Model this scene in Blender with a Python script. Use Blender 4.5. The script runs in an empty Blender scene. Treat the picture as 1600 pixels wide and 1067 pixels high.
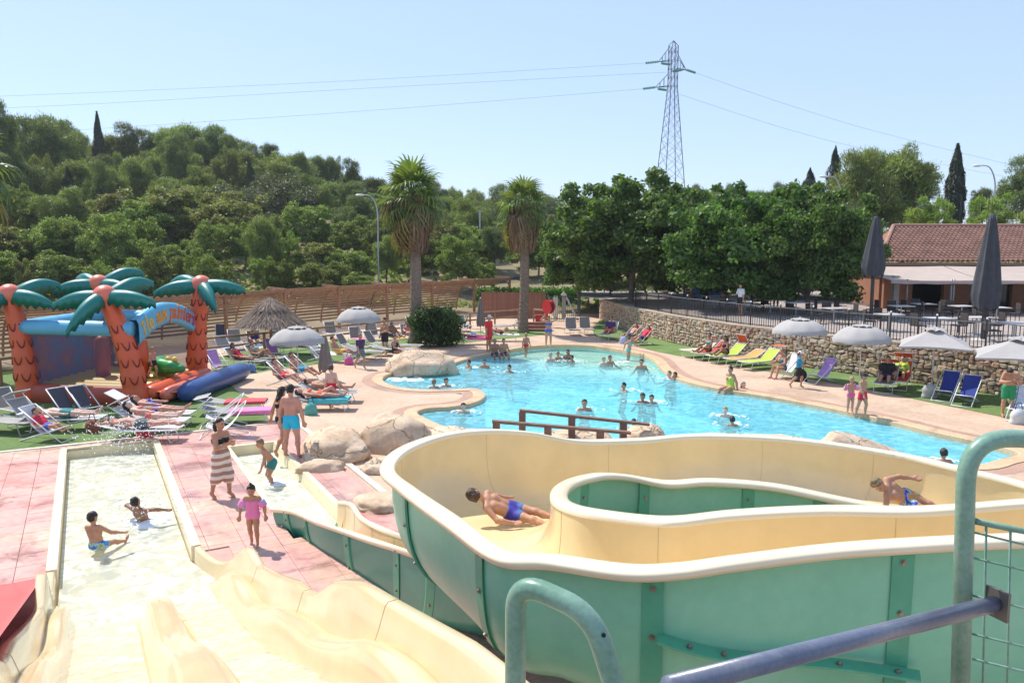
import bpy, bmesh, math, random
import numpy as np
from mathutils import Vector, Matrix, noise as mnoise
R = math.radians
rng = np.random.default_rng(7)
random.seed(7)
scn = bpy.context.scene
COL = scn.collection
# ------------------------------------------------------------------ camera, sky, sun, exposure
F, CX, CY, CAMZ = 1200.0, 800.0, 533.5, 5.05
PITCH = math.atan2(143.5, F)
cam = bpy.data.cameras.new('camera'); cam.sensor_width = 36; cam.lens = 36 * F / 1600
cam.clip_start = 0.05; cam.clip_end = 4000
camo = bpy.data.objects.new('camera', cam); COL.objects.link(camo)
camo.location = (0, 0, CAMZ); camo.rotation_euler = (R(90) - PITCH, 0, 0)
scn.camera = camo
SUN_EL = R(55); SUN_AZ = math.atan2(-0.75, 0.66)          # azimuth from +Y towards +X
sunvec = Vector((math.sin(SUN_AZ) * math.cos(SUN_EL), math.cos(SUN_AZ) * math.cos(SUN_EL), math.sin(SUN_EL)))
world = bpy.data.worlds.new('World'); scn.world = world; world.use_nodes = True
wn = world.node_tree
sky = wn.nodes.new('ShaderNodeTexSky'); sky.sky_type = 'NISHITA'; sky.sun_disc = False
sky.sun_elevation = SUN_EL; sky.sun_rotation = SUN_AZ; sky.air_density = 1.0; sky.dust_density = 0.25; sky.ozone_density = 1.3
bgn = wn.nodes['Background']; bgn.inputs[1].default_value = 0.145
smx = wn.nodes.new('ShaderNodeMix'); smx.data_type = 'RGBA'; smx.inputs['Factor'].default_value = 0.66
smx.inputs['B'].default_value = (2.75, 3.6, 5.45, 1)          # evens out the clear summer sky
wn.links.new(sky.outputs[0], smx.inputs['A']); wn.links.new(smx.outputs['Result'], bgn.inputs[0])
sl = bpy.data.lights.new('sun', 'SUN'); sl.energy = 4.2; sl.angle = R(0.53); sl.color = (1.0, 0.955, 0.88)
so = bpy.data.objects.new('sun', sl); COL.objects.link(so)
so.rotation_euler = (-sunvec).to_track_quat('-Z', 'Y').to_euler(); so.location = (-30, 30, 40)
scn.view_settings.view_transform = 'Standard'; scn.view_settings.look = 'None'
scn.view_settings.exposure = 0.5; scn.view_settings.gamma = 1.0
scn.render.engine = 'CYCLES'
scn.cycles.max_bounces = 8; scn.cycles.transparent_max_bounces = 16

# ------------------------------------------------------------------ pixel helpers
_fw = Vector((0, math.cos(PITCH), -math.sin(PITCH))); _up = Vector((0, math.sin(PITCH), math.cos(PITCH)))
def ray(px, py):
    return _fw + Vector((1, 0, 0)) * ((px - CX) / F) + _up * (-(py - CY) / F)
def G(px, py, z=0.0):
    d = ray(px, py); t = (z - CAMZ) / d.z
    return Vector((d.x * t, d.y * t, z))
def P(px, py, Y):
    d = ray(px, py); t = Y / d.y
    return Vector((d.x * t, Y, CAMZ + d.z * t))
def XZ(px, py, Y): return P(px, py, Y)

# ------------------------------------------------------------------ materials
MATS = {}
def mat(name, col, rough=0.6, var=0.12, scale=6.0, bump=0.0, bscale=40.0, metal=0.0, spec=0.5, coat=0.0, objrand=0.0, trans=0.0, coord='Object'):
    if name in MATS: return MATS[name]
    m = bpy.data.materials.new(name); m.use_nodes = True
    nt = m.node_tree; b = nt.nodes['Principled BSDF']
    b.inputs['Roughness'].default_value = rough; b.inputs['Metallic'].default_value = metal
    b.inputs['Specular IOR Level'].default_value = spec
    if coat: b.inputs['Coat Weight'].default_value = coat; b.inputs['Coat Roughness'].default_value = 0.08
    tc = nt.nodes.new('ShaderNodeTexCoord')
    n = nt.nodes.new('ShaderNodeTexNoise'); n.inputs['Scale'].default_value = scale; n.inputs['Detail'].default_value = 6
    n.inputs['Roughness'].default_value = 0.62
    nt.links.new(tc.outputs[coord], n.inputs['Vector'])
    ramp = nt.nodes.new('ShaderNodeMapRange'); ramp.inputs[1].default_value = 0.3; ramp.inputs[2].default_value = 0.7
    ramp.inputs[3].default_value = 1 - var; ramp.inputs[4].default_value = 1 + var
    nt.links.new(n.outputs['Fac'], ramp.inputs[0])
    vm = nt.nodes.new('ShaderNodeVectorMath'); vm.operation = 'SCALE'
    vm.inputs[0].default_value = col[:3]
    fac = ramp.outputs[0]
    if objrand:
        oi = nt.nodes.new('ShaderNodeObjectInfo'); mr = nt.nodes.new('ShaderNodeMapRange')
        mr.inputs[3].default_value = 1 - objrand; mr.inputs[4].default_value = 1 + objrand
        nt.links.new(oi.outputs['Random'], mr.inputs[0])
        mm = nt.nodes.new('ShaderNodeMath'); mm.operation = 'MULTIPLY'
        nt.links.new(fac, mm.inputs[0]); nt.links.new(mr.outputs[0], mm.inputs[1]); fac = mm.outputs[0]
    nt.links.new(fac, vm.inputs['Scale'])
    nt.links.new(vm.outputs[0], b.inputs['Base Color'])
    if bump:
        n2 = nt.nodes.new('ShaderNodeTexNoise'); n2.inputs['Scale'].default_value = bscale; n2.inputs['Detail'].default_value = 4
        nt.links.new(tc.outputs[coord], n2.inputs['Vector'])
        bp = nt.nodes.new('ShaderNodeBump'); bp.inputs['Strength'].default_value = bump; bp.inputs['Distance'].default_value = 0.02
        nt.links.new(n2.outputs['Fac'], bp.inputs['Height']); nt.links.new(bp.outputs[0], b.inputs['Normal'])
    MATS[name] = m
    return m
def leafmat(name, col, trans=0.4, var=0.35, objrand=0.18, rough=0.5, tcol=None):
    if name in MATS: return MATS[name]
    m = bpy.data.materials.new(name); m.use_nodes = True; nt = m.node_tree
    b = nt.nodes['Principled BSDF']; b.inputs['Roughness'].default_value = rough; b.inputs['Specular IOR Level'].default_value = 0.35
    g = nt.nodes.new('ShaderNodeNewGeometry'); oi = nt.nodes.new('ShaderNodeObjectInfo')
    mr = nt.nodes.new('ShaderNodeMapRange'); mr.inputs[3].default_value = 1 - var; mr.inputs[4].default_value = 1 + var
    nt.links.new(g.outputs['Random Per Island'], mr.inputs[0])
    mo = nt.nodes.new('ShaderNodeMapRange'); mo.inputs[3].default_value = 1 - objrand; mo.inputs[4].default_value = 1 + objrand
    nt.links.new(oi.outputs['Random'], mo.inputs[0])
    mm = nt.nodes.new('ShaderNodeMath'); mm.operation = 'MULTIPLY'; nt.links.new(mr.outputs[0], mm.inputs[0]); nt.links.new(mo.outputs[0], mm.inputs[1])
    vm = nt.nodes.new('ShaderNodeVectorMath'); vm.operation = 'SCALE'; vm.inputs[0].default_value = col; nt.links.new(mm.outputs[0], vm.inputs['Scale'])
    hs = nt.nodes.new('ShaderNodeHueSaturation'); 
    mh = nt.nodes.new('ShaderNodeMapRange'); mh.inputs[3].default_value = 0.482; mh.inputs[4].default_value = 0.512
    nt.links.new(oi.outputs['Random'], mh.inputs[0]); nt.links.new(mh.outputs[0], hs.inputs['Hue'])
    nt.links.new(vm.outputs[0], hs.inputs['Color'])
    nt.links.new(hs.outputs[0], b.inputs['Base Color'])
    tr = nt.nodes.new('ShaderNodeBsdfTranslucent')
    vt = nt.nodes.new('ShaderNodeVectorMath'); vt.operation = 'MULTIPLY'; vt.inputs[1].default_value = tcol or (1.25, 1.35, 0.55)
    nt.links.new(hs.outputs[0], vt.inputs[0]); nt.links.new(vt.outputs[0], tr.inputs['Color'])
    mx = nt.nodes.new('ShaderNodeMixShader'); mx.inputs[0].default_value = trans
    nt.links.new(b.outputs[0], mx.inputs[1]); nt.links.new(tr.outputs[0], mx.inputs[2])
    nt.links.new(mx.outputs[0], nt.nodes['Material Output'].inputs['Surface'])
    MATS[name] = m
    return m

# ------------------------------------------------------------------ mesh helpers
class MB:
    """collects vertices and faces"""
    def __init__(s): s.v = []; s.f = []; s.m = []
    def add(s, V, Fc, mi=0):
        o = len(s.v); s.v.extend([tuple(p) for p in V]); s.f.extend([tuple(i + o for i in f) for f in Fc]); s.m.extend([mi] * len(Fc)); return s
    def box(s, c, sz, rot=None, mi=0, taper=1.0):
        hx, hy, hz = sz[0] / 2, sz[1] / 2, sz[2] / 2
        V = []
        for z, t in ((-hz, 1.0), (hz, taper)):
            for x, y in ((-hx, -hy), (hx, -hy), (hx, hy), (-hx, hy)): V.append(Vector((x * t, y * t, z)))
        if rot is not None: V = [rot @ p for p in V]
        V = [p + Vector(c) for p in V]
        return s.add(V, [(3, 2, 1, 0), (4, 5, 6, 7), (0, 1, 5, 4), (1, 2, 6, 5), (2, 3, 7, 6), (3, 0, 4, 7)], mi)
    def bar(s, a, b, w, t, up=(0, 0, 1), mi=0):
        a = Vector(a); b = Vector(b); d = (b - a); L = d.length; d.normalize()
        upv = Vector(up)
        if abs(d.dot(upv)) > 0.98: upv = Vector((0, 1, 0))
        x = d.cross(upv).normalized(); y = x.cross(d).normalized()
        rot = Matrix((x, d, y)).transposed()
        return s.box((a + b) / 2, (w, L, t), rot, mi)
    def tube(s, pts, r, n=8, mi=0, closed=False, caps=True):
        pts = [Vector(p) for p in pts]; k = len(pts); rr = r if hasattr(r, '__len__') else [r] * k
        rings = []; prev = None
        for i, p in enumerate(pts):
            if closed: d = pts[(i + 1) % k] - pts[i - 1]
            else: d = pts[min(i + 1, k - 1)] - pts[max(i - 1, 0)]
            d.normalize()
            if prev is None:
                u = d.orthogonal().normalized()
            else:
                u = (prev - d * prev.dot(d)).normalized()
            prev = u; w = d.cross(u)
            rings.append([p + (u * math.cos(2 * math.pi * j / n) + w * math.sin(2 * math.pi * j / n)) * rr[i] for j in range(n)])
        V = [q for r_ in rings for q in r_]; Fc = []
        for i in range(k if closed else k - 1):
            i2 = (i + 1) % k
            for j in range(n):
                Fc.append((i * n + j, i * n + (j + 1) % n, i2 * n + (j + 1) % n, i2 * n + j))
        if not closed and caps:
            Fc.append(tuple(range(n - 1, -1, -1))); Fc.append(tuple((k - 1) * n + j for j in range(n)))
        return s.add(V, Fc, mi)
    def lathe(s, prof, n=16, c=(0, 0, 0), mi=0, wob=None):
        V = []; Fc = []
        for i, (r, z) in enumerate(prof):
            for j in range(n):
                a = 2 * math.pi * j / n; q = r * (wob(a, i) if wob else 1)
                V.append((c[0] + q * math.cos(a), c[1] + q * math.sin(a), c[2] + z))
        for i in range(len(prof) - 1):
            for j in range(n):
                Fc.append((i * n + j, i * n + (j + 1) % n, (i + 1) * n + (j + 1) % n, (i + 1) * n + j))
        return s.add(V, Fc, mi)
    def grid(s, rows, mi=0, closed_u=False, flip=False):
        nr = len(rows); nc = len(rows[0]); V = [p for r in rows for p in r]; Fc = []
        for i in range(nr - 1):
            for j in range(nc if closed_u else nc - 1):
                q = (i * nc + j, i * nc + (j + 1) % nc, (i + 1) * nc + (j + 1) % nc, (i + 1) * nc + j)
                Fc.append(q[::-1] if flip else q)
        return s.add(V, Fc, mi)
    def mesh(s, name, mats, smooth=False):
        me = bpy.data.meshes.new(name); me.from_pydata(s.v, [], s.f)
        for m in (mats if isinstance(mats, (list, tuple)) else [mats]): me.materials.append(m)
        if any(s.m): me.polygons.foreach_set('material_index', s.m)
        if smooth: me.polygons.foreach_set('use_smooth', [True] * len(me.polygons))
        me.validate(); me.update(); return me
    def build(s, name, mats, parent=None, smooth=False, **k):
        return link(name, s.mesh(name, mats, smooth), parent, **k)
def link(name, me, parent=None, loc=None, rot=None, scale=None):
    o = bpy.data.objects.new(name, me); COL.objects.link(o)
    if parent is not None: o.parent = parent
    if loc is not None: o.location = loc
    if rot is not None: o.rotation_euler = rot
    if scale is not None: o.scale = scale
    return o
def tag(o, label=None, cat=None, group=None, kind=None):
    if label: o['label'] = label
    if cat: o['category'] = cat
    if group: o['group'] = group
    if kind: o['kind'] = kind
    return o
def thing(name, label, cat, loc=(0, 0, 0), rz=0.0, group=None):
    o = bpy.data.objects.new(name, None); COL.objects.link(o); o.empty_display_size = 0.2
    o.location = loc; o.rotation_euler = (0, 0, rz); return tag(o, label, cat, group)
def struct(o): o['kind'] = 'structure'; return o
def fastmesh(name, V, faces_n, idx, mats, smooth=False):
    """V (n,3); faces all with faces_n corners; idx flat"""
    me = bpy.data.meshes.new(name); V = np.asarray(V, dtype=np.float32)
    nf = len(idx) // faces_n
    me.vertices.add(len(V)); me.vertices.foreach_set('co', V.ravel())
    me.loops.add(len(idx)); me.loops.foreach_set('vertex_index', np.asarray(idx, dtype=np.int32))
    me.polygons.add(nf); me.polygons.foreach_set('loop_start', np.arange(0, nf * faces_n, faces_n, dtype=np.int32))
    if smooth: me.polygons.foreach_set('use_smooth', np.ones(nf, dtype=bool))
    for m in (mats if isinstance(mats, (list, tuple)) else [mats]): me.materials.append(m)
    me.update(calc_edges=True); me.validate(); return me
def catmull(pts, n):
    """open spline through pts (list of Vectors), n samples per span"""
    pts = [Vector(p) for p in pts]; out = []
    for i in range(len(pts) - 1):
        p0 = pts[max(i - 1, 0)]; p1 = pts[i]; p2 = pts[i + 1]; p3 = pts[min(i + 2, len(pts) - 1)]
        for j in range(n):
            t = j / n
            out.append(0.5 * ((2 * p1) + (p2 - p0) * t + (2 * p0 - 5 * p1 + 4 * p2 - p3) * t * t + (3 * p1 - p0 - 3 * p2 + p3) * t ** 3))
    out.append(pts[-1].copy()); return out
def catclosed(pts, n):
    pts = [Vector(p) for p in pts]; k = len(pts); out = []
    for i in range(k):
        p0, p1, p2, p3 = pts[i - 1], pts[i], pts[(i + 1) % k], pts[(i + 2) % k]
        for j in range(n):
            t = j / n
            out.append(0.5 * ((2 * p1) + (p2 - p0) * t + (2 * p0 - 5 * p1 + 4 * p2 - p3) * t * t + (3 * p1 - p0 - 3 * p2 + p3) * t ** 3))
    return out
def fill2d(name, loops, z, material, parent=None):
    """flat filled polygon(s) with holes at height z"""
    cu = bpy.data.curves.new(name, 'CURVE'); cu.dimensions = '2D'; cu.fill_mode = 'BOTH'
    for lp in loops:
        sp = cu.splines.new('POLY'); sp.points.add(len(lp) - 1); sp.use_cyclic_u = True
        for i, p in enumerate(lp): sp.points[i].co = (p[0], p[1], 0, 1)
    ob = bpy.data.objects.new('tmp', cu); COL.objects.link(ob)
    dg = bpy.context.evaluated_depsgraph_get()
    me = bpy.data.meshes.new_from_object(ob.evaluated_get(dg)); bpy.data.objects.remove(ob)
    me.name = name; me.materials.clear(); me.materials.append(material)
    n = len(me.vertices); co = np.empty(n * 3, dtype=np.float32); me.vertices.foreach_get('co', co); co = co.reshape(-1, 3); co[:, 2] = z
    me.vertices.foreach_set('co', co.ravel())
    bm = bmesh.new(); bm.from_mesh(me); bmesh.ops.recalc_face_normals(bm, faces=bm.faces)
    if sum(f.normal.z for f in bm.faces) < 0: bmesh.ops.reverse_faces(bm, faces=bm.faces)
    bm.to_mesh(me); bm.free()
    me.update(); return link(name, me, parent)
def offset_loop(lp, d):
    """offset closed xy loop outward (ccw positive)"""
    k = len(lp); out = []
    A = sum(lp[i][0] * lp[(i + 1) % k][1] - lp[(i + 1) % k][0] * lp[i][1] for i in range(k))
    sg = 1 if A > 0 else -1
    for i in range(k):
        t = (Vector(lp[(i + 1) % k][:2]) - Vector(lp[i - 1][:2])); t.normalize()
        out.append(Vector((lp[i][0] + t.y * d * sg, lp[i][1] - t.x * d * sg, 0)))
    return out
ORD = ['first', 'second', 'third', 'fourth', 'fifth', 'sixth', 'seventh', 'eighth', 'ninth', 'tenth', 'eleventh', 'twelfth', 'thirteenth',
       'fourteenth', 'fifteenth', 'sixteenth', 'seventeenth', 'eighteenth', 'nineteenth', 'twentieth']
def ordw(i):
    if i < 20: return ORD[i]
    tens = ['twenty', 'thirty', 'forty', 'fifty'][(i + 1) // 10 - 2] if (i + 1) // 10 - 2 < 4 else 'sixty'
    u = (i + 1) % 10
    return tens + ('-' + ORD[u - 1] if u else '')
# ================================================================== setting
def lerp_table(x, xs, ys): return float(np.interp(x, xs, ys))
BX = [0, 60, 64, 75, 90, 105, 125, 150, 200, 400, 900]; BY = [0, 0, 0.6, 3.0, 5.4, 9.0, 14.0, 17.5, 21, 24, 24]
def ter(x, y):
    if y < 5: y = 5
    px = 800 + 1200 * x / y
    s = lerp_table(px, [-400, 480, 640, 780, 900, 1100, 1300, 2200], [1.15, 1.0, 0.72, 0.5, 0.46, 0.42, 0.46, 0.7])
    return lerp_table(y, BX, BY) * s
def ter_arr(X, Y):
    px = 800 + 1200 * X / np.maximum(Y, 5)
    s = np.interp(px, [-400, 480, 640, 780, 900, 1100, 1300, 2200], [1.15, 1.0, 0.72, 0.5, 0.46, 0.42, 0.46, 0.7])
    return np.interp(Y, BX, BY) * s
def noise_ramp_mat(name, cols, scale=1.0, detail=7, rough=0.8, bump=0.15, bscale=25, pos=None, spec=0.3, world=True, thr=(0.35, 0.65), wet=0.0, wscale=.5, fine=.11):
    if name in MATS: return MATS[name]
    m = bpy.data.materials.new(name); m.use_nodes = True; nt = m.node_tree; b = nt.nodes['Principled BSDF']
    b.inputs['Roughness'].default_value = rough; b.inputs['Specular IOR Level'].default_value = spec
    if world:
        g = nt.nodes.new('ShaderNodeNewGeometry'); vec = g.outputs['Position']
    else:
        g = nt.nodes.new('ShaderNodeTexCoord'); vec = g.outputs['Object']
    n = nt.nodes.new('ShaderNodeTexNoise'); n.inputs['Scale'].default_value = scale; n.inputs['Detail'].default_value = detail; n.inputs['Roughness'].default_value = 0.65
    nt.links.new(vec, n.inputs['Vector'])
    cr = nt.nodes.new('ShaderNodeValToRGB'); el = cr.color_ramp.elements
    k = len(cols)
    for i in range(k - 2): el.new(0.5)
    for i, c in enumerate(cols):
        el[i].position = thr[0] + (thr[1] - thr[0]) * i / (k - 1); el[i].color = (*c, 1)
    nt.links.new(n.outputs['Fac'], cr.inputs[0])
    n3 = nt.nodes.new('ShaderNodeTexNoise'); n3.inputs['Scale'].default_value = scale * 14; n3.inputs['Detail'].default_value = 5
    nt.links.new(vec, n3.inputs['Vector'])
    mr = nt.nodes.new('ShaderNodeMapRange'); mr.inputs[1].default_value = .3; mr.inputs[2].default_value = .7; mr.inputs[3].default_value = 1 - fine; mr.inputs[4].default_value = 1 + fine
    nt.links.new(n3.outputs['Fac'], mr.inputs[0])
    oi = nt.nodes.new('ShaderNodeObjectInfo'); mo = nt.nodes.new('ShaderNodeMapRange'); mo.inputs[3].default_value = .93; mo.inputs[4].default_value = 1.06
    nt.links.new(oi.outputs['Random'], mo.inputs[0])
    mm = nt.nodes.new('ShaderNodeMath'); mm.operation = 'MULTIPLY'; nt.links.new(mr.outputs[0], mm.inputs[0]); nt.links.new(mo.outputs[0], mm.inputs[1])
    vm = nt.nodes.new('ShaderNodeVectorMath'); vm.operation = 'SCALE'; nt.links.new(cr.outputs[0], vm.inputs[0]); nt.links.new(mm.outputs[0], vm.inputs['Scale'])
    if wet:          # damp patches: darker and shinier
        nw_ = nt.nodes.new('ShaderNodeTexNoise'); nw_.inputs['Scale'].default_value = wscale; nw_.inputs['Detail'].default_value = 8; nw_.inputs['Roughness'].default_value = .7; nw_.inputs['Distortion'].default_value = .8
        nt.links.new(vec, nw_.inputs['Vector'])
        w1 = nt.nodes.new('ShaderNodeMapRange'); w1.inputs[1].default_value = .5; w1.inputs[2].default_value = .62; nt.links.new(nw_.outputs['Fac'], w1.inputs[0])
        w2 = nt.nodes.new('ShaderNodeMapRange'); w2.inputs[3].default_value = 1; w2.inputs[4].default_value = 1 - .42 * wet; nt.links.new(w1.outputs[0], w2.inputs[0])
        vw = nt.nodes.new('ShaderNodeVectorMath'); vw.operation = 'SCALE'; nt.links.new(vm.outputs[0], vw.inputs[0]); nt.links.new(w2.outputs[0], vw.inputs['Scale']); vm = vw
        w3 = nt.nodes.new('ShaderNodeMapRange'); w3.inputs[3].default_value = rough; w3.inputs[4].default_value = rough * (1 - .75 * wet); nt.links.new(w1.outputs[0], w3.inputs[0]); nt.links.new(w3.outputs[0], b.inputs['Roughness'])
    nt.links.new(vm.outputs[0], b.inputs['Base Color'])
    if bump:
        n2 = nt.nodes.new('ShaderNodeTexNoise'); n2.inputs['Scale'].default_value = bscale; n2.inputs['Detail'].default_value = 6
        nt.links.new(vec, n2.inputs['Vector'])
        bp = nt.nodes.new('ShaderNodeBump'); bp.inputs['Strength'].default_value = bump; bp.inputs['Distance'].default_value = 0.03
        nt.links.new(n2.outputs['Fac'], bp.inputs['Height']); nt.links.new(bp.outputs[0], b.inputs['Normal'])
    MATS[name] = m; return m
m_dirt = noise_ramp_mat('dry_earth', [(.16, .12, .07), (.25, .19, .11), (.12, .13, .05)], 0.12, rough=.95, bump=.4, bscale=3)
m_deck = noise_ramp_mat('deck_concrete', [(.46, .315, .215), (.51, .36, .255), (.55, .40, .285)], 0.5, rough=.8, bump=.08, bscale=60, wet=.35, wscale=.3)
m_border = noise_ramp_mat('deck_border', [(.42, .25, .18), (.47, .29, .21)], 0.8, rough=.75, bump=.06, wet=.4, wscale=.6)
m_coping = noise_ramp_mat('coping_stone', [(.58, .37, .21), (.63, .43, .26), (.60, .40, .24)], 1.2, rough=.6, bump=.08, bscale=30, wet=.55, wscale=.8)
m_pad = noise_ramp_mat('pink_pavers', [(.50, .19, .15), (.55, .28, .235), (.60, .32, .265), (.54, .33, .24), (.62, .45, .34)], 0.5, rough=.5, bump=.10, bscale=18, spec=.5, wet=.75, wscale=.75)
m_joint = mat('paver_joint', (.50, .31, .25), .9)
m_turf = noise_ramp_mat('artificial_turf', [(.125, .20, .055), (.155, .235, .07), (.19, .27, .09)], 0.7, rough=.9, bump=.7, bscale=220)
m_poolfloor = noise_ramp_mat('pool_paint', [(.24, .66, .76), (.29, .71, .79), (.33, .75, .82)], 0.35, rough=.5, bump=0)
m_shallow = noise_ramp_mat('shallow_floor', [(.62, .68, .58), (.72, .75, .66)], 0.6, rough=.6, bump=0)
m_ter = noise_ramp_mat('terrace_paving', [(.28, .235, .205), (.36, .30, .26)], 0.8, rough=.85, bump=.1)

# terrain sheet
ys = np.concatenate([np.linspace(-60, 56, 24), [59.5, 60.5, 62], np.linspace(64, 200, 60), np.linspace(215, 900, 20), [1600, 2800]])
us = np.linspace(-1.6, 1.6, 90)
rows = []
for y in ys:
    w = max(y, 45)
    X = us * w * (1.0 if y < 300 else 1.3)
    Z = ter_arr(X, np.full_like(X, y)) if y > 60 else np.full_like(X, -2.4)
    if y > 64: Z = Z + np.array([mnoise.noise(Vector((x * .06, y * .06, 0))) * 0.7 for x in X])
    rows.append([(float(x), float(y), float(z)) for x, z in zip(X, Z)])
tb = MB(); tb.grid(rows, flip=False)
struct(tb.build('ground', m_dirt, smooth=True))

# --- pool outline
PP = [(598, 594), (608, 585), (645, 580), (690, 576), (715, 566), (745, 557), (775, 552), (800, 546), (830, 541.5), (870, 539), (920, 540), (962, 545.5), (1000, 553),
      (1022, 562), (1033, 575), (1055, 590), (1095, 602), (1150, 612), (1230, 625), (1330, 645), (1400, 661), (1460, 676), (1520, 689), (1570, 701), (1592, 710),
      (1560, 718), (1520, 727), (1430, 722), (1300, 712), (1150, 703), (1000, 696), (860, 690), (760, 680), (700, 668), (668, 655), (652, 645), (668, 638.5),
      (705, 636), (740, 630), (758, 620), (752, 610.5), (735, 607.5), (695, 609), (650, 608.5), (615, 603)]
pool = [G(a, b) for a, b in PP]
pool = [Vector((p.x, p.y, 0)) for p in catclosed(pool, 4)]
A_ = sum(pool[i].x * pool[i - 1].y - pool[i - 1].x * pool[i].y for i in range(len(pool)))
if A_ > 0: pool.reverse()
# --- slide frame
AX = Vector((0.485, -0.875, 0)).normalized(); AV = Vector((0.875, 0.485, 0)).normalized()
C0 = (G(105, 700) + G(240, 695)) / 2
def SL(s, l, z=0): p = C0 + AX * s + AV * l; p.z = z; return p
def toSL(p): q = p - C0; return q.dot(AX), q.dot(AV)
HW = 0.98
B0s, B0l = toSL(G(360, 700)); B1s, B1l = toSL(G(425, 695))
BLs = (B0s + B1s) / 2
runA = [SL(0, -HW - .1), SL(0, HW + .1), SL(8.3, HW + .1), SL(9.2, HW + .35), SL(10.4, HW + .58), SL(11.4, HW + .58), SL(11.4, -HW - .12)]
runB = [SL(BLs, B0l - .08), SL(BLs, B1l + .12), SL(8.8, B1l + .12), SL(8.8, B0l - .08)]
deck_outer = [Vector((-46, -10, 0)), Vector((44, -10, 0)), Vector((44, 62, 0)), Vector((-46, 62, 0))]
pool_c = offset_loop(pool, 0.42)
pool_b = offset_loop(pool, 0.80)
struct(fill2d('pool_deck', [deck_outer, pool_b, runA, runB], 0.0, m_deck))
struct(fill2d('deck_border', [pool_b, pool_c], 0.003, m_border))
def ring(name, a, b, za, zb, m):
    mb = MB(); k = len(a)
    V = [(p.x, p.y, za) for p in a] + [(p.x, p.y, zb) for p in b]
    mb.add(V, [(i, (i + 1) % k, k + (i + 1) % k, k + i) for i in range(k)]); return mb.build(name, m)
cp = MB(); k = len(pool)
prof = [(pool_c, -0.02), (pool_c, 0.025), (offset_loop(pool, .03), 0.03), (pool, 0.012), (offset_loop(pool, -.01), -0.16)]
cp.grid([[(p.x, p.y, z) for p in lp] for lp, z in prof], closed_u=True, flip=True)
struct(cp.build('pool_coping', m_coping))
pw = MB(); pw.grid([[(p.x, p.y, z) for p in pool] for z in (-.1, -1.35)], closed_u=True, flip=True)
struct(pw.build('pool_wall', m_poolfloor))
# pool floor: a grid that rises to a shallow shelf at the far end
SHP = Vector((1.2, 35.2, 0)); SHN = Vector((.557, .83, 0))
def shelf(x, y):
    q = (x - SHP.x) * SHN.x + (y - SHP.y) * SHN.y + .25 * math.sin(x * .9) + .012 * (x - 3) ** 2 * -1
    t = max(0, min(1, (q + .45) / .9)); return t * t * (3 - 2 * t)
xs_ = np.linspace(min(p.x for p in pool) - .3, max(p.x for p in pool) + .3, 90); ys_ = np.linspace(min(p.y for p in pool) - .3, max(p.y for p in pool) + .3, 110)
fb0 = MB(); fb0.grid([[(float(x), float(y), -1.3 + .98 * shelf(x, y)) for x in xs_] for y in ys_])
def floor_nodes(m):
    """pale tiles on the shelf, blue paint elsewhere"""
    nt = m.node_tree; b = nt.nodes['Principled BSDF']; src_ = b.inputs['Base Color'].links[0].from_socket
    g = nt.nodes.new('ShaderNodeNewGeometry'); sx = nt.nodes.new('ShaderNodeSeparateXYZ'); nt.links.new(g.outputs['Position'], sx.inputs[0])
    mr = nt.nodes.new('ShaderNodeMapRange'); mr.inputs[1].default_value = -.95; mr.inputs[2].default_value = -.45; nt.links.new(sx.outputs['Z'], mr.inputs[0])
    mx = nt.nodes.new('ShaderNodeMix'); mx.data_type = 'RGBA'; nt.links.new(mr.outputs[0], mx.inputs['Factor']); nt.links.new(src_, mx.inputs['A']); mx.inputs['B'].default_value = (.66, .68, .56, 1)
    nt.links.new(mx.outputs['Result'], b.inputs['Base Color'])
m_pf2 = noise_ramp_mat('pool_floor_paint', [(.20, .62, .72), (.26, .68, .77), (.31, .73, .80)], 0.35, rough=.5, bump=0); floor_nodes(m_pf2)
struct(fb0.build('pool_floor', m_pf2, smooth=True))
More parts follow.
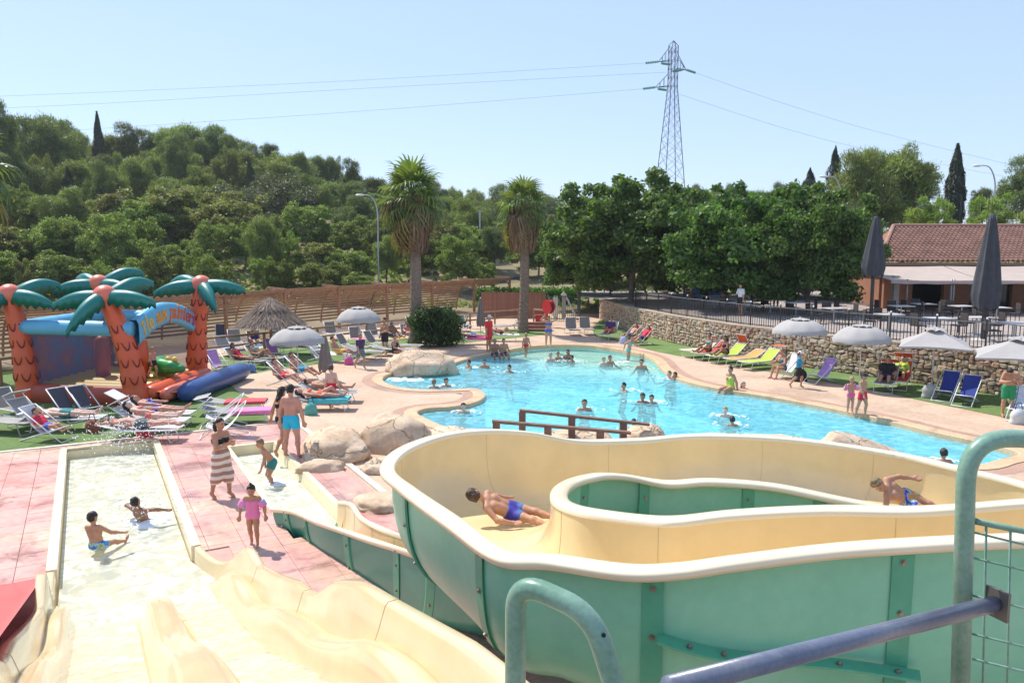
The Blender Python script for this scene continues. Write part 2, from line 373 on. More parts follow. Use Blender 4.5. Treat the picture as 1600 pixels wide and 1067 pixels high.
# water
def water_mat(name, tint, bscale, bstr, rough=0.02, foam=None, thin=1.0):
    m = bpy.data.materials.new(name); m.use_nodes = True; nt = m.node_tree
    nt.nodes.remove(nt.nodes['Principled BSDF'])
    tr = nt.nodes.new('ShaderNodeBsdfTransparent'); tr.inputs[0].default_value = (*tint, 1)
    gl = nt.nodes.new('ShaderNodeBsdfGlossy'); gl.inputs['Roughness'].default_value = rough
    fr = nt.nodes.new('ShaderNodeFresnel'); fr.inputs['IOR'].default_value = 1.33
    g = nt.nodes.new('ShaderNodeNewGeometry')
    n1 = nt.nodes.new('ShaderNodeTexNoise'); n1.inputs['Scale'].default_value = bscale; n1.inputs['Detail'].default_value = 3; n1.inputs['Distortion'].default_value = .6
    n2 = nt.nodes.new('ShaderNodeTexNoise'); n2.inputs['Scale'].default_value = bscale * .23; n2.inputs['Detail'].default_value = 2
    nt.links.new(g.outputs['Position'], n1.inputs['Vector']); nt.links.new(g.outputs['Position'], n2.inputs['Vector'])
    ad = nt.nodes.new('ShaderNodeMath'); ad.operation = 'MULTIPLY_ADD'; ad.inputs[1].default_value = 3.0
    nt.links.new(n2.outputs['Fac'], ad.inputs[0]); nt.links.new(n1.outputs['Fac'], ad.inputs[2])
    bp = nt.nodes.new('ShaderNodeBump'); bp.inputs['Strength'].default_value = bstr; bp.inputs['Distance'].default_value = .06
    nt.links.new(ad.outputs[0], bp.inputs['Height'])
    nt.links.new(bp.outputs[0], gl.inputs['Normal']); nt.links.new(bp.outputs[0], fr.inputs['Normal'])
    mx = nt.nodes.new('ShaderNodeMixShader'); nt.links.new(fr.outputs[0], mx.inputs[0]); nt.links.new(tr.outputs[0], mx.inputs[1]); nt.links.new(gl.outputs[0], mx.inputs[2])
    last = mx.outputs[0]
    # a little suspended light-scatter so that the water has body
    df = nt.nodes.new('ShaderNodeBsdfDiffuse'); df.inputs[0].default_value = (*(foam or (.26, .62, .69)), 1)
    n4 = nt.nodes.new('ShaderNodeTexNoise'); n4.inputs['Scale'].default_value = bscale * .8; n4.inputs['Detail'].default_value = 5; n4.inputs['Distortion'].default_value = 1.5
    nt.links.new(g.outputs['Position'], n4.inputs['Vector'])
    mr = nt.nodes.new('ShaderNodeMapRange'); mr.inputs[1].default_value = .42; mr.inputs[2].default_value = .68; mr.inputs[3].default_value = .30 if foam is None else .45 * thin; mr.inputs[4].default_value = .62 if foam is None else .88 * thin
    nt.links.new(n4.outputs['Fac'], mr.inputs[0])
    fac_ = mr.outputs[0]
    if foam is None:      # shallow water over the shelf scatters less
        dp = nt.nodes.new('ShaderNodeVectorMath'); dp.operation = 'DOT_PRODUCT'; dp.inputs[1].default_value = SHN
        sb = nt.nodes.new('ShaderNodeVectorMath'); sb.operation = 'SUBTRACT'; sb.inputs[1].default_value = SHP; nt.links.new(g.outputs['Position'], sb.inputs[0]); nt.links.new(sb.outputs[0], dp.inputs[0])
        ms = nt.nodes.new('ShaderNodeMapRange'); ms.inputs[1].default_value = -.6; ms.inputs[2].default_value = .9; ms.inputs[3].default_value = 1; ms.inputs[4].default_value = .12; nt.links.new(dp.outputs['Value'], ms.inputs[0])
        mu = nt.nodes.new('ShaderNodeMath'); mu.operation = 'MULTIPLY'; nt.links.new(fac_, mu.inputs[0]); nt.links.new(ms.outputs[0], mu.inputs[1]); fac_ = mu.outputs[0]
    m2 = nt.nodes.new('ShaderNodeMixShader'); nt.links.new(fac_, m2.inputs[0]); nt.links.new(last, m2.inputs[1]); nt.links.new(df.outputs[0], m2.inputs[2])
    nt.links.new(m2.outputs[0], nt.nodes['Material Output'].inputs['Surface'])
    return m
m_water = water_mat('pool_water', (.74, .97, .98), 2.6, .5)
m_rwater = water_mat('runout_water', (.93, .98, .90), 4.0, .8, foam=(.74, .75, .62))
struct(fill2d('water', [offset_loop(pool, .0)], -0.11, m_water))
# turf sheets
def turf(name, px):
    return struct(fill2d(name, [[G(a, b) for a, b in px]], 0.012, m_turf))
def c3(px, n=4): return px
e0 = SL(-0.55, -14); e1 = SL(-0.55, 3.9)
tl = [SL(-0.55, -16), SL(-0.55, 2.9), G(420, 655), G(408, 632), G(372, 612), G(345, 588), G(250, 575), Vector((-26, 33, 0)), Vector((-34, 25, 0))]
struct(fill2d('artificial_turf', [tl], 0.012, m_turf))
turf('artificial_turf', [(330, 596), (420, 579), (520, 566), (640, 545), (652, 532), (560, 530), (430, 540), (330, 560)])
turf('artificial_turf', [(690, 540), (760, 532), (815, 527), (860, 522), (850, 512), (760, 516), (700, 524)])
WALLPX = [(938, 499), (985, 517), (1050, 535), (1150, 556), (1300, 580), (1450, 601), (1560, 617), (1640, 631), (1760, 650)]
wall = [G(a, b) for a, b in WALLPX]
turf_edge = [(1780, 720), (1640, 676), (1560, 650), (1450, 628), (1380, 613), (1290, 597), (1180, 577), (1090, 562), (1020, 548), (975, 536), (930, 525), (925, 515)]
struct(fill2d('artificial_turf', [[w for w in wall] + [G(a, b) for a, b in turf_edge]], 0.012, m_turf))

# --- terrace behind the stone wall
WH = 1.5
ter_loop = [w.copy() for w in wall] + [Vector((60, 15, 0)), Vector((70, 66, 0)), Vector((6, 66, 0)), Vector((5.2, 58, 0))]
struct(fill2d('terrace', [ter_loop], WH, m_ter))
# --- stone retaining wall
sw = thing('stone_wall', 'long retaining wall of rough beige and brown stones below the restaurant terrace', 'wall', wall[0])
o0 = wall[0]
m_mortar = noise_ramp_mat('wall_mortar', [(.22, .16, .11), (.30, .22, .16)], 2.0, rough=.95, bump=.5, bscale=14)
m_stone = bpy.data.materials.new('wall_stone'); m_stone.use_nodes = True
def stone_nodes(m):
    nt = m.node_tree; b = nt.nodes['Principled BSDF']; b.inputs['Roughness'].default_value = .9
    oi = nt.nodes.new('ShaderNodeObjectInfo'); g = nt.nodes.new('ShaderNodeNewGeometry')
    ad = nt.nodes.new('ShaderNodeMath'); ad.operation = 'ADD'; nt.links.new(oi.outputs['Random'], ad.inputs[0]); nt.links.new(g.outputs['Random Per Island'], ad.inputs[1])
    fr = nt.nodes.new('ShaderNodeMath'); fr.operation = 'FRACT'; nt.links.new(ad.outputs[0], fr.inputs[0])
    cr = nt.nodes.new('ShaderNodeValToRGB'); el = cr.color_ramp.elements
    cols = [(.38, .27, .18), (.50, .38, .26), (.36, .28, .22), (.54, .43, .31), (.42, .25, .17), (.46, .37, .29), (.52, .38, .24)]
    for i in range(5): el.new(.5)
    cr.color_ramp.interpolation = 'CONSTANT'
    for i, c in enumerate(cols): el[i].position = i / 7; el[i].color = (*c, 1)
    nt.links.new(fr.outputs[0], cr.inputs[0])
    n = nt.nodes.new('ShaderNodeTexNoise'); n.inputs['Scale'].default_value = 9; n.inputs['Detail'].default_value = 8
    nt.links.new(g.outputs['Position'], n.inputs['Vector'])
    mr = nt.nodes.new('ShaderNodeMapRange'); mr.inputs[1].default_value = .3; mr.inputs[2].default_value = .7; mr.inputs[3].default_value = .7; mr.inputs[4].default_value = 1.25
    nt.links.new(n.outputs['Fac'], mr.inputs[0])
    vm = nt.nodes.new('ShaderNodeVectorMath'); vm.operation = 'SCALE'; nt.links.new(cr.outputs[0], vm.inputs[0]); nt.links.new(mr.outputs[0], vm.inputs['Scale'])
    nt.links.new(vm.outputs[0], b.inputs['Base Color'])
    bp = nt.nodes.new('ShaderNodeBump'); bp.inputs['Strength'].default_value = .6; bp.inputs['Distance'].default_value = .03
    nt.links.new(n.outputs['Fac'], bp.inputs['Height']); nt.links.new(bp.outputs[0], b.inputs['Normal'])
stone_nodes(m_stone)
wb = MB()
for i in range(len(wall) - 1):
    a, b = wall[i] - o0, wall[i + 1] - o0
    t = (b - a).normalized(); nrm = Vector((t.y, -t.x, 0))
    if nrm.y > 0: nrm = -nrm
    V = [a, b, b - nrm * .45, a - nrm * .45]
    V = [Vector((p.x, p.y, 0)) for p in V] + [Vector((p.x, p.y, WH - .06)) for p in V]
    wb.add(V, [(0, 1, 5, 4), (1, 2, 6, 5), (2, 3, 7, 6), (3, 0, 4, 7), (4, 5, 6, 7)])
wb.build('mortar_core', m_mortar, sw)
capb = MB()
for i in range(len(wall) - 1):
    a, b = wall[i] - o0, wall[i + 1] - o0
    t = (b - a).normalized(); nrm = Vector((t.y, -t.x, 0))
    if nrm.y > 0: nrm = -nrm
    V = [a + nrm * .12, b + nrm * .12, b - nrm * .4, a - nrm * .4]
    V = [Vector((p.x, p.y, WH - .055)) for p in V] + [Vector((p.x, p.y, WH + .012)) for p in V]
    capb.add(V, [(0, 1, 5, 4), (1, 2, 6, 5), (2, 3, 7, 6), (3, 0, 4, 7), (4, 5, 6, 7), (3, 2, 1, 0)])
capb.build('cap', noise_ramp_mat('wall_cap', [(.42, .33, .24), (.52, .42, .32)], 1.5, rough=.9), sw)
stone_meshes = []
for i in range(14):
    bm = bmesh.new(); bmesh.ops.create_cube(bm, size=1.0)
    for v in bm.verts: v.co += Vector((random.uniform(-.13, .13), random.uniform(-.08, .08), random.uniform(-.13, .13)))
    bmesh.ops.bevel(bm, geom=list(bm.edges), offset=.17, segments=1, affect='EDGES')
    for v in bm.verts: v.co += Vector((random.uniform(-.03, .03),) * 3)
    me = bpy.data.meshes.new('stone'); bm.to_mesh(me); bm.free(); me.materials.append(m_stone); stone_meshes.append(me)
cum = [0]
for i in range(len(wall) - 1): cum.append(cum[-1] + (wall[i + 1] - wall[i]).length)
def wall_at(s):
    for i in range(len(wall) - 1):
        if s <= cum[i + 1] or i == len(wall) - 2:
            t = (wall[i + 1] - wall[i]).normalized(); n = Vector((t.y, -t.x, 0))
            if n.y > 0: n = -n
            return wall[i] + t * (s - cum[i]), t, n
stones = []
z = 0.02
while z < WH - .1:
    rh = random.uniform(.11, .21)
    if z + rh > WH - .05: rh = WH - .06 - z
    s = random.uniform(0, .2)
    while s < cum[-1] - .15:
        w = random.choice((random.uniform(.12, .22), random.uniform(.2, .42))); h = rh * random.uniform(.75, 1.35)
        stones.append((s + w / 2, z + rh / 2 + random.uniform(-.02, .02), w * 1.0, h)); s += w + .012
    z += rh + .01
vis = []
for (s, zz, w, h) in stones:
    p, t, n = wall_at(s)
    px = 800 + 1200 * p.x / p.y
    inview = px < 1610
    vis.append((w * h / p.y ** 2 if inview else 0, s, zz, w, h, p, t, n))
vis.sort(key=lambda q: -q[0])
far_mb = MB()
for i, (_, s, zz, w, h, p, t, n) in enumerate(vis):
    me = random.choice(stone_meshes); rot = math.atan2(t.y, t.x)
    loc = p - o0 + n * random.uniform(-.01, .035); loc.z = zz
    tilt = random.uniform(-.28, .28)
    if i < 300:
        link('stone', me, sw, loc=loc, rot=(0, tilt, rot), scale=(w, .22, h))
    else:
        M4 = Matrix.Translation(loc) @ Matrix.Rotation(rot, 4, 'Z') @ Matrix.Rotation(tilt, 4, 'Y') @ Matrix.Diagonal((w, .22, h, 1))
        far_mb.add([M4 @ v.co for v in me.vertices], [tuple(f.vertices) for f in me.polygons])
tag(far_mb.build('stones', m_stone, sw), kind='stuff')

# --- pink paved pad in the slide frame
pad = struct(link('paved_pad', None)); 
bpy.data.objects.remove(pad)
PS0, PS1, PL0, PL1 = -.5, 15.0, -6.6, 4.75
def sl_rect(s0, s1, l0, l1): return [SL(s0, l0), SL(s0, l1), SL(s1, l1), SL(s1, l0)]
padb = struct(fill2d('paved_pad', [sl_rect(PS0, PS1, PL0, PL1), runA, runB], 0.004, m_joint))
tile_me = None
TS = .56
bm = bmesh.new(); bmesh.ops.create_cube(bm, size=1.0)
for v in bm.verts: v.co = Vector((v.co.x * (TS - .004), v.co.y * (TS - .004), v.co.z * .03))
bmesh.ops.bevel(bm, geom=[e for e in bm.edges if all(v.co.z > 0 for v in e.verts)], offset=.003, segments=1, affect='EDGES')
tile_me = bpy.data.meshes.new('paver'); bm.to_mesh(tile_me); bm.free(); tile_me.materials.append(m_pad)
tiles = []
ang = math.atan2(AX.y, AX.x)
ns = int((PS1 - PS0) / TS); nl = int((PL1 - PL0) / TS)
def inhole(s, l):
    if l > -HW - .12 - TS / 2 and l < HW + .1 + TS / 2 and -TS / 2 < s < 11.7: return True
    if l > 0 and l < HW + .6 + TS / 2 and 8.0 < s < 11.7: return True
    if B0l - .08 - TS / 2 < l < B1l + .12 + TS / 2 and BLs - TS / 2 < s < 9.1: return True
    return False
cuts = []
def clipped(s, l):
    """rectangles of one paver left after the two troughs are cut out"""
    rects = [(s - TS / 2 + .006, s + TS / 2 - .006, l - TS / 2 + .006, l + TS / 2 - .006)]
    for (hs0, hs1, hl0, hl1) in ((0, 11.4, -HW - .12, HW + .1), (8.6, 11.4, 0, HW + .58), (BLs, 8.8, B0l - .08, B1l + .12)):
        out = []
        for (a, b, c, d) in rects:
            if b <= hs0 or a >= hs1 or d <= hl0 or c >= hl1: out.append((a, b, c, d)); continue
            if a < hs0: out.append((a, hs0, c, d))
            if b > hs1: out.append((hs1, b, c, d))
            aa, bb = max(a, hs0), min(b, hs1)
            if c < hl0: out.append((aa, bb, c, hl0))
            if d > hl1: out.append((aa, bb, hl1, d))
        rects = out
    return rects
alltiles = []
for i in range(ns):
    for j in range(nl):
        s = PS0 + TS * (i + .5); l = PL0 + TS * (j + .5)
        c = SL(s, l); 
        if c.y < 3: continue
        px = 800 + 1200 * c.x / c.y; py = 390 + 1200 * 5.05 / c.y
        seen = -60 < px < 1000 and py < 1120
        alltiles.append((c.y if seen else 999, s, l))
alltiles.sort()
rest = MB(); cnt = 0
for (dd, s, l) in alltiles:
    if inhole(s, l):
        for (a, b, c, d) in clipped(s, l):
            if b - a > .03 and d - c > .03:
                q = SL((a + b) / 2, (c + d) / 2, .012)
                rest.box(q, (b - a, d - c, .03), Matrix.Rotation(ang, 3, 'Z'))
        continue
    q = SL(s, l, .012 + random.uniform(-.0015, .0015))
    if cnt < 300 and dd < 900:
        link('paver', tile_me, padb, loc=q, rot=(0, 0, ang)); cnt += 1
    else:
        rest.box(q, (TS - .004, TS - .004, .03), Matrix.Rotation(ang, 3, 'Z'))
tag(rest.build('pavers', m_pad, padb), kind='stuff')
# pale kerb strip between pad and turf/concrete
kb = MB(); kb.bar(SL(PS0 - .06, PL0 - 8, .02), SL(PS0 - .06, PL1 + .06, .02), .12, .06); kb.bar(SL(PS0 - .1, PL1 + .1, .021), SL(9.5, PL1 + .1, .021), .14, .06)
struct(kb.build('kerb_strip', mat('kerb_pale', (.66, .58, .48), .8)))
# ================================================================== water slides
m_cream = mat('cream_fibreglass', (.70, .55, .315), .2, .06, 2.2, spec=.5, coat=.45, bump=.05, bscale=5)
m_flume = mat('flume_cream_shaded', (.78, .61, .33), .25, .07, 2.0, spec=.5, coat=.3, bump=.04, bscale=5)  # shade of the flume interior put into a more saturated cream
m_creamlip = mat('cream_lip', (.83, .72, .50), .3, .04, 1.5, spec=.5, coat=.2)
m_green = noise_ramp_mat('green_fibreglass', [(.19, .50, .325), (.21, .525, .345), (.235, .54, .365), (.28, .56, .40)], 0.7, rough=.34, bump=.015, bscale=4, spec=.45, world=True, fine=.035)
m_dgreen = mat('green_flange', (.09, .38, .23), .4, .12, 4)
m_bolt = mat('bolt_steel', (.32, .29, .25), .4, .2, 30, metal=.8)
m_post = mat('slide_post_green', (.05, .12, .085), .5)
m_red = mat('red_fibreglass', (.55, .02, .03), .3, .06, 2, coat=.3)
m_trough = mat('trough_cream', (.76, .66, .42), .4, .1, 2.0)

def sm(a, b, x): t = max(0, min(1, (x - a) / (b - a))); return t * t * (3 - 2 * t)
_sg = np.arange(0, 21, .02)
def _prof(xs_, ys_, win=.7):
    y = np.interp(_sg, xs_, ys_); k = np.hanning(int(win / .02)); k /= k.sum(); pad = len(k)
    return np.convolve(np.pad(y, pad, mode='edge'), k, 'same')[pad:-pad]
_fl = _prof([0, 8.6, 9.6, 10.4, 11.3, 12.5, 13.4, 14.2, 15.1, 15.9, 16.8, 18, 21], [-.42, -.42, -.37, -.16, .10, .40, .62, .86, 1.24, 1.55, 1.82, 2.04, 2.35])
_rm = _prof([0, 8.3, 9.1, 9.5, 10.2, 11.2, 12.5, 13.4, 14.2, 15.1, 15.9, 16.8, 18, 21], [.05, .05, .0, .08, .58, .62, .98, 1.26, 1.42, 1.94, 2.22, 2.40, 2.66, 2.95], .5)
def fz(s): return float(np.interp(s, _sg, _fl))             # lane floor height
def rimh(s, side=1): return float(np.interp(s, _sg, _rm)) - fz(s) + (.16 * math.exp(-((s - 10.3) / .45) ** 2) if side < 0 else 0)   # rim above floor
def lean(s, side=1): return .03 + (.14 if side > 0 else .0 + .12 * sm(11, 14, s)) * sm(8.3, 10.2, s)
def hwid(s, side=1): return HW + (.40 * sm(8.2, 10.4, s) if side > 0 else 0)
DIVL = .30
tws = thing('twin_lane_slide', 'wide cream two-lane water slide running down into its long splash trough on the left', 'water slide', SL(9, 0, 0))
org = SL(9, 0, 0)
S = list(np.arange(0, 8.2, .5)) + list(np.arange(8.2, 19.8, .16))
def sec(s, side):
    f = fz(s); r = rimh(s, side); L = lean(s, side); HW = hwid(s, side)
    pts = [(side * DIVL * sm(8.2, 10.4, s), f), (.14 + side * DIVL * sm(8.2, 10.4, s), f)]
    pts += [(HW - .16, f), (HW - .06, f + .025), (HW + .02 * L, f + .10), (HW + .25 * L, f + .30 * r + .05), (HW + .62 * L, f + .66 * r), (HW + .95 * L, f + r - .03), (HW + L + .015, f + r), (HW + L + .10, f + r + .006), (HW + L + .125, f + r - .02), (HW + L + .125, f + r - .07)]
    return [SL(s, side * l, z) - org for l, z in pts]
for side in (-1, 1):
    mb = MB(); mb.grid([sec(s, side) for s in S], flip=(side > 0))
    mb.build('lane', m_cream, tws, smooth=True)
# inner step line: long soft ledge along each lane wall
for side in (-1, 1):
    mb = MB()
    rows = []
    for s in np.arange(8.9, 19.8, .16):
        f = fz(s); L = lean(s, side); r = rimh(s); k = sm(8.9, 10.2, s)
        q_ = 1 + .30 * math.cos((s - 10.6) * 2 * math.pi / 3.4)
        a = hwid(s, side) - .02 + .15 * L
        rows.append([SL(s, side * l, z) - org for l, z in ((a - .24, f + .005), (a - .20, f + .16 * k + .01), (a - .16, f + .30 * k * q_ + .02), (a - .11, f + .335 * k * q_ + .02), (a - .04, f + .33 * k * q_ + .02), (a + .10, f + .27 * k * q_ + .02), (a + .22 * L + .12, f + .22 * k + .02))])
    mb.grid(rows, flip=(side > 0)); mb.build('ledge', m_cream, tws, smooth=True)
# section joints across the lanes
m_seam = mat('joint_seam', (.62, .49, .29), .6)
for s in (11.2, 13.9, 16.6):
    for side in (-1, 1):
        mb = MB(); mb.tube([p + Vector((0, 0, .002)) for p in sec(s, side)[:10]], .004, 5); mb.build('joint_seam', m_seam, tws)
# outer skirts
for side, m in ((-1, m_red), (1, m_cream)):
    mb = MB(); rows = []
    for s in S:
        if s < 8.3: continue
        f = fz(s); r = rimh(s); L = lean(s, side); hw_ = hwid(s, side); rows.append([SL(s, side * (hw_ + L + .10), f + r - .04) - org, SL(s, side * (hw_ + .12 + .6 * L), max(-.05, f + .1)) - org, SL(s, side * (hw_ + .1), max(-.3, f - .12)) - org])
    mb.grid(rows, flip=(side < 0)); mb.build('side_skirt', m, tws, smooth=True)
# divider
rows = []
for s in np.arange(6.2, 19.8, .14):
    f = fz(s); h = .05 * sm(6.2, 7.0, s) + (.25 + .06 * math.cos((s - 11.2) * 2 * math.pi / 3.4)) * sm(9.6, 10.8, s); w = .10 + .10 * sm(9.3, 11, s) + .06 * sm(11, 17, s)
    dl = DIVL * sm(8.2, 10.4, s)
    rows.append([SL(s, l + dl, f + z) - org for l, z in ((-w - .08, -.01), (-w, .25 * h), (-w * .8, .8 * h), (-w * .5, h), (0, h * 1.03), (w * .5, h), (w * .8, .8 * h), (w, .25 * h), (w + .08, -.01))])
mb = MB(); mb.grid(rows, flip=True); mb.build('lane_divider', m_cream, tws, smooth=True)
# trough end wall and lips
mb = MB(); mb.box(SL(-.05, 0, -.17) - org, (.1, 2 * HW + .26, .48), Matrix.Rotation(ang, 3, 'Z')); mb.build('trough_end', m_trough, tws)
for side in (-1, 1):
    mb = MB(); mb.box(SL(4.2, side * (HW + .075), -.19) - org, (8.4, .15, .52), Matrix.Rotation(ang, 3, 'Z')); mb.build('trough_kerb', m_creamlip, tws)
# support frame under the high end
for s in (13.0, 16.5, 19.5):
    for l in (-.8, .8):
        mb = MB(); p = SL(s, l, 0) - org; zt = fz(s) - .02
        mb.tube([p, p + Vector((0, 0, zt))], .06, 10); mb.build('support_post', m_post, tws, smooth=True)
struct(fill2d('splash_water', [[SL(.03, -HW + .02), SL(.03, HW - .02), SL(8.4, HW - .02), SL(9.2, HW + .22), SL(10.25, HW + .34), SL(10.25, -HW + .02)]], -.20, m_rwater))
# thin sheet of water running down each lane
m_film = water_mat('running_water', (.97, .98, .94), 5.0, .9, rough=.04, foam=(.80, .76, .62), thin=.62)
for side in (-1, 1):
    rows = []
    for s in np.arange(9.3, 19.8, .16):
        f = fz(s); dl = DIVL * sm(8.2, 10.4, s); inn = .14 + .12 * sm(9.3, 11, s); out_ = hwid(s, side) - .20
        la_ = [dl + side * (inn + .04) if side > 0 else -out_, dl + side * (inn + .04) if side < 0 else out_]
        rows.append([SL(s, l, f + .014) for l in np.linspace(la_[0], la_[1], 6)])
    mb = MB(); mb.grid(rows, flip=True); struct(mb.build('running_water', m_film, smooth=True))
# red chute beside it
rc = thing('red_chute', 'red fibreglass slide chute at the left edge beside the cream slide', 'water slide', SL(11, -2.4, 0)); org = SL(11, -2.4, 0)
rows = []
for s in np.arange(8.75, 19.8, .3):
    f = .10 + .29 * max(0, s - 8.75)
    rows.append([SL(s, l, f + z) - org for l, z in ((-3.1, .42), (-2.98, .45), (-2.85, .2), (-2.7, .02), (-2.5, 0), (-1.5, 0), (-1.25, .01), (-1.18, .02), (-1.13, .04))])
mb = MB(); mb.grid(rows, flip=True); mb.build('chute', m_red, rc, smooth=True)
rows = [[p + Vector((0, 0, -dz)) for p in rows[0]] for dz in (0, .3)]
mb = MB(); mb.grid(rows, flip=False); mb.build('chute_end', m_red, rc)
for s in (12, 15.5, 19):
    for l in (-2.6, -1.7):
        mb = MB(); p = SL(s, l, 0) - org; mb.tube([p, p + Vector((0, 0, .10 + .29 * (s - 8.75)))], .05, 8); mb.build('support_post', m_post, rc, smooth=True)

# ---------------- second trough (end of the green flume)
fl = thing('green_flume', 'curving water slide, green outside and cream inside, looping at the centre right', 'water slide', (0, 0, 0))
l0, l1 = B0l, B1l + .04
rows = []
for s in np.arange(BLs, 8.5, .4):
    z0 = -.40 + .02 * max(0, s - 6) + .10 * max(0, s - 8)
    rows.append([SL(s, l, z) for l, z in ((l0 - .13, -.02), (l0 - .13, .05), (l0 - .02, .05), (l0 + .02, -.1), (l0 + .06, z0 + .06), (l0 + .14, z0), (l1 - .14, z0), (l1 - .06, z0 + .06), (l1 - .02, -.1), (l1 + .02, .05), (l1 + .13, .05), (l1 + .13, -.02))])
mb = MB(); mb.grid(rows, flip=True); mb.build('exit_trough', m_trough, fl, smooth=False)
mb = MB(); mb.box(SL(BLs - .05, (l0 + l1) / 2, -.17), (.1, l1 - l0 + .26, .46), Matrix.Rotation(ang, 3, 'Z')); mb.build('trough_end', m_trough, fl)
struct(fill2d('splash_water', [[SL(BLs + .02, l0 + .03), SL(BLs + .02, l1 - .03), SL(8.9, l1 - .05), SL(8.9, l0 + .05)]], -.19, m_rwater))

# ---------------- upper loop of the flume: rim pixels with heights (outer ; inner)
PAIRS = [(1900, 826, 2.9, 1850, 778, 2.9), (1760, 830, 2.85, 1720, 783, 2.85), (1600, 836, 2.8, 1600, 790, 2.8), (1450, 842, 2.75, 1440, 802, 2.75), (1300, 852, 2.7, 1290, 801, 2.7), (1150, 870, 2.65, 1150, 808, 2.65),
         (1060, 882, 2.6, 1060, 818, 2.6), (980, 884, 2.56, 1000, 816, 2.55), (870, 869, 2.52, 925, 806, 2.5), (790, 862, 2.5, 890, 798, 2.45), (720, 812, 2.47, 868, 788, 2.4),
         (650, 765, 2.43, 861, 778, 2.33), (616, 735, 2.4, 863, 768, 2.25), (636, 706, 2.4, 871, 759, 2.17), (695, 683, 2.45, 886, 751, 2.1), (760, 675, 2.45, 907, 745, 2.03),
         (830, 678, 2.4, 935, 741, 1.98), (905, 691, 2.23, 975, 743, 1.92), (1000, 690, 2.15, 1040, 752, 1.85), (1100, 683, 2.15, 1110, 749, 1.85), (1250, 690, 2.05, 1210, 757, 1.75),
         (1400, 712, 1.95, 1310, 777, 1.6), (1500, 735, 1.9, 1420, 800, 1.45), (1600, 760, 1.85, 1560, 835, 1.32), (1720, 800, 1.8, 1680, 872, 1.2), (1830, 870, 1.7, 1760, 930, 1.15)]
OUT = [G(a, b, c) for a, b, c, *_ in PAIRS]; INN = [G(d, e, f) for *_, d, e, f in PAIRS]
NS = 8
OUT = catmull(OUT, NS); INN = catmull(INN, NS)
def flume_section(o, i, depth, n=24, ex=3.4, off=0.0):
    """points from inner rim over the floor to outer rim; off pushes the shell outward"""
    mid = (o + i) / 2; lat = Vector((o.x - i.x, o.y - i.y, 0)); w = lat.length; lat.normalize()
    fl_ = min(o.z, i.z) - depth - off; pts = []
    for k in range(n + 1):
        t_ = k / n; th = math.pi * (t_ - math.sin(2 * math.pi * t_) / (2 * math.pi)); c = -math.cos(th); s_ = math.sin(th)
        x = math.copysign(abs(c) ** (2 / ex), c) * (w / 2 + off); q = abs(s_) ** (2 / ex)
        rim = i.z if x < 0 else o.z
        z = rim + (fl_ - rim) * q
        p = mid + lat * x; p.z = z; pts.append(p)
    return pts
def lip_section(r, lat, w=.13, h=.05):
    """closed rolled edge profile along one rim; lat points outward"""
    U = Vector((0, 0, 1))
    return [r + lat * a + U * b for a, b in ((-.012, -.03), (-.012, .012), (.012, .028), (w * .5, .034), (w - .015, .02), (w, -.006), (w - .01, -h), (w * .5, -h * .9), (.025, -.035))]
def build_flume(parent, O, I, depth, flanges, name_pre='', lipw=.13, end_flange=True, odepth=None, oex=2.9, shell=None):
    D = depth if callable(depth) else (lambda k: depth)
    ins = [flume_section(o, i, D(k)) for k, (o, i) in enumerate(zip(O, I))]
    OD = odepth or D
    outs = [flume_section(o, i, OD(k), n=26, ex=oex, off=.035) for k, (o, i) in enumerate(zip(O, I))]
    MB().grid(ins).build(name_pre + 'inner_lining', m_cream, parent, smooth=True) if False else None
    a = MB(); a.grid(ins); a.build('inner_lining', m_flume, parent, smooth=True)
    b = MB(); b.grid(outs, flip=True); b.build('outer_shell', shell or m_green, parent, smooth=True)
    for k in flanges:
        x = MB(); x.tube(ins[max(1, min(len(O) - 2, k))], .004, 5); x.build('joint_seam', m_seam, parent)
    for rim, sgn in ((O, 1), (I, -1)):
        rows = []
        for k, r in enumerate(rim):
            lat = Vector((O[k].x - I[k].x, O[k].y - I[k].y, 0)).normalized() * sgn
            sec_ = lip_section(r, lat, lipw); rows.append(sec_ + [sec_[0]])
        c = MB(); c.grid(rows, flip=(sgn < 0)); c.build('rolled_rim', m_creamlip, parent, smooth=True)
    for k in flanges:
        k = max(1, min(len(O) - 2, k)); t = ((O[k + 1] + I[k + 1]) - (O[k - 1] + I[k - 1])).normalized()
        FWd = .085
        rows = []
        ss = [flume_section(O[k], I[k], OD(k), n=26, ex=oex, off=o_)[1:-1] for o_ in (.033, .06, .06, .033)]
        rows = [[p - t * FWd for p in ss[0]], [p - t * FWd for p in ss[1]], [p + t * FWd for p in ss[2]], [p + t * FWd for p in ss[3]]]
        f = MB(); f.grid(rows); fo = f.build('flange', m_dgreen, parent)
        for q in range(1, len(ss[1]) - 1, 3):
            p = ss[1][q]; tg = (ss[1][q + 1] - ss[1][q - 1]).normalized(); nrm = tg.cross(t).normalized()
            if nrm.dot(ss[1][q] - ss[0][q]) < 0: nrm = -nrm
            x = MB(); x.tube([p, p + nrm * .022], .016, 7); x.tube([p, p + nrm * .007], .026, 9); x.build('bolt', m_bolt, fo)
    return ins, outs
LIPW = .19
DEP = lambda k: .86 - .22 * min(1, max(0, k - 8 * NS) / (4 * NS)) - .16 * min(1, max(0, k - 15 * NS) / (5 * NS))
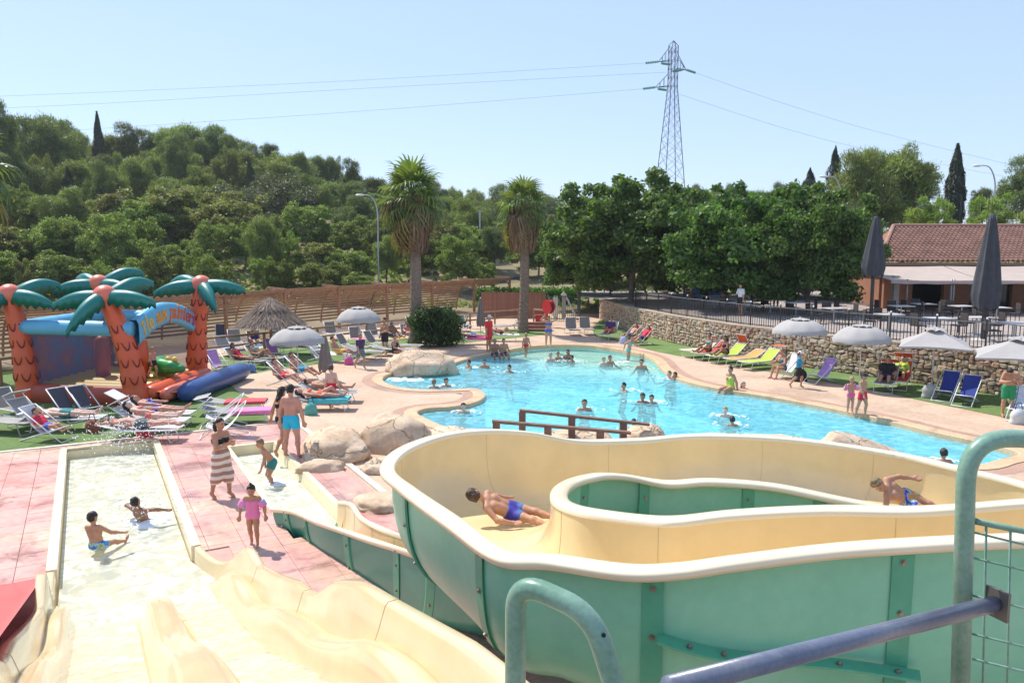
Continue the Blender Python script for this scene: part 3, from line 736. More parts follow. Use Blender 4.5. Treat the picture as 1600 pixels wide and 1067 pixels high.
fl_ins, fl_outs = build_flume(fl, OUT, INN, DEP, [3 * NS + 2, 6 * NS + 4, 9 * NS + 4, 11 * NS + 2, 12 * NS + 6, 15 * NS, 17 * NS + 4, 19 * NS + 5, 20 * NS + 6, 22 * NS], lipw=.19, odepth=lambda k: float(np.interp(k / NS, [0, 6, 8, 10, 12, 15, 18, 25], [1.5, 1.45, 1.22, 1.12, 1.05, .95, .85, .75])), oex=3.1)
# horizontal angle flange on the near wall, right of the section joint
rows = []
for k in range(3 * NS, 7 * NS - 4):
    lat = Vector((OUT[k].x - INN[k].x, OUT[k].y - INN[k].y, 0)).normalized()
    r = OUT[k] + Vector((0, 0, -.50 - .17 * (7 * NS - 4 - k) / NS)); w0 = .0
    rows.append([r + lat * .03, r + lat * .20, r + lat * .20 + Vector((0, 0, -.02)), r + lat * .03 + Vector((0, 0, -.02))])
mb = MB(); mb.grid(rows, flip=True); hf = mb.build('horizontal_flange', m_dgreen, fl)
for k in range(3 * NS + 2, 7 * NS - 5, 5):
    lat = Vector((OUT[k].x - INN[k].x, OUT[k].y - INN[k].y, 0)).normalized(); p = OUT[k] + Vector((0, 0, -.50 - .17 * (7 * NS - 4 - k) / NS)) + lat * .13
    x = MB(); x.tube([p - Vector((0, 0, .004)), p + Vector((0, 0, .028))], .018, 7); x.tube([p, p + Vector((0, 0, .008))], .028, 9); x.build('bolt', m_bolt, hf)
# lower return and exit
EX = [(8.6, 9.3, 1.12, 7.6, 8.9, 1.12), (8.0, 7.7, 1.10, 7.0, 8.4, 1.08), (6.2, 7.55, 1.05, 6.0, 8.6, 1.05), (4, 7.8, 1.02, 4.0, 8.9, 1.02), (1.6, 8.1, 1.0, 1.9, 9.2, 1.0), (0, 8.9, .97, .45, 10.0, .97)]
EXO = [Vector(e[:3]) for e in EX] + [G(690, 882, .93), G(640, 862, .88), G(570, 838, .70), G(500, 816, .52), G(462, 800, .42), G(429, 796, .30)]
EXI = [Vector(e[3:]) for e in EX] + [G(668, 850, .95), G(628, 839, .9), G(592, 826, .76), G(562, 809, .64), G(546, 788, .62), G(527, 785, .46)]
EXO = catmull(EXO, 6); EXI = catmull(EXI, 6)
nE = len(EXO)
build_flume(fl, EXO, EXI, lambda k: .62 + .02 * min(k, 30) / 30 - .14 * max(0, (k - 42) / 24), [38, 44, 50, 57, 62], lipw=.09, odepth=lambda k: .96 - .34 * max(0, (k - 44) / 22), oex=2.1, shell=noise_ramp_mat('shaded_green_fibreglass', [(.05, .27, .19), (.065, .30, .21), (.08, .33, .235)], 0.7, rough=.28, bump=.01, bscale=4, spec=.5, fine=.03))  # exit shell: same green fibreglass, with its shade painted in as darker teal
# legs of the flume
for (px, py, zt) in ((770, 1040, 1.62), (1250, 1010, 1.75), (905, 800, 1.2), (1300, 830, .95)):
    mb = MB(); p = G(px, py, zt); b = Vector((p.x, p.y, 0)); mb.box((b + p) / 2 , (.17, .17, zt)); 
    mb.box((b.x, b.y, .015), (.34, .34, .03)); mb.build('support_post', m_post, fl)

# ---------------- platform and railings around the viewpoint
plat = thing('slide_platform', 'timber and steel slide start platform in the foreground below the railings', 'platform', (0, 0, 0))
m_plat = mat('platform_deck', (.30, .25, .2), .8)
mb = MB(); mb.box((0.2, -.6, 3.27), (6.6, 5.4, .12)); mb.build('floor', m_plat, plat)
for x in (-2.6, 3.0):
    for y in (-3, 1.6):
        mb = MB(); mb.box((x, y, 1.605), (.16, .16, 3.21)); mb.build('support_post', m_post, plat)
m_rail = noise_ramp_mat('rail_green_paint', [(.13, .25, .17), (.19, .32, .235), (.23, .36, .28)], 5, rough=.33, bump=.03, bscale=30, spec=.5)
m_blue = noise_ramp_mat('rail_blue_paint', [(.105, .12, .175), (.135, .155, .215), (.17, .185, .225)], 6, rough=.3, bump=.04, bscale=40, spec=.55)
def arc_pts(pts, rad, n=7):
    pts = [Vector(p) for p in pts]; out = [pts[0]]
    for i in range(1, len(pts) - 1):
        a = (pts[i - 1] - pts[i]).normalized(); b = (pts[i + 1] - pts[i]).normalized(); r = rad[i - 1] if hasattr(rad, '__len__') else rad
        p0 = pts[i] + a * r; p2 = pts[i] + b * r
        for k in range(n + 1):
            t = k / n; out.append(p0 * (1 - t) ** 2 + pts[i] * 2 * t * (1 - t) + p2 * t * t)
    out.append(pts[-1]); return out
D1 = 2.1
hr = thing('stair_handrail', 'bent green tubular handrail end arching up at the bottom centre', 'handrail', P(805, 1067, D1))
o_ = hr.location.copy(); o_.z = 3.33; hr.location = o_
a0 = P(804, 1067, D1); a0.z = 3.33
top = P(806, 905, D1); b1 = P(925, 958, D1 - .12); c1 = P(965, 1085, D1 - .16); c2 = c1.copy(); c2.z = 3.33; c2.x += .06; c2.y -= .05
mb = MB(); mb.tube([p - o_ for p in arc_pts([a0, top, b1, c1, c2], [.095, .09, .05], 9)], .0305, 20); mb.build('tube', m_rail, hr, smooth=True)
q = P(941, 984, D1 - .125) - o_
mb = MB(); mb.tube([q + Vector((-.0, -.028, .002)), q + Vector((0, -.034, .003))], .006, 10); mb.build('drain_hole', mat('black_hole', (.01, .01, .01), .8), hr)
D2 = 2.5
gt = thing('platform_gate', 'green tubular railing with wire mesh infill at the right edge', 'railing', (0, 0, 0))
p0 = P(1505, 1067, D2); p0.z = 3.33; gt.location = p0
pt = P(1511, 683, D2); p3 = P(1760, 690, D2 + .05)
mb = MB(); mb.tube([p - p0 for p in arc_pts([p0, pt, p3, Vector((p3.x, p3.y, 3.33))], [.16, .1], 10)], .030, 20); mb.build('tube', m_rail, gt, smooth=True)
fb = MB()
fb.tube([P(1524, 814, D2) - p0, P(1760, 862, D2 + .03) - p0], .011, 10); fb.build('mesh_top_bar', m_rail, gt, smooth=True)
for (x, y0, y1) in ((1541, 820, 1100), (1579, 828, 1100), (1622, 836, 1100), (1664, 844, 1100)):
    w = MB(); w.tube([P(x, y0, D2) - p0, P(x - 8, 1180, D2) - p0], .0042, 6); w.build('mesh_wire', m_rail, gt, smooth=True)
for y in (831, 871, 930, 990, 1029, 1070):
    w = MB(); w.tube([P(1520, y, D2 - .004) - p0, P(1700, y + 44, D2 - .004) - p0], .0042, 6); w.build('mesh_wire', m_rail, gt, smooth=True)
br = thing('blue_handrail', 'blue painted tubular handrail slanting across the bottom right foreground', 'handrail', (0, 0, 0))
q0 = P(1553, 943, 2.46); q1 = P(1000, 1085, 1.62); br.location = q0
d = (q1 - q0).normalized(); q2 = q0 + d * 1.5
mb = MB(); mb.tube([Vector((0, 0, 0)), q2 - q0], .0265, 20); mb.build('tube', m_blue, br, smooth=True)
mb = MB(); mb.box((.012, .006, 0), (.012, .09, .10), Matrix.Rotation(.35, 3, 'Z')); mb.build('fixing_plate', mat('rail_plate', (.17, .15, .13), .5, metal=.4), br)
mb = MB(); mb.tube([q2 - q0, Vector((q2.x - q0.x, q2.y - q0.y, 3.33 - q0.z))], .0265, 12); mb.build('post', m_blue, br, smooth=True)
# ================================================================== vegetation
def unit(n):
    v = rng.normal(size=(n, 3)); return v / np.linalg.norm(v, axis=1, keepdims=True)
def leaf_quads(C, N, size, aspect, up=None, jitter=.35):
    """C centres (n,3), N normals (n,3) -> diamond quads"""
    n = len(C); N = N / np.maximum(np.linalg.norm(N, axis=1, keepdims=True), 1e-6)
    T = unit(n) if up is None else up + unit(n) * .7
    T = T - N * (T * N).sum(1, keepdims=True); T /= np.maximum(np.linalg.norm(T, axis=1, keepdims=True), 1e-6)
    B = np.cross(N, T); s = size * (1 + jitter * rng.uniform(-1, 1, (n, 1)))
    bend = N * s * rng.uniform(-.25, .25, (n, 1))
    V = np.stack([C - T * s, C + B * s * aspect + bend, C + T * s, C - B * s * aspect + bend], 1).reshape(-1, 3)
    return V
def leaf_cloud(name, clumps, n, size, aspect, m, shell=.55, nbias=.9, up=None, flat_bottom=True):
    cl = np.array([c for c, r in clumps]); rr = np.array([r for c, r in clumps], dtype=float)
    w = (rr[:, 0] * rr[:, 2]); w /= w.sum(); k = rng.choice(len(cl), n, p=w)
    d = unit(n); rad = rng.uniform(shell, 1.0, (n, 1)) ** .6
    if flat_bottom: d[:, 2] = np.where(d[:, 2] < -.45, -d[:, 2], d[:, 2])
    C = cl[k] + d * rad * rr[k] * (1 + .18 * rng.normal(size=(n, 1)))
    N = d * nbias + unit(n)
    U = None if up is None else np.asarray(up) + d * 1.2
    V = leaf_quads(C, N, size, aspect, U)
    return fastmesh(name, V, 4, np.arange(len(V)), m)
def limb_mesh(name, ends, trunk_h, r0, m, lean=(0, 0), base_flare=1.3, wob=.12):
    mb = MB(); top = Vector((lean[0], lean[1], trunk_h))
    pts = [Vector((0, 0, -.4)), Vector((lean[0] * .2 + wob * random.uniform(-1, 1), lean[1] * .2, trunk_h * .35)), Vector((lean[0] * .6, lean[1] * .6 + wob * random.uniform(-1, 1), trunk_h * .7)), top]
    mb.tube(catmull(pts, 3), [r0 * base_flare] + [r0 * (1 - .4 * i / 9) for i in range(9)], 8)
    for e in ends:
        e = Vector(e); mid = (top * .55 + e * .45) + Vector((random.uniform(-.3, .3), random.uniform(-.3, .3), random.uniform(-.2, .4)))
        st = pts[2].lerp(top, random.uniform(.2, 1))
        mb.tube(catmull([st, mid, e], 3), [r0 * .5, r0 * .45, r0 * .4, r0 * .33, r0 * .26, r0 * .2, r0 * .12], 5)
    return mb.mesh(name, m, True)
m_bark = mat('pine_bark', (.16, .11, .08), .9, .3, 8, .5, 20)
m_bark2 = mat('grey_bark', (.20, .17, .14), .9, .3, 8, .5, 20)
m_pine = leafmat('pine_needles', (.135, .18, .06), .42, .45, .22, tcol=(1.25, 1.3, .55))
m_pine2 = leafmat('pine_needles_light', (.20, .245, .075), .42, .45, .2)
m_dark = leafmat('dark_conifer_needles', (.04, .06, .03), .2, .4, .2)
m_bush = leafmat('acacia_leaves', (.185, .24, .065), .42, .5, .28)
m_bush2 = leafmat('dry_leaves', (.215, .225, .08), .4, .5, .25)
m_mul = leafmat('mulberry_leaves', (.10, .18, .046), .45, .45, .08, rough=.5)
m_hedge = leafmat('hedge_leaves', (.085, .20, .03), .45, .4, .05)
m_bamboo = leafmat('bamboo_leaves', (.22, .30, .07), .5, .35, .1)
m_olive = leafmat('olive_leaves', (.12, .145, .075), .3, .35, .1)
def crown_clumps(n, rx, rz, zc, rmin, rmax, flat=.8, seed=0, shellb=.55):
    r_ = np.random.default_rng(seed); out = []
    for i in range(n):
        d = r_.normal(size=3); d /= np.linalg.norm(d)
        if d[2] < -.8: d[2] *= -.6
        q = r_.uniform(shellb, 1) ** .8; r = r_.uniform(rmin, rmax)
        out.append(((d[0] * q * rx, d[1] * q * rx, zc + d[2] * q * rz), (r, r, r * flat)))
    return out
KIND = {}
def make_kind(kind, variants):
    KIND[kind] = variants
pv = []
for v in range(4):                                # Aleppo pines: nominal height 10
    cl = crown_clumps(60, 3.0, 4.4, 5.6, .55, 1.15, 1.25, 10 + v, .3)
    cr = leaf_cloud('crown', cl, 24000, .20, .15, m_pine if v % 2 == 0 else m_pine2, .5, .8, up=(0, 0, .9))
    tk = limb_mesh('trunk', [c for c, r in cl[:12]], 5.2, .20, m_bark, (random.uniform(-.6, .6), random.uniform(-.4, .4)))
    pv.append((cr, tk))
make_kind('pine', pv)
pv = []
for v in range(5):                                # broad-leaved scrub trees: nominal height 7
    cl = crown_clumps(70, 3.1, 3.4, 3.6, .35, .85, .85, 40 + v, .25)
    cr = leaf_cloud('crown', cl, 20000, .105, .55, m_bush2 if v == 3 else m_bush, .3, .7)
    tk = limb_mesh('trunk', [c for c, r in cl[:14]], 2.6, .12, m_bark2, (random.uniform(-.4, .4), 0))
    pv.append((cr, tk))
make_kind('scrub', pv)
def cypress(seed, h=9, r=.75, mm=None, n=7000, rag=.12):
    z = rng.uniform(0, 1, n) ** .9; R_ = r * np.minimum(1, (1 - z) * 1.9) ** .8 * (.75 + .25 * np.sin(np.minimum(z * 9, 1.57))); th = rng.uniform(0, 2 * math.pi, n)
    q = R_ * rng.uniform(.7, 1.05, n) * (1 + rag * np.sin(th * 3 + z * 25))
    C = np.stack([q * np.cos(th), q * np.sin(th), .4 + z * h], 1); N = np.stack([np.cos(th), np.sin(th), .4 + 0 * z], 1) + .6 * unit(n)
    V = leaf_quads(C, N, .20, .3, np.array([[0, 0, 1.6]]) + 0 * C)
    cr = fastmesh('crown', V, 4, np.arange(len(V)), mm or m_dark)
    mb = MB(); mb.tube([(0, 0, -.3), (0, 0, h * .8)], [.14, .03], 6); return cr, mb.mesh('trunk', m_bark, True)
make_kind('cypress', [cypress(1)])
make_kind('fir', [cypress(2, 8, 1.5, m_dark, 6000, .5)])
pv = []
for v in range(2):                                # dense dark mulberry / plane trees, nominal height 7.5, radius 4
    cl = crown_clumps(170, 3.9, 3.1, 4.3, .5, 1.0, .85, 70 + v, .3)
    r_ = random.Random(v)
    for _ in range(26):
        a_ = r_.uniform(0, 6.28); e_ = r_.uniform(-.1, 1.3); q_ = r_.uniform(1.05, 1.25); rr_ = r_.uniform(.3, .55); cl.append(((3.9 * q_ * math.cos(a_) * math.cos(e_), 3.9 * q_ * math.sin(a_) * math.cos(e_), 4.3 + 3.1 * q_ * math.sin(e_)), (rr_, rr_, rr_)))
    cr = leaf_cloud('crown', cl, 95000, .115, .62, m_mul, .35, .9)
    tk = limb_mesh('trunk', [c for c, r in cl[:10]], 2.6, .2, m_bark2, (.2, 0))
    pv.append((cr, tk))
make_kind('mulberry', pv)
cl = crown_clumps(40, 2.6, 2.2, 2.4, .6, 1.0, .9, 91, .3); make_kind('olive', [(leaf_cloud('crown', cl, 9000, .10, .35, m_olive, .4, .8), limb_mesh('trunk', [c for c, r in cl[:8]], 1.2, .14, m_bark2))])
def bamboo():
    cl = [((random.gauss(0, .8), random.gauss(0, .5), z), (.45, .45, .5)) for z in np.linspace(.6, 4.2, 26)]
    cr = leaf_cloud('foliage', cl, 5000, .13, .22, m_bamboo, .2, .5)
    mb = MB()
    for i in range(9):
        x, y = random.gauss(0, .5), random.gauss(0, .3); mb.tube([(x, y, -.2), (x * 1.2, y, 2.4), (x * 1.7, y, 4.4)], [.04, .03, .01], 5)
    return cr, mb.mesh('canes', mat('bamboo_cane', (.25, .28, .08), .5), True)
make_kind('bamboo', [bamboo()])
HN = {'pine': 10.0, 'scrub': 7.2, 'cypress': 9.4, 'fir': 8.4, 'mulberry': 7.6, 'olive': 5.0, 'bamboo': 4.8}
def plant(kind, name, label, base, height, cat='tree', group=None, rz=None, wide=1.0, v=None, parts=('crown', 'trunk')):
    vs = KIND[kind]; cr, tk = vs[(random.randrange(len(vs)) if v is None else v) % len(vs)]
    t = thing(name, label, cat, base, random.uniform(0, 6.28) if rz is None else rz, group)
    s = height / HN[kind]
    link(parts[0], cr, t, scale=(s * wide, s * wide, s)); link(parts[1], tk, t, scale=(s * wide, s * wide, s))
    return t
# hillside rows: (depth, [(px, top_py)...], kind, row phrase)
def top_z(px, py, Y): return P(px, py, Y).z
def interp_rows(xs, ys, px): return float(np.interp(px, xs, ys))
SKX = [-80, 0, 30, 60, 110, 150, 200, 280, 350, 420, 480, 560, 582, 600, 640, 700, 745, 800, 870, 950, 1050, 1150, 1250, 1330, 1450, 1600, 1700]
SKY = [190, 192, 192, 184, 188, 222, 198, 194, 206, 218, 236, 246, 268, 286, 284, 284, 293, 293, 300, 298, 290, 289, 294, 292, 300, 300, 290]
def row(depth, px0, px1, step, dy, kind, nm, phrase, hmin, hmax, jit=10, cat='tree', yfun=None, zoff=0, wide=1.0, mix=0.0):
    px = px0; pts = []
    while px < px1:
        pts.append(px + random.uniform(-.3, .3) * step); px += step * random.uniform(.85, 1.15)
    for i, q in enumerate(pts):
        Y = depth * random.uniform(.96, 1.04)
        py = (interp_rows(SKX, SKY, q) + dy if yfun is None else yfun(q)) + random.uniform(-jit, jit)
        p = P(q, py, Y); gz = ter(p.x, Y) - .3 + zoff; h = p.z - gz
        h = max(hmin, min(hmax, h))
        kd = kind
        if mix and random.random() < mix: kd = 'pine' if kind == 'scrub' else random.choice(('scrub', 'olive'))
        plant(kd, nm, '%s, %s from the left' % (phrase, ordw(i)), (p.x, Y, p.z - h), h, cat, phrase, wide=wide * random.choice((random.uniform(.6, .95), random.uniform(.9, 1.45))))
row(126, -60, 590, 27, 6, 'pine', 'pine_tree', 'dark pine on the skyline of the left wooded hill', 9, 15, 9)
row(112, -60, 600, 30, 34, 'pine', 'pine_tree', 'tree just below the crest of the left hill', 8, 14, 14, mix=.2)
row(98, -60, 760, 32, 78, 'pine', 'pine_tree', 'tree half way down the left hillside', 6, 13, 20, mix=.35, yfun=lambda q: interp_rows([-60, 300, 500, 600, 760], [238, 268, 290, 318, 322], q))
row(84, -80, 900, 36, 0, 'scrub', 'leafy_tree', 'green leafy tree on the lower slope behind the slatted shelter', 5, 12, 24, mix=.25, yfun=lambda q: interp_rows([-80, 200, 500, 650, 900], [292, 302, 318, 330, 345], q))
row(72, -80, 770, 38, 0, 'scrub', 'leafy_tree', 'small leafy tree standing close behind the slatted shelter', 3.5, 10, 26, mix=.12, yfun=lambda q: interp_rows([-80, 300, 560, 770], [340, 352, 372, 385], q))
row(64, -110, 560, 52, 0, 'scrub', 'leafy_shrub', 'low shrub right against the back of the slatted shelter', 2.5, 5.5, 14, 'shrub', yfun=lambda q: interp_rows([-80, 300, 560], [385, 398, 415], q))
row(150, 585, 1330, 26, 2, 'pine', 'pine_tree', 'distant pine along the middle skyline', 10, 17, 5)
row(122, 600, 1000, 28, 14, 'pine', 'pine_tree', 'far tree below the middle skyline', 8, 14, 9, mix=.3)
row(104, 640, 1260, 38, 0, 'scrub', 'leafy_tree', 'leafy tree behind the car park', 6, 11, 14, mix=.2, yfun=lambda q: 338)
row(92, 840, 1010, 50, 0, 'scrub', 'dry_shrub', 'dry shrub at the edge of the car park', 3, 5, 6, 'shrub', yfun=lambda q: 392)
# undergrowth covering the slopes
n = 42000
Yu = rng.uniform(63, 150, n); pxu = rng.uniform(-150, 1750, n); Xu = (pxu - 800) / 1200 * Yu
Zu = ter_arr(Xu, Yu) + rng.uniform(-.2, .9, n) * (.5 + .5 * np.sin(Xu * .35) * np.cos(Yu * .3))
keep = ~((pxu > 640) & (pxu < 960) & (Yu > 66) & (Yu < 100)) & ~((pxu > 1150) & (Yu < 70))
C_ = np.stack([Xu, Yu, Zu], 1)[keep]
N_ = unit(len(C_)) + np.array([[0, -.3, .8]])
ug = link('undergrowth', fastmesh('undergrowth', leaf_quads(C_, N_, .38, .5), 4, np.arange(len(C_) * 4), m_bush)); tag(ug, 'low green undergrowth covering the wooded slopes', 'undergrowth', kind='stuff')
# single trees
def single(kind, nm, label, px, top, depth, base_py=None, h=None, wide=1.0, cat='tree', v=None, rz=None):
    p = P(px, top, depth); gz = ter(p.x, depth) - .3
    hh = h if h else p.z - gz
    return plant(kind, nm, label, (p.x, depth, p.z - hh), hh, cat, wide=wide, v=v, rz=rz)
single('cypress', 'cypress_tree', 'slender dark cypress piercing the left skyline', 151, 176, 119, h=13.5, wide=.9)
single('pine', 'pine_tree', 'tall broad pine at the top left corner of the hill', 70, 170, 108, h=13, wide=1.0, v=0)
single('pine', 'pine_tree', 'tall pine cut off by the left picture edge', -10, 158, 95, h=13, wide=.6, v=2)
single('fir', 'dark_conifer', 'small dark conifer on the left slope, left of the tiled roof', 105, 262, 92, h=7, wide=.7)
single('fir', 'dark_conifer', 'small dark conifer on the left slope, beside the tiled roof', 160, 290, 92, h=6, wide=.7)
single('fir', 'dark_conifer', 'slim dark conifer in the middle of the left hillside', 390, 250, 104, h=6.5, wide=.6)
for i, (px, tp, w_, vv) in enumerate(((1345, 238, 1.0, 1), (1385, 224, 1.2, 3), (1420, 236, 1.0, 1))):
    single('pine', 'pine_tree', ['left trunk of the big spreading pine clump behind the restaurant', 'middle and tallest pine of the big clump behind the restaurant', 'right pine of the big clump behind the restaurant, reaching rightwards'][i], px, tp, 78 + i, h=11, wide=w_, v=vv)
single('fir', 'dark_conifer', 'dark conifer left of the big pine clump', 1306, 230, 86, h=9, wide=.55)
single('fir', 'dark_conifer', 'shorter dark conifer left of the big pine clump', 1266, 264, 86, h=7, wide=.8)
single('olive', 'rounded_shrub', 'rounded grey-green shrub above the mulberry crowns', 1282, 292, 72, h=5.5, cat='shrub')
single('olive', 'rounded_shrub', 'rounded grey-green shrub in front of the big pine clump', 1325, 312, 70, h=5, cat='shrub')
single('cypress', 'cypress_tree', 'dark cypress standing above the restaurant roof on the right', 1497, 226, 88, h=9.5, wide=1.35)
single('pine', 'pine_tree', 'dark pine cut off by the right picture edge', 1606, 252, 84, h=9, wide=1.0, v=2)
single('pine', 'pine_tree', 'low pine behind the fence right of the cypress', 1535, 288, 92, h=6, wide=.7, v=0)
for i, (px, tp) in enumerate(((1432, 318), (1470, 304), (1545, 300), (1592, 322))):
    plant('bamboo', 'bamboo_clump', ['pale bamboo clump nearest the left end of the restaurant roof', 'bright bamboo clump left of the big closed parasol', 'bright bamboo clump above the big closed parasol', 'pale bamboo clump at the right picture edge'][i], P(px, tp, 64) - Vector((0, 0, 4.9)), 4.9, 'bamboo')
# terrace trees
plant('mulberry', 'mulberry_tree', 'large dense tree overhanging the left end of the terrace', (P(985, 400, 53).x, 53, .2), 9.2, wide=1.04, v=0, rz=.4)
plant('mulberry', 'mulberry_tree', 'middle dense tree on the terrace with a low spreading crown', (P(1160, 400, 45).x, 45, .35), 7.9, wide=1.02, v=1, rz=1.0)
plant('mulberry', 'mulberry_tree', 'right dense tree on the terrace beside the restaurant', (P(1284, 400, 43), P(1284, 400, 43))[0].to_3d() * 0 + Vector((P(1268, 400, 43).x, 43, .45)), 7.5, wide=.84, v=0, rz=3.0)
plant('mulberry', 'mulberry_tree', 'dark tree filling the gap behind the left terrace tree', (P(905, 400, 62).x, 62, .3), 7.4, wide=.8, v=1, rz=2.0)
plant('mulberry', 'mulberry_tree', 'dark tree behind the gap between the left and middle terrace trees', (P(1072, 400, 60).x, 60, .6), 8.2, wide=.95, v=0, rz=5.0)
plant('mulberry', 'mulberry_tree', 'dark tree standing behind the middle and right terrace trees', (P(1225, 400, 57).x, 57, .8), 8.0, wide=.95, v=1, rz=4.0)
for i, (px, tp, Y, w_) in enumerate(((955, 432, 60, 1.0), (1010, 436, 63, 1.2), (1070, 428, 66, 1.2), (1130, 430, 64, 1.2), (1190, 432, 62, 1.1), (1240, 428, 60, 1.0), (1295, 420, 56, .8))):
    p = P(px, tp, Y); plant('olive', 'garden_shrub', 'dark garden shrub at the back of the terrace, %s from the left' % ordw(i), (p.x, Y, 1.4), (p.z - 1.4) * 1.25, 'shrub', 'shrubs at the back of the terrace', wide=w_ * 2.2)
# oleander bush beside the left palm
cl = [((x, y, z), (.5, .5, .45)) for x, y, z in [(random.gauss(0, .5), random.gauss(0, .45), random.uniform(.15, 1.7)) for _ in range(60)]]
ob = thing('oleander_bush', 'dark rounded oleander bush beside the left palm trunk', 'bush', G(686, 541))
link('foliage', leaf_cloud('foliage', cl, 15000, .10, .28, leafmat('oleander_leaves', (.05, .10, .03), .35, .4, .05), .2, .8, up=(0, 0, .6)), ob)
mb = MB()
for i in range(8): a = i * .8; mb.tube([(0, 0, -.05), (.4 * math.cos(a), .3 * math.sin(a), .7), (.8 * math.cos(a), .6 * math.sin(a), 1.4)], [.04, .03, .015], 5)
mb.build('stems', m_bark2, ob, smooth=True)
# ---------------- fan palms
m_frond = leafmat('palm_fan', (.135, .19, .05), .42, .3, .15, rough=.42)
m_frond2 = leafmat('palm_fan_old', (.30, .24, .06), .35, .3, .3)
m_dead = leafmat('palm_dead_skirt', (.23, .145, .085), .15, .5, .1, rough=.9, tcol=(1.1, 1, .8))
m_ptrunk = mat('palm_trunk', (.21, .15, .11), .95, .35, 9, .9, 14)
def fan_mesh(droop, m, seed):
    r_ = random.Random(seed); mb = MB(); L = .95
    mb.tube([(0, 0, 0), (L * .5, 0, .05), (L, 0, 0)], [.022, .016, .012], 5)
    n = 17
    for i in range(n):
        a = R(-118 + 236 * i / (n - 1)); l = .95 * (1 - .25 * abs(i - 8) / 8) * r_.uniform(.88, 1.08)
        d = Vector((math.cos(a), math.sin(a), 0)); s = Vector((-d.y, d.x, 0)); w = .055
        c = Vector((L, 0, 0)); dz = -droop * l
        V = [c, c + d * l * .5 + s * w + Vector((0, 0, -.02)), c + d * l * .5 - s * w + Vector((0, 0, -.02 - .03)), c + d * l * .82 + s * w * .5 + Vector((0, 0, dz * .35)), c + d * l * .82 - s * w * .5 + Vector((0, 0, dz * .35 - .02)), c + d * l * 1.0 + Vector((0, 0, dz))]
        mb.add(V, [(0, 2, 1), (1, 2, 4, 3), (3, 4, 5)])
    return mb.mesh('frond', m)
fans = [fan_mesh(.42, m_frond, 1), fan_mesh(.7, m_frond, 2), fan_mesh(1.0, m_frond, 3)]; fan_old = fan_mesh(1.3, m_frond2, 4); fan_dead = fan_mesh(1.5, m_dead, 5)
def palm(label, base, trunk_h, r, skirt_h, n=44, old=8, scale=1.0, hang=0):
    t = thing('fan_palm', label, 'palm tree', base)
    mb = MB(); N = 60; pts = []; rad = []
    for i in range(N):
        z = trunk_h * i / (N - 1); pts.append((.10 * math.sin(z * .4), .08 * math.sin(z * .3 + 1), z)); rad.append(r * (1.25 - .25 * min(1, z / .8)) * (1 + .05 * (i % 2)) * (1 - .18 * i / N))
    mb.tube(pts, rad, 12); mb.build('trunk', m_ptrunk, t)
    # skirt of dead leaves: tapering strips hanging round the trunk
    k = 900; V = []; topz = trunk_h
    th = rng.uniform(0, 2 * math.pi, k); z1 = topz - rng.uniform(0, .75, k) * skirt_h; ln = rng.uniform(.5, 1.1, k)
    z0 = np.maximum(z1 - ln, topz - skirt_h * 1.08)
    prof = lambda z: r * 1.0 + (.55 + .35 * np.sin(np.clip((topz - z) / skirt_h, 0, 1) * math.pi * .75)) * np.clip(1.25 - .55 * (topz - z) / skirt_h, .3, 1.3) * .78
    r1 = prof(z1) * rng.uniform(.55, 1.0, k); r0_ = prof(z0) * rng.uniform(.75, 1.1, k); w = rng.uniform(.03, .09, k)
    c, s_ = np.cos(th), np.sin(th)
    for (rr, zz, ww) in ((r1, z1, w), (r0_, z0, w * .3)):
        V.append(np.stack([rr * c - s_ * ww, rr * s_ + c * ww, zz], 1)); V.append(np.stack([rr * c + s_ * ww, rr * s_ - c * ww, zz], 1))
    V = np.stack([V[0], V[1], V[3], V[2]], 1).reshape(-1, 3)
    sk = link('dead_leaf_skirt', fastmesh('dead_leaf_skirt', V, 4, np.arange(len(V)), m_dead), t); sk['kind'] = 'stuff'
    for i in range(n):
        u = i / n; el = R(74 - 128 * u) + random.uniform(-.12, .12); az = i * 2.399 + random.uniform(-.2, .2)
        me = fans[min(2, int(u * 3))]
        o = link('frond', me, t, loc=(0, 0, trunk_h + .15 - .35 * u), rot=(random.uniform(-.3, .3), -el, az), scale=(scale * random.uniform(.85, 1.1),) * 3)
    for i in range(13):
        link('frond', fan_dead, t, loc=(0, 0, trunk_h - .2 - random.uniform(0, .6)), rot=(random.uniform(-.5, .5), R(random.uniform(5, 75)), random.uniform(0, 6.28)), scale=(scale * random.uniform(.75, 1.0),) * 3)
    for i in range(old):
        az = hang + random.uniform(-1.6, 1.6); el = R(random.uniform(-65, -25))
        link('frond', fan_old, t, loc=(0, 0, trunk_h - .35 - random.uniform(0, .8)), rot=(random.uniform(-.4, .4), -el, az), scale=(scale * random.uniform(.8, 1.05),) * 3)
    return t
pb = G(648, 540); palm('taller fan palm left of the pool with a shaggy brown skirt', pb, P(640, 306, pb.y).z, .31, 2.9, hang=3.3, old=12, scale=1.08)
pb = G(817, 520); palm('shorter fan palm at the far end of the pool by the board fence', pb, P(808, 322, pb.y).z, .30, 2.6, n=36, old=14, hang=3.0, scale=1.0)
pb = Vector((P(-62, 300, 30).x, 30, 0)); palm('fan palm at the left picture edge with orange dying fronds', pb, P(-16, 262, 30).z, .3, 2.2, n=30, old=26, hang=0.0, scale=1.15)
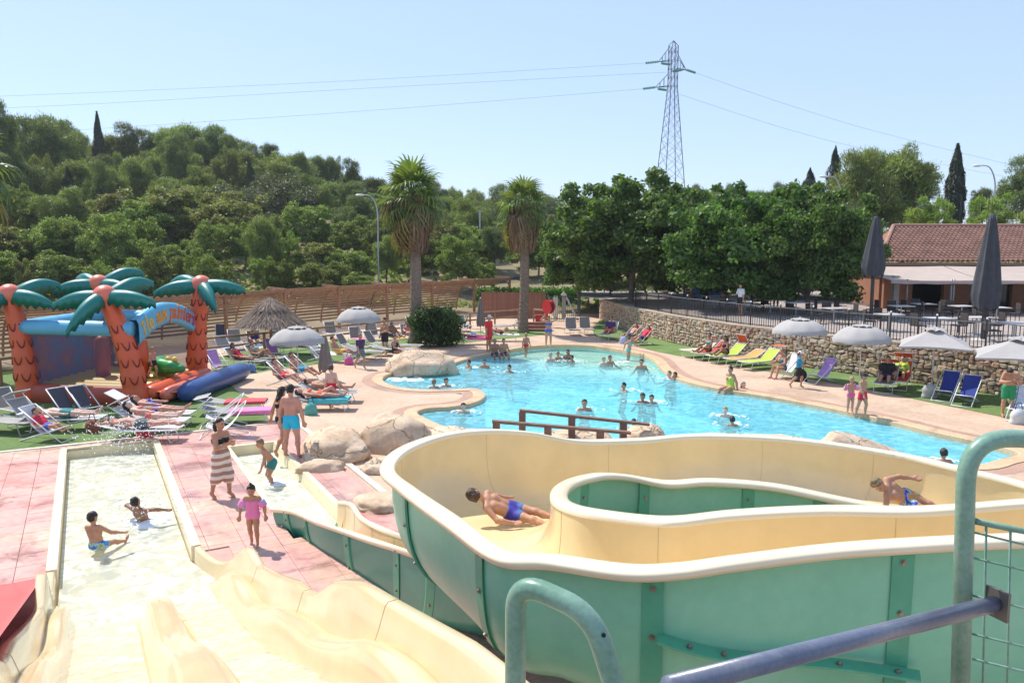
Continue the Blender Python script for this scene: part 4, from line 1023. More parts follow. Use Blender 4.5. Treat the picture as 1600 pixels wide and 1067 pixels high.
# ---------------- clipped hedge
hb = thing('clipped_hedge', 'bright green clipped hedge behind the brown board fence', 'hedge', P(820, 470, 66) * Vector((1, 1, 0)) if False else (P(820, 470, 66).x, 66, 0))
x0 = P(748, 460, 66).x - hb.location.x; x1 = P(905, 460, 66).x - hb.location.x
zt = P(820, 450, 66).z
cl = [((x, random.uniform(-.5, .5), z), (.55, .55, .45)) for x in np.linspace(x0, x1, 24) for z in np.linspace(.4, zt - .35, 4)]
link('foliage', leaf_cloud('foliage', cl, 9000, .10, .6, m_hedge, .4, .9), hb)
mb = MB()
for x in np.linspace(x0 + .3, x1 - .3, 12): mb.tube([(x, 0, -.3), (x, 0, zt * .6)], [.05, .02], 5)
mb.build('stems', m_bark2, hb)
HAZE = .00025
# ================================================================== fences, pylon, buildings
m_wood = mat('warm_timber', (.36, .19, .10), .75, .25, 3, .2, 30, objrand=.12)
m_wood2 = mat('slat_timber', (.37, .225, .135), .75, .22, 3, .2, 30, objrand=.16)
m_board = mat('board_timber', (.26, .115, .07), .8, .2, 3, .2, 30, objrand=.12)
m_metal = mat('galvanised', (.45, .46, .47), .45, .1, 10, metal=.6)
m_iron = mat('black_iron', (.02, .02, .022), .5, .2, 10)
m_white = mat('white_metal', (.74, .74, .73), .4, .05, 10)
def post_xy(px, H_=2.6):
    return None
# arched slatted shelter along the back
posts = [Vector((-26.6, 25.0, 0)), Vector((-24.0, 29.0, 0)), Vector((-21.4, 33.1, 0)), Vector((-18.6, 37.4, 0)), Vector((-15.7, 42, 0)), Vector((-13.6, 46, 0)), Vector((-11.2, 49.6, 0)), Vector((-8.7, 53.4, 0)), Vector((-5.9, 56.8, 0)), Vector((-3.0, 61, 0)), Vector((-.2, 66.0, 0))]
sh = thing('slatted_shelter', 'long timber shelter of arched horizontal slats along the back of the sunbathing area', 'shelter', posts[4])
o0 = posts[4].copy(); FH = 2.62
NSL = 17
for i, p in enumerate(posts):
    t = (posts[min(i + 1, len(posts) - 1)] - posts[max(i - 1, 0)]).normalized(); n = Vector((-t.y, t.x, 0))      # n points away from the pool (up-left)
    mb = MB(); a = p - o0; mb.bar(a, a + Vector((0, 0, FH)), .15, .15, up=n); mb.build('post', m_wood, sh)
    for sg in (-1, 1):
        if (i == 0 and sg < 0) or (i == len(posts) - 1 and sg > 0): continue
        mb = MB(); mb.bar(a + Vector((0, 0, FH - .75)), a + t * sg * .6 + Vector((0, 0, FH - .08)), .08, .08); mb.build('brace', m_wood, sh)
    mb = MB(); mb.bar(a + Vector((0, 0, FH + .04)) - n * .1, a + Vector((0, 0, FH + .12)) + n * 1.5, .07, .14); mb.build('rafter', m_wood, sh)
def arch(u):   # u 0..1: from ground behind to the top beam
    th = u * math.pi / 2
    return 1.75 * math.cos(th) ** .8 - .0, FH * (.05 + .95 * math.sin(th) ** 1.0) - .04
for i in range(len(posts) - 1):
    a, b = posts[i] - o0, posts[i + 1] - o0; t = (b - a).normalized(); n = Vector((-t.y, t.x, 0))
    mb = MB(); mb.bar(a + Vector((0, 0, FH - .02)), b + Vector((0, 0, FH - .02)), .09, .20); mb.build('top_beam', m_wood, sh)
    for q in (.02, .5):
        pts = []
        for u in np.linspace(0.05, 1, 9): d, z = arch(u); pts.append(a.lerp(b, q) + n * (d + .05) + Vector((0, 0, z)))
        mb = MB()
        for k in range(len(pts) - 1): mb.bar(pts[k], pts[k + 1], .06, .09, up=t)
        mb.build('rib', m_wood, sh)
    if i < len(posts) - 2 or True:
        for k in range(NSL):
            u = .10 + .88 * k / (NSL - 1); d, z = arch(u); d2, z2 = arch(u + .01)
            nr = Vector((0, 0, 1)) * (d - d2) + n * (z2 - z)
            if i == len(posts) - 2 and k < 9: continue
            j = random.uniform(-.012, .012)
            mb = MB(); mb.bar(a + n * d + Vector((0, 0, z + j)), b + n * d + Vector((0, 0, z - j)), 0.125, .028, up=nr.normalized()); mb.build('slat', m_wood2, sh)
bk = [p + Vector((-.85, .52, 0)) * 1.6 for p in posts] + [Vector((3.5, 66, 0)), Vector((3.5, 70, 0)), Vector((-60, 70, 0)), Vector((-60, 18, 0)), Vector((-31, 18, 0))]
struct(fill2d('earth_strip', [bk], 0.012, m_dirt))
# low rails
def rail_fence(label, pts, posts_px, h=1.0, rails=(1.0, .55)):
    base = pts[0].copy(); t = thing('wooden_railing', label, 'railing', base)
    for z in rails:
        for i in range(len(pts) - 1):
            mb = MB(); mb.bar(pts[i] - base + Vector((0, 0, z)), pts[i + 1] - base + Vector((0, 0, z)), .07, .10); mb.build('rail', m_wood2, t)
    for p in posts_px:
        mb = MB(); mb.bar(p - base, p - base + Vector((0, 0, h + .03)), .11, .11, up=(0, 1, 0)); mb.build('post', m_wood, t)
    return t
def onray(px, py, Y, z=0): q = P(px, py, Y); q.z = z; return q
a, b = onray(300, 525, 34.5), onray(646, 497, 45)
rail_fence('low timber railing between the shelter and the sunbathing lawn', [a, b], [a.lerp(b, k) for k in (.03, .27, .5, .74, .98)])
a, b = onray(-40, 560, 27.5), onray(42, 560, 29.2)
rail_fence('low timber railing left of the inflatable castle', [a, b], [a.lerp(b, k) for k in (.05, .45, .88)])
a, b = onray(732, 490, 49), onray(812, 482, 52)
rail_fence('low timber railing left of the far palm trunk', [a, b], [a.lerp(b, k) for k in (.03, .5, .97)])
a, b = onray(834, 478, 52.5), onray(852, 480, 51.5)
rail_fence('short timber railing beside the red hose reel', [a, b], [a, b])
# board fence
a, b = onray(752, 495, 57.5), onray(852, 495, 56.5)
bf = thing('board_fence', 'tall brown fence of upright boards behind the far palm', 'fence', a)
L_ = (b - a).length; t = (b - a).normalized(); nb = int(L_ / .16)
bd = MB(); bd.box((0, 0, .95), (.152, .03, 1.9)); bd_me = bd.mesh('board', m_board)
for i in range(nb):
    q = t * (i + .5) * L_ / nb; link('board', bd_me, bf, loc=(q.x, q.y, random.uniform(-.02, .02)), rot=(0, 0, math.atan2(t.y, t.x)))
for z in (.4, 1.5):
    mb = MB(); mb.bar(Vector((0, .03, z)), t * L_ + Vector((0, .03, z)), .05, .09); mb.build('rail', m_board, bf)
# low timber steps by the palm
st = thing('timber_steps', 'low timber steps at the foot of the board fence', 'steps', onray(838, 524, 47.5))
for i in range(3):
    mb = MB(); mb.box((0, .35 * i, .09 + .17 * i), (1.7, .4, .16)); mb.build('step', m_board, st)
# green metal gate fence
a, b = onray(853, 505, 55), onray(906, 505, 54)
gf = thing('metal_gate', 'dark green metal bar gate right of the board fence', 'gate', a); t = (b - a); n_ = 17
gm = mat('gate_green', (.03, .09, .08), .5)
for i in range(n_ + 1):
    q = t * i / n_; mb = MB(); mb.tube([q, q + Vector((0, 0, 1.75 if i not in (0, n_) else 1.95))], .018 if i not in (0, n_) else .04, 6); mb.build('bar', gm, gf)
for z in (.15, 1.7):
    mb = MB(); mb.bar(Vector((0, 0, z)), t + Vector((0, 0, z)), .04, .05); mb.build('rail', gm, gf)
# stacked white poles behind the gate
wp = thing('shower_post', 'white painted shower post behind the green gate', 'post', onray(881, 500, 57))
mb = MB(); mb.box((0, 0, .85), (.3, .25, 1.7)); mb.add([(-.22, -.2, 1.7), (.22, -.2, 1.7), (.22, .2, 1.7), (-.22, .2, 1.7), (0, 0, 2.0)], [(0, 1, 4), (1, 2, 4), (2, 3, 4), (3, 0, 4), (3, 2, 1, 0)]); mb.build('column', mat('weathered_white', (.45, .43, .40), .8), wp)
mb = MB(); mb.tube([(0, 0, 1.9), (.9, -.2, .1)], .08, 8); mb.build('prop', m_white, wp)
mb = MB(); mb.box((-.62, -.1, .8), (.34, .22, 1.6)); mb.build('small_column', m_white, wp)
# hose reel and red cabinet
hz = thing('hose_reel', 'black hose on a round red reel standing at the far pool end', 'hose reel', onray(856, 519, 50))
mb = MB(); mb.box((-.05, 0, .45), (.12, .3, .9)); mb.build('stand', m_red, hz)
for sg in (-1, 1):
    mb = MB(); mb.tube([(.09 * sg + .06, -.0, 1.35), (.09 * sg + .10 * sg + .06, 0, 1.35)], .46, 20); mb.build('reel_disc', m_red, hz, smooth=False, rot=(0, 0, R(35)))
mb = MB()
for k in range(5): mb.tube([(.06 + (-.1 + .05 * k) , .37 * math.cos(a_), 1.35 + .37 * math.sin(a_)) for a_ in np.linspace(0, 6.28, 18, endpoint=False)], .035, 6, closed=True)
mb.build('hose', m_iron, hz, smooth=True, rot=(0, 0, R(35)))
rb = thing('red_float_stack', 'bright red lifesaving box beside the hose reel', 'box', onray(842, 520, 50))
mb = MB(); mb.box((0, 0, .42), (.5, .4, .7), taper=.9); mb.build('box', m_red, rb); mb = MB(); mb.box((0, 0, .80), (.54, .44, .06)); mb.build('lid', m_red, rb); mb = MB(); mb.box((0, 0, .035), (.4, .3, .07)); mb.build('foot', m_iron, rb)
# ---------------- pylon and wires
pyl = thing('lattice_pylon', 'tall steel lattice power pylon on the skyline', 'pylon', (P(1047, 300, 150).x, 150, ter(P(1047, 300, 150).x, 150) - .3))
b0 = pyl.location.copy(); m_steel = mat('pylon_steel', (.055, .055, .065), .6, .1, 3)
Ztop = P(1047, 64, 150).z - b0.z; Zn = P(1047, 135, 150).z - b0.z; Zc = P(1047, 72, 150).z - b0.z
def pw_(z): return .95 if z > Zn else .95 + (3.9 - .95) * (Zn - z) / Zn
def corner(k, z): a_ = R(8) + k * math.pi / 2; r_ = pw_(z); return Vector((r_ * math.cos(a_ - math.pi / 2), r_ * math.sin(a_ - math.pi / 2), z))
for k in range(4):
    mb = MB(); mb.bar(corner(k, 0), corner(k, Zn), .12, .12); mb.bar(corner(k, Zn), corner(k, Zc), .11, .11); mb.bar(corner(k, Zc), Vector((0, 0, Ztop)), .1, .1); mb.build('leg', m_steel, pyl)
lev = [0]
while lev[-1] < Zn: lev.append(lev[-1] + max(1.5, pw_(lev[-1]) * 1.05))
lev = [z * Zn / lev[-1] for z in lev]; zz = Zn
while zz < Zc - .5: zz += 1.55; lev.append(min(zz, Zc))
for k in range(4):
    mb = MB()
    for i in range(len(lev) - 1):
        a_, b_ = corner(k, lev[i]), corner((k + 1) % 4, lev[i + 1]); c_, d_ = corner((k + 1) % 4, lev[i]), corner(k, lev[i + 1])
        mb.bar(a_, b_, .045, .045); mb.bar(c_, d_, .045, .045)
        if lev[i] >= Zn: mb.bar(corner(k, lev[i]), corner((k + 1) % 4, lev[i]), .07, .07)
    mb.build('bracing', m_steel, pyl)
tips = []
for (px, py, sg) in ((1029, 97, -1), (1072, 110, 1), (1024, 137, -1)):
    tip = P(px, py, 150) - b0; zt_ = tip.z
    mb = MB()
    for yy in (-.6, .6):
        mb.bar(tip, Vector((sg * .8, yy, zt_ + .2)), .1, .1); mb.bar(tip, Vector((sg * .8, yy, zt_ + 2.6)), .09, .09)
        for q in (.35, .65): mb.bar(tip.lerp(Vector((sg * .8, yy, zt_ + .2)), q), tip.lerp(Vector((sg * .8, yy, zt_ + 2.6)), q), .06, .06)
    mb.build('arm', m_steel, pyl); tips.append((tip, sg))
m_ins = mat('insulator_green', (.10, .32, .22), .3)
for (px0, py0, px1, py1) in ((1027, 97, 1010, 99), (1046, 101, 1034, 99.5), (1074, 110, 1086, 114), (1064, 110, 1053, 112), (1022, 137, 1006, 139), (1040, 141, 1029, 139.5)):
    mb = MB(); p_, q_ = P(px0, py0, 149.5) - b0, P(px1, py1, 149) - b0
    for k in range(6): c = p_.lerp(q_, k / 5); d = (q_ - p_).normalized(); mb.tube([c - d * .12, c + d * .12], [.24, .20], 8)
    mb.build('insulator', m_ins, pyl)
m_wire = mat('wire_grey', (.55, .6, .66), .6)
def wire(label, pts):
    pts = [P(*p) for p in pts]; a = pts[0].copy(); mb = MB(); mb.tube([p - a for p in catmull(pts, 6)], .03, 4); o = mb.build('power_line', m_wire, None, loc=a); tag(o, label, 'power line')
wire('uppermost power line running left from the pylon', [(1010, 99, 149), (520, 128, 150), (20, 150, 152), (-300, 160, 153)])
wire('middle power line running left from the pylon', [(1046, 113, 149), (560, 139, 150), (100, 165, 152), (-300, 180, 153)])
wire('lowest power line running left from the pylon', [(1006, 139, 149), (620, 170, 150), (300, 192, 152), (-300, 230, 153)])
wire('upper power line descending right from the pylon', [(1086, 114, 149), (1240, 167, 152), (1420, 219, 156), (1800, 310, 164)])
wire('lower power line descending right from the pylon', [(1053, 145, 149), (1240, 205, 152), (1400, 243, 156), (1800, 320, 164)])
# ---------------- street lamps
def lamp(label, hx, hy, px, pybase, Y):
    top = P(px, hy + 26, Y); b = P(px, pybase, Y); t = thing('street_lamp', label, 'street lamp', b)
    head = P(hx, hy, Y) - b; sg = 1 if head.x > 0 else -1
    bx = top - b; bx.x = 0
    mb = MB(); mb.tube(catmull([(0, 0, 0), (0, 0, bx.z * .5), (0, 0, bx.z), (head.x * .35, 0, head.z - .15), (head.x * .95, 0, head.z)], 6), [.09 - .05 * i / 24 for i in range(25)], 8); mb.build('pole', m_metal, t, smooth=True)
    mb = MB(); mb.lathe([(0, .12), (.16, .10), (.24, 0), (.2, -.1), (.05, -.14), (0, -.14)], 10); mb.build('lamp_head', m_white, t, smooth=True, loc=head, scale=(1.7, 1, .8))
lamp('white street lamp rising behind the slatted shelter', 562, 305, 592, 448, 70)
lamp('street lamp curving left in front of the big pine clump', 1287, 276, 1312, 345, 68)
lamp('street lamp beside the cypress above the restaurant roof', 1527, 259, 1550, 350, 68)
t = thing('signal_mast', 'thin pale mast between the two palms', 'mast', P(750, 400, 88)); mb = MB(); mb.tube([(0, 0, -3), (0, 0, 5)], .09, 8); mb.build('mast', m_metal, t); mb = MB(); mb.box((0, 0, 5.05), (.3, .3, .12)); mb.build('mast_cap', m_metal, t)
# ---------------- parked cars
def car(label, px, py, Y, rz, col):
    p = P(px, py, Y); t = thing('parked_car', label, 'car', p, rz, 'cars in the car park behind the hedge')
    m = mat('car_paint_%d' % int(px), col, .25, .02, 2, coat=.8); g = mat('car_glass', (.03, .04, .05), .08, .02, 2)
    prof = [(-2.15, .35), (-2.2, .75), (-2.0, .95), (-1.3, 1.0), (-.95, 1.02), (.95, 1.0), (1.9, .92), (2.15, .72), (2.18, .38)]
    mb = MB(); V = []
    for sg in (-1, 1):
        for x, z in prof: V.append((x, sg * (.87 if z < .9 else .82), z))
    k = len(prof); mb.add(V, [tuple(range(k - 1, -1, -1)), tuple(range(k, 2 * k))] + [(i, (i + 1) % k, k + (i + 1) % k, k + i) for i in range(k)]); mb.build('body', m, t)
    cab = [(-1.85, .98), (-1.55, 1.45), (-.2, 1.56), (.55, 1.48), (1.15, 1.0)]
    mb = MB(); V = [(x, sg * (.80 - .13 * (z > 1.2)), z) for sg in (-1, 1) for x, z in cab]; k = 5
    mb.add(V, [tuple(range(k - 1, -1, -1)), tuple(range(k, 2 * k))] + [(i, (i + 1) % k, k + (i + 1) % k, k + i) for i in range(k)]); mb.build('cabin_glass', g, t)
    mb = MB(); V = [(x, sg * .69, z) for sg in (-1, 1) for x, z in ((-1.5, 1.47), (-.2, 1.59), (.5, 1.51))]; mb.add(V, [(0, 1, 4, 3), (1, 2, 5, 4)]); mb.build('roof', m, t)
    tyre = mat('tyre', (.02, .02, .02), .8)
    for x in (-1.35, 1.35):
        for y in (-.82, .82):
            mb = MB(); mb.tube([(x, y - .1, .33), (x, y + .1, .33)], .33, 16); w = mb.build('wheel', tyre, t); mb = MB(); mb.tube([(x, y - .115, .33), (x, y + .115, .33)], .19, 12); mb.build('rim', m_metal, w)
    for y in (-.6, .6):
        mb = MB(); mb.box((2.13, y, .72), (.1, .34, .14)); mb.build('headlight', m_white, t)
car('silver car parked highest, right of the far palm', 872, 450, 84, .12, (.55, .57, .6))
car('pale car parked behind the last shelter post', 776, 458, 80, .3, (.50, .52, .56))
car('dark car parked left of the far palm trunk', 806, 456, 82, .2, (.08, .1, .14))
# tiled roof of a house in the left hill trees
hs = thing('hill_house', 'small house with a tiled roof among the trees of the left hill', 'house', P(178, 311, 94))
mb = MB(); mb.box((0, 0, -.3), (2.6, 2.2, 1.4)); mb.build('wall', mat('house_wall', (.5, .4, .32), .9), hs)
mb = MB(); mb.add([(-1.5, -1.3, .4), (1.5, -1.3, .4), (1.5, 1.3, .4), (-1.5, 1.3, .4), (-1.5, 0, .95), (1.5, 0, .95)], [(0, 1, 5, 4), (2, 3, 4, 5), (0, 4, 3), (1, 2, 5), (3, 2, 1, 0)]); mb.build('roof', mat('house_roof', (.42, .22, .15), .9, .2, 4), hs)
# ---------------- iron railing on the terrace edge
ir = thing('terrace_railing', 'black iron bar railing along the top of the stone wall', 'railing', wall[1])
o0 = wall[1].copy(); bar = MB(); bar.box((0, 0, .5), (.022, .022, .92)); bar_me = bar.mesh('bar', m_iron)
rp = MB(); rp.box((0, 0, .54), (.05, .05, 1.08)); rp_me = rp.mesh('post', m_iron)
kn = MB(); kn.lathe([(0, .0), (.035, .03), (.04, .06), (.025, .09), (0, .1)], 8); kn_me = kn.mesh('post_cap', m_white, True)
s = cum[1] + .2; nbar = 0; sprev = None
while s < cum[-2]:
    p, t, n = wall_at(s); q = p - n * .22 - o0; q.z = WH
    if nbar % 13 == 0:
        po = link('post', rp_me, ir, loc=q, rot=(0, 0, math.atan2(t.y, t.x))); link('post_cap', kn_me, po, loc=(0, 0, 1.07))
    else: link('bar', bar_me, ir, loc=q, rot=(0, 0, math.atan2(t.y, t.x)))
    nbar += 1; s += .135
for i in range(1, len(wall) - 2):
    n = wall_at((cum[i] + cum[i + 1]) / 2)[2]
    for z in (.08, .97):
        mb = MB(); a_ = wall[i] - n * .22 - o0; b_ = wall[i + 1] - n * .22 - o0; a_.z = b_.z = WH + z; mb.bar(a_, b_, .045, .03 if z < .5 else .035); mb.build('rail', m_iron if z < .5 else mat('rail_top_grey', (.16, .16, .17), .45), ir)
# ---------------- restaurant
m_ochre = noise_ramp_mat('ochre_render', [(.30, .14, .085), (.35, .17, .105)], .8, rough=.9, bump=.1)
m_tile = mat('roof_tile', (.165, .08, .058), .85, .35, 1.2, objrand=.1)
m_ridge = mat('roof_ridge', (.36, .18, .13), .85, .2, 3)
m_awn = mat('awning_canvas', (.43, .345, .29), .85, .08, 1.0)
EY, RY = 46.0, 52.5
rs = thing('restaurant', 'long low restaurant with red tiled roof and ochre arched walls behind the terrace', 'building', (P(1500, 450, EY).x, EY + .8, WH)); o0 = rs.location.copy()
xl = P(1380, 408, EY).x - o0.x; xr = 22.0; ez = P(1450, 409, EY).z - WH; rz_ = P(1450, 355, RY).z - WH; xrid = P(1398, 355, RY).x - o0.x
# roof planes: front slope with hip at the left
def roof_pt(x, v):      # v 0 eave, 1 ridge
    return Vector((x, (EY - o0.y) + (RY - EY) * v, ez + (rz_ - ez) * v))
tb = MB(); TW = .30; nrow = 16
x = xl - .2
while x < xr:
    for r_ in range(nrow):
        v0, v1 = r_ / nrow, (r_ + 1.12) / nrow
        xmin = xl + (xrid - xl) * v0 - .1
        if x < xmin: continue
        rows = []
        for v_, lift, rad in ((v0, .05, .115), (v1, .015, .10)):
            c = roof_pt(x + TW / 2, v_)
            rows.append([c + Vector((rad * math.cos(a_), 0, lift + rad * .8 * math.sin(a_))) for a_ in np.linspace(math.pi, 0, 6)])
        tb.grid(rows, flip=True)
        c0 = rows[0]; tb.add([c0[0], c0[5], c0[4], c0[3], c0[2], c0[1]], [(0, 1, 2, 3, 4, 5)])
    x += TW
tag(tb.build('roof_tiles', m_tile, rs), kind='stuff')
mb = MB(); mb.add([roof_pt(xl - .3, 0), roof_pt(xr, 0), roof_pt(xr, 1), roof_pt(xrid - .1, 1), Vector((xrid, (RY - o0.y) + 6, ez)), Vector((xr, (RY - o0.y) + 6, ez)), Vector((xl - .3, RY - o0.y + 6, ez))],
                   [(0, 1, 2, 3), (3, 2, 5, 4), (0, 3, 4, 6)]); mb.build('roof_base', mat('roof_base', (.28, .12, .08), .9), rs)
mb = MB(); mb.tube([roof_pt(xrid - .1, 1) + Vector((0, 0, .08)), roof_pt(xr, 1) + Vector((0, 0, .08))], .14, 8); mb.tube([roof_pt(xl - .25, 0) + Vector((0, 0, .08)), roof_pt(xrid - .1, 1) + Vector((0, 0, .08))], .13, 8); mb.build('ridge_tiles', m_ridge, rs)
mb = MB(); mb.bar(roof_pt(xl - .3, 0) + Vector((0, -.12, -.14)), roof_pt(xr, 0) + Vector((0, -.12, -.14)), .14, .16); mb.build('gutter', mat('gutter_brown', (.18, .10, .08), .5), rs)
# front wall with arched openings
wy = (EY - o0.y) + .7; archs = [(-1.6, 1.9), (2.2, 2.6), (6.6, 2.6), (10.6, 2.2)]
def wall_with_arches(x0, x1, H_, y, name):
    xs_ = [x0]; 
    for (c, w) in archs:
        a_, b_ = c - w / 2, c + w / 2
        mb = MB(); mb.box(((xs_[-1] + a_) / 2, y, H_ / 2), (a_ - xs_[-1], .3, H_)); mb.build('wall_pier', m_ochre, rs)
        # arch head
        mb = MB(); N_ = 12; sp = 1.45; V = []; 
        for i in range(N_ + 1):
            th = math.pi - math.pi * i / N_; V.append((c + w / 2 * math.cos(th), sp + min(w / 2, H_ - sp - .15) * math.sin(th)))
        for yy in (y - .15, y + .15):
            base = [(vx, yy, vz) for vx, vz in V] + [(vx, yy, H_) for vx, vz in V]; k = N_ + 1
            mb.add(base, [(i, i + 1, k + i + 1, k + i) if yy < y else (k + i, k + i + 1, i + 1, i) for i in range(N_)])
        mb.add([(vx, yy, vz) for yy in (y - .15, y + .15) for vx, vz in V], [(i + 1, i, N_ + 1 + i, N_ + 2 + i) for i in range(N_)])
        mb.build('arch', m_ochre, rs)
        xs_.append(b_)
    mb = MB(); mb.box(((xs_[-1] + x1) / 2, y, H_ / 2), (x1 - xs_[-1], .3, H_)); mb.build('wall_pier', m_ochre, rs)
wall_with_arches(xl + .4, xr, ez - .15, wy, 'front')
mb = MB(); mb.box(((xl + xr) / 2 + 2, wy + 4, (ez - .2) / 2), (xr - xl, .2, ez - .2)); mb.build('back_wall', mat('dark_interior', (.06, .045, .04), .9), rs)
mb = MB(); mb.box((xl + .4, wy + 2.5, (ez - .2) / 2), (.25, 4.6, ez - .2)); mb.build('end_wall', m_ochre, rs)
glz = mat('dark_glazing', (.02, .025, .025), .06, .05, 2)
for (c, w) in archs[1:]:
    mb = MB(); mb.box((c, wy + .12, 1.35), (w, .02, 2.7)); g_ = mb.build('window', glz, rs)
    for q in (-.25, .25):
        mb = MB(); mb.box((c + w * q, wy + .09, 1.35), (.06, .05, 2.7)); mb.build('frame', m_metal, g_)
# awning with posts
ay = P(1450, 437, 41.5); aw = thing('terrace_awning', 'wide beige canvas awning along the restaurant front', 'awning', (o0.x, 41.5, WH))
az0 = P(1450, 438, 41.5).z - WH; az1 = ez - .25; xa = P(1392, 430, 41.5).x - o0.x
w0 = xa; panel = 0
while w0 < 16:
    w1 = w0 + 5.2; rows = []
    for v_ in np.linspace(0, 1, 7):
        rows.append([Vector((x_, (EY - .25 - 41.5) * v_, az0 + (az1 - az0) * v_ - .07 * math.sin(math.pi * v_) - .03 * math.sin(math.pi * k_ / 6))) for k_, x_ in enumerate(np.linspace(w0 + .03, w1 - .03, 7))])
    mb = MB(); mb.grid(rows); V0 = rows[0]; mb.grid([[p + Vector((0, 0, -.16 - .03 * (i % 2))) for i, p in enumerate(V0)], V0]); mb.build('canvas_panel', m_awn, aw, smooth=False)
    w0 = w1; panel += 1
for px in (1418, 1487, 1491, 1563):
    q = P(px, 440, 41.6).x - o0.x; mb = MB(); mb.tube([(q, .1, 0), (q, .1, az0 + .05)], .05, 8); mb.build('post', mat('awning_post', (.22, .22, .21), .4, metal=.5), aw, smooth=True)
mb = MB(); mb.box((P(1397, 440, 43).x - o0.x, 1.3, az0 / 2 + .1), (.3, .3, az0 + .2)); mb.build('pillar', mat('pillar_grey', (.42, .37, .33), .8), aw)
# metal fence above the roof on the right, small far roof
ff = thing('mesh_fence', 'dark wire mesh fence above the restaurant roof', 'fence', P(1430, 345, 66)); o0f = ff.location.copy()
for px in (1430, 1465, 1500, 1535, 1570, 1605, 1640):
    p_ = P(px, 345, 66) - o0f; mb = MB(); mb.tube([p_ + Vector((0, 0, -1)), p_ + Vector((0, 0, 2.2))], .06, 6); mb.build('post', m_iron, ff)
for k in range(11):
    mb = MB(); z = 2.15 - .22 * k; mb.tube([Vector((0, 0, z)), P(1640, 345, 66) - o0f + Vector((0, 0, z))], .012, 4); mb.build('wire', m_iron, ff)

# ---------------- summer haze
hzb = MB(); hzb.box((0, 0, 28), (7600, 7600, 64)); hm = bpy.data.materials.new('haze'); hm.use_nodes = True
hm.node_tree.nodes.remove(hm.node_tree.nodes['Principled BSDF']); pv_ = hm.node_tree.nodes.new('ShaderNodeVolumePrincipled'); pv_.inputs['Density'].default_value = HAZE; pv_.inputs['Color'].default_value = (.93, .96, 1, 1); pv_.inputs['Anisotropy'].default_value = .3
hm.node_tree.links.new(pv_.outputs[0], hm.node_tree.nodes['Material Output'].inputs['Volume']); tag(hzb.build('haze', hm), 'thin summer haze over the whole place', 'haze', kind='stuff')
# ================================================================== implicit-surface mesher (smooth bodies)
def rcone(p, a, b, ra, rb):
    a = np.array(a); b = np.array(b); ba = b - a; L2 = max(float(ba @ ba), 1e-9)
    t = np.clip(((p - a) @ ba) / L2, 0, 1); d = np.linalg.norm(p - a - t[..., None] * ba, axis=-1)
    return d - (ra + (rb - ra) * t)
def ellip(p, c, ax, rad):
    q = (p - np.array(c)) @ np.array(ax).T / np.array(rad); k0 = np.linalg.norm(q, axis=-1); k1 = np.linalg.norm(q / np.array(rad), axis=-1)
    return k0 * (k0 - 1.0) / np.maximum(k1, 1e-6)
def smin(a, b, k):
    h = np.clip(.5 + .5 * (b - a) / k, 0, 1); return b + (a - b) * h - k * h * (1 - h)
def prim_bounds(pr):
    if pr[0] == 'c':
        _, a, b, ra, rb = pr; m = max(ra, rb); return np.minimum(a, b) - m, np.maximum(a, b) + m
    _, c, ax, rad = pr; m = max(rad); return np.array(c) - m, np.array(c) + m
def sdf_mesh(prims, h, k, cuts=()):
    """prims: ('c',a,b,ra,rb) or ('e',centre,axes,radii); cuts: (point, normal) keep side opposite to normal. -> V, quads"""
    lo = np.min([prim_bounds(p)[0] for p in prims], 0) - 3 * h; hi = np.max([prim_bounds(p)[1] for p in prims], 0) + 3 * h
    n = np.ceil((hi - lo) / h).astype(int) + 1
    xs = [lo[i] + h * np.arange(n[i]) for i in range(3)]
    D = np.full(n, 9.0)
    for pr in prims:
        a, b = prim_bounds(pr); m = k + 2.5 * h
        i0 = np.maximum(((a - m - lo) / h).astype(int), 0); i1 = np.minimum(((b + m - lo) / h).astype(int) + 2, n)
        sl_ = tuple(slice(i0[q], i1[q]) for q in range(3))
        g = np.stack(np.meshgrid(xs[0][sl_[0]], xs[1][sl_[1]], xs[2][sl_[2]], indexing='ij'), -1)
        d = rcone(g, *pr[1:]) if pr[0] == 'c' else ellip(g, *pr[1:])
        D[sl_] = smin(D[sl_], d, k)
    if cuts:
        g = np.stack(np.meshgrid(*xs, indexing='ij'), -1)
        for (pt, nn) in cuts: D = np.maximum(D, (g - np.array(pt)) @ (np.array(nn) / np.linalg.norm(nn)))
    return surface_nets(D, lo, h)
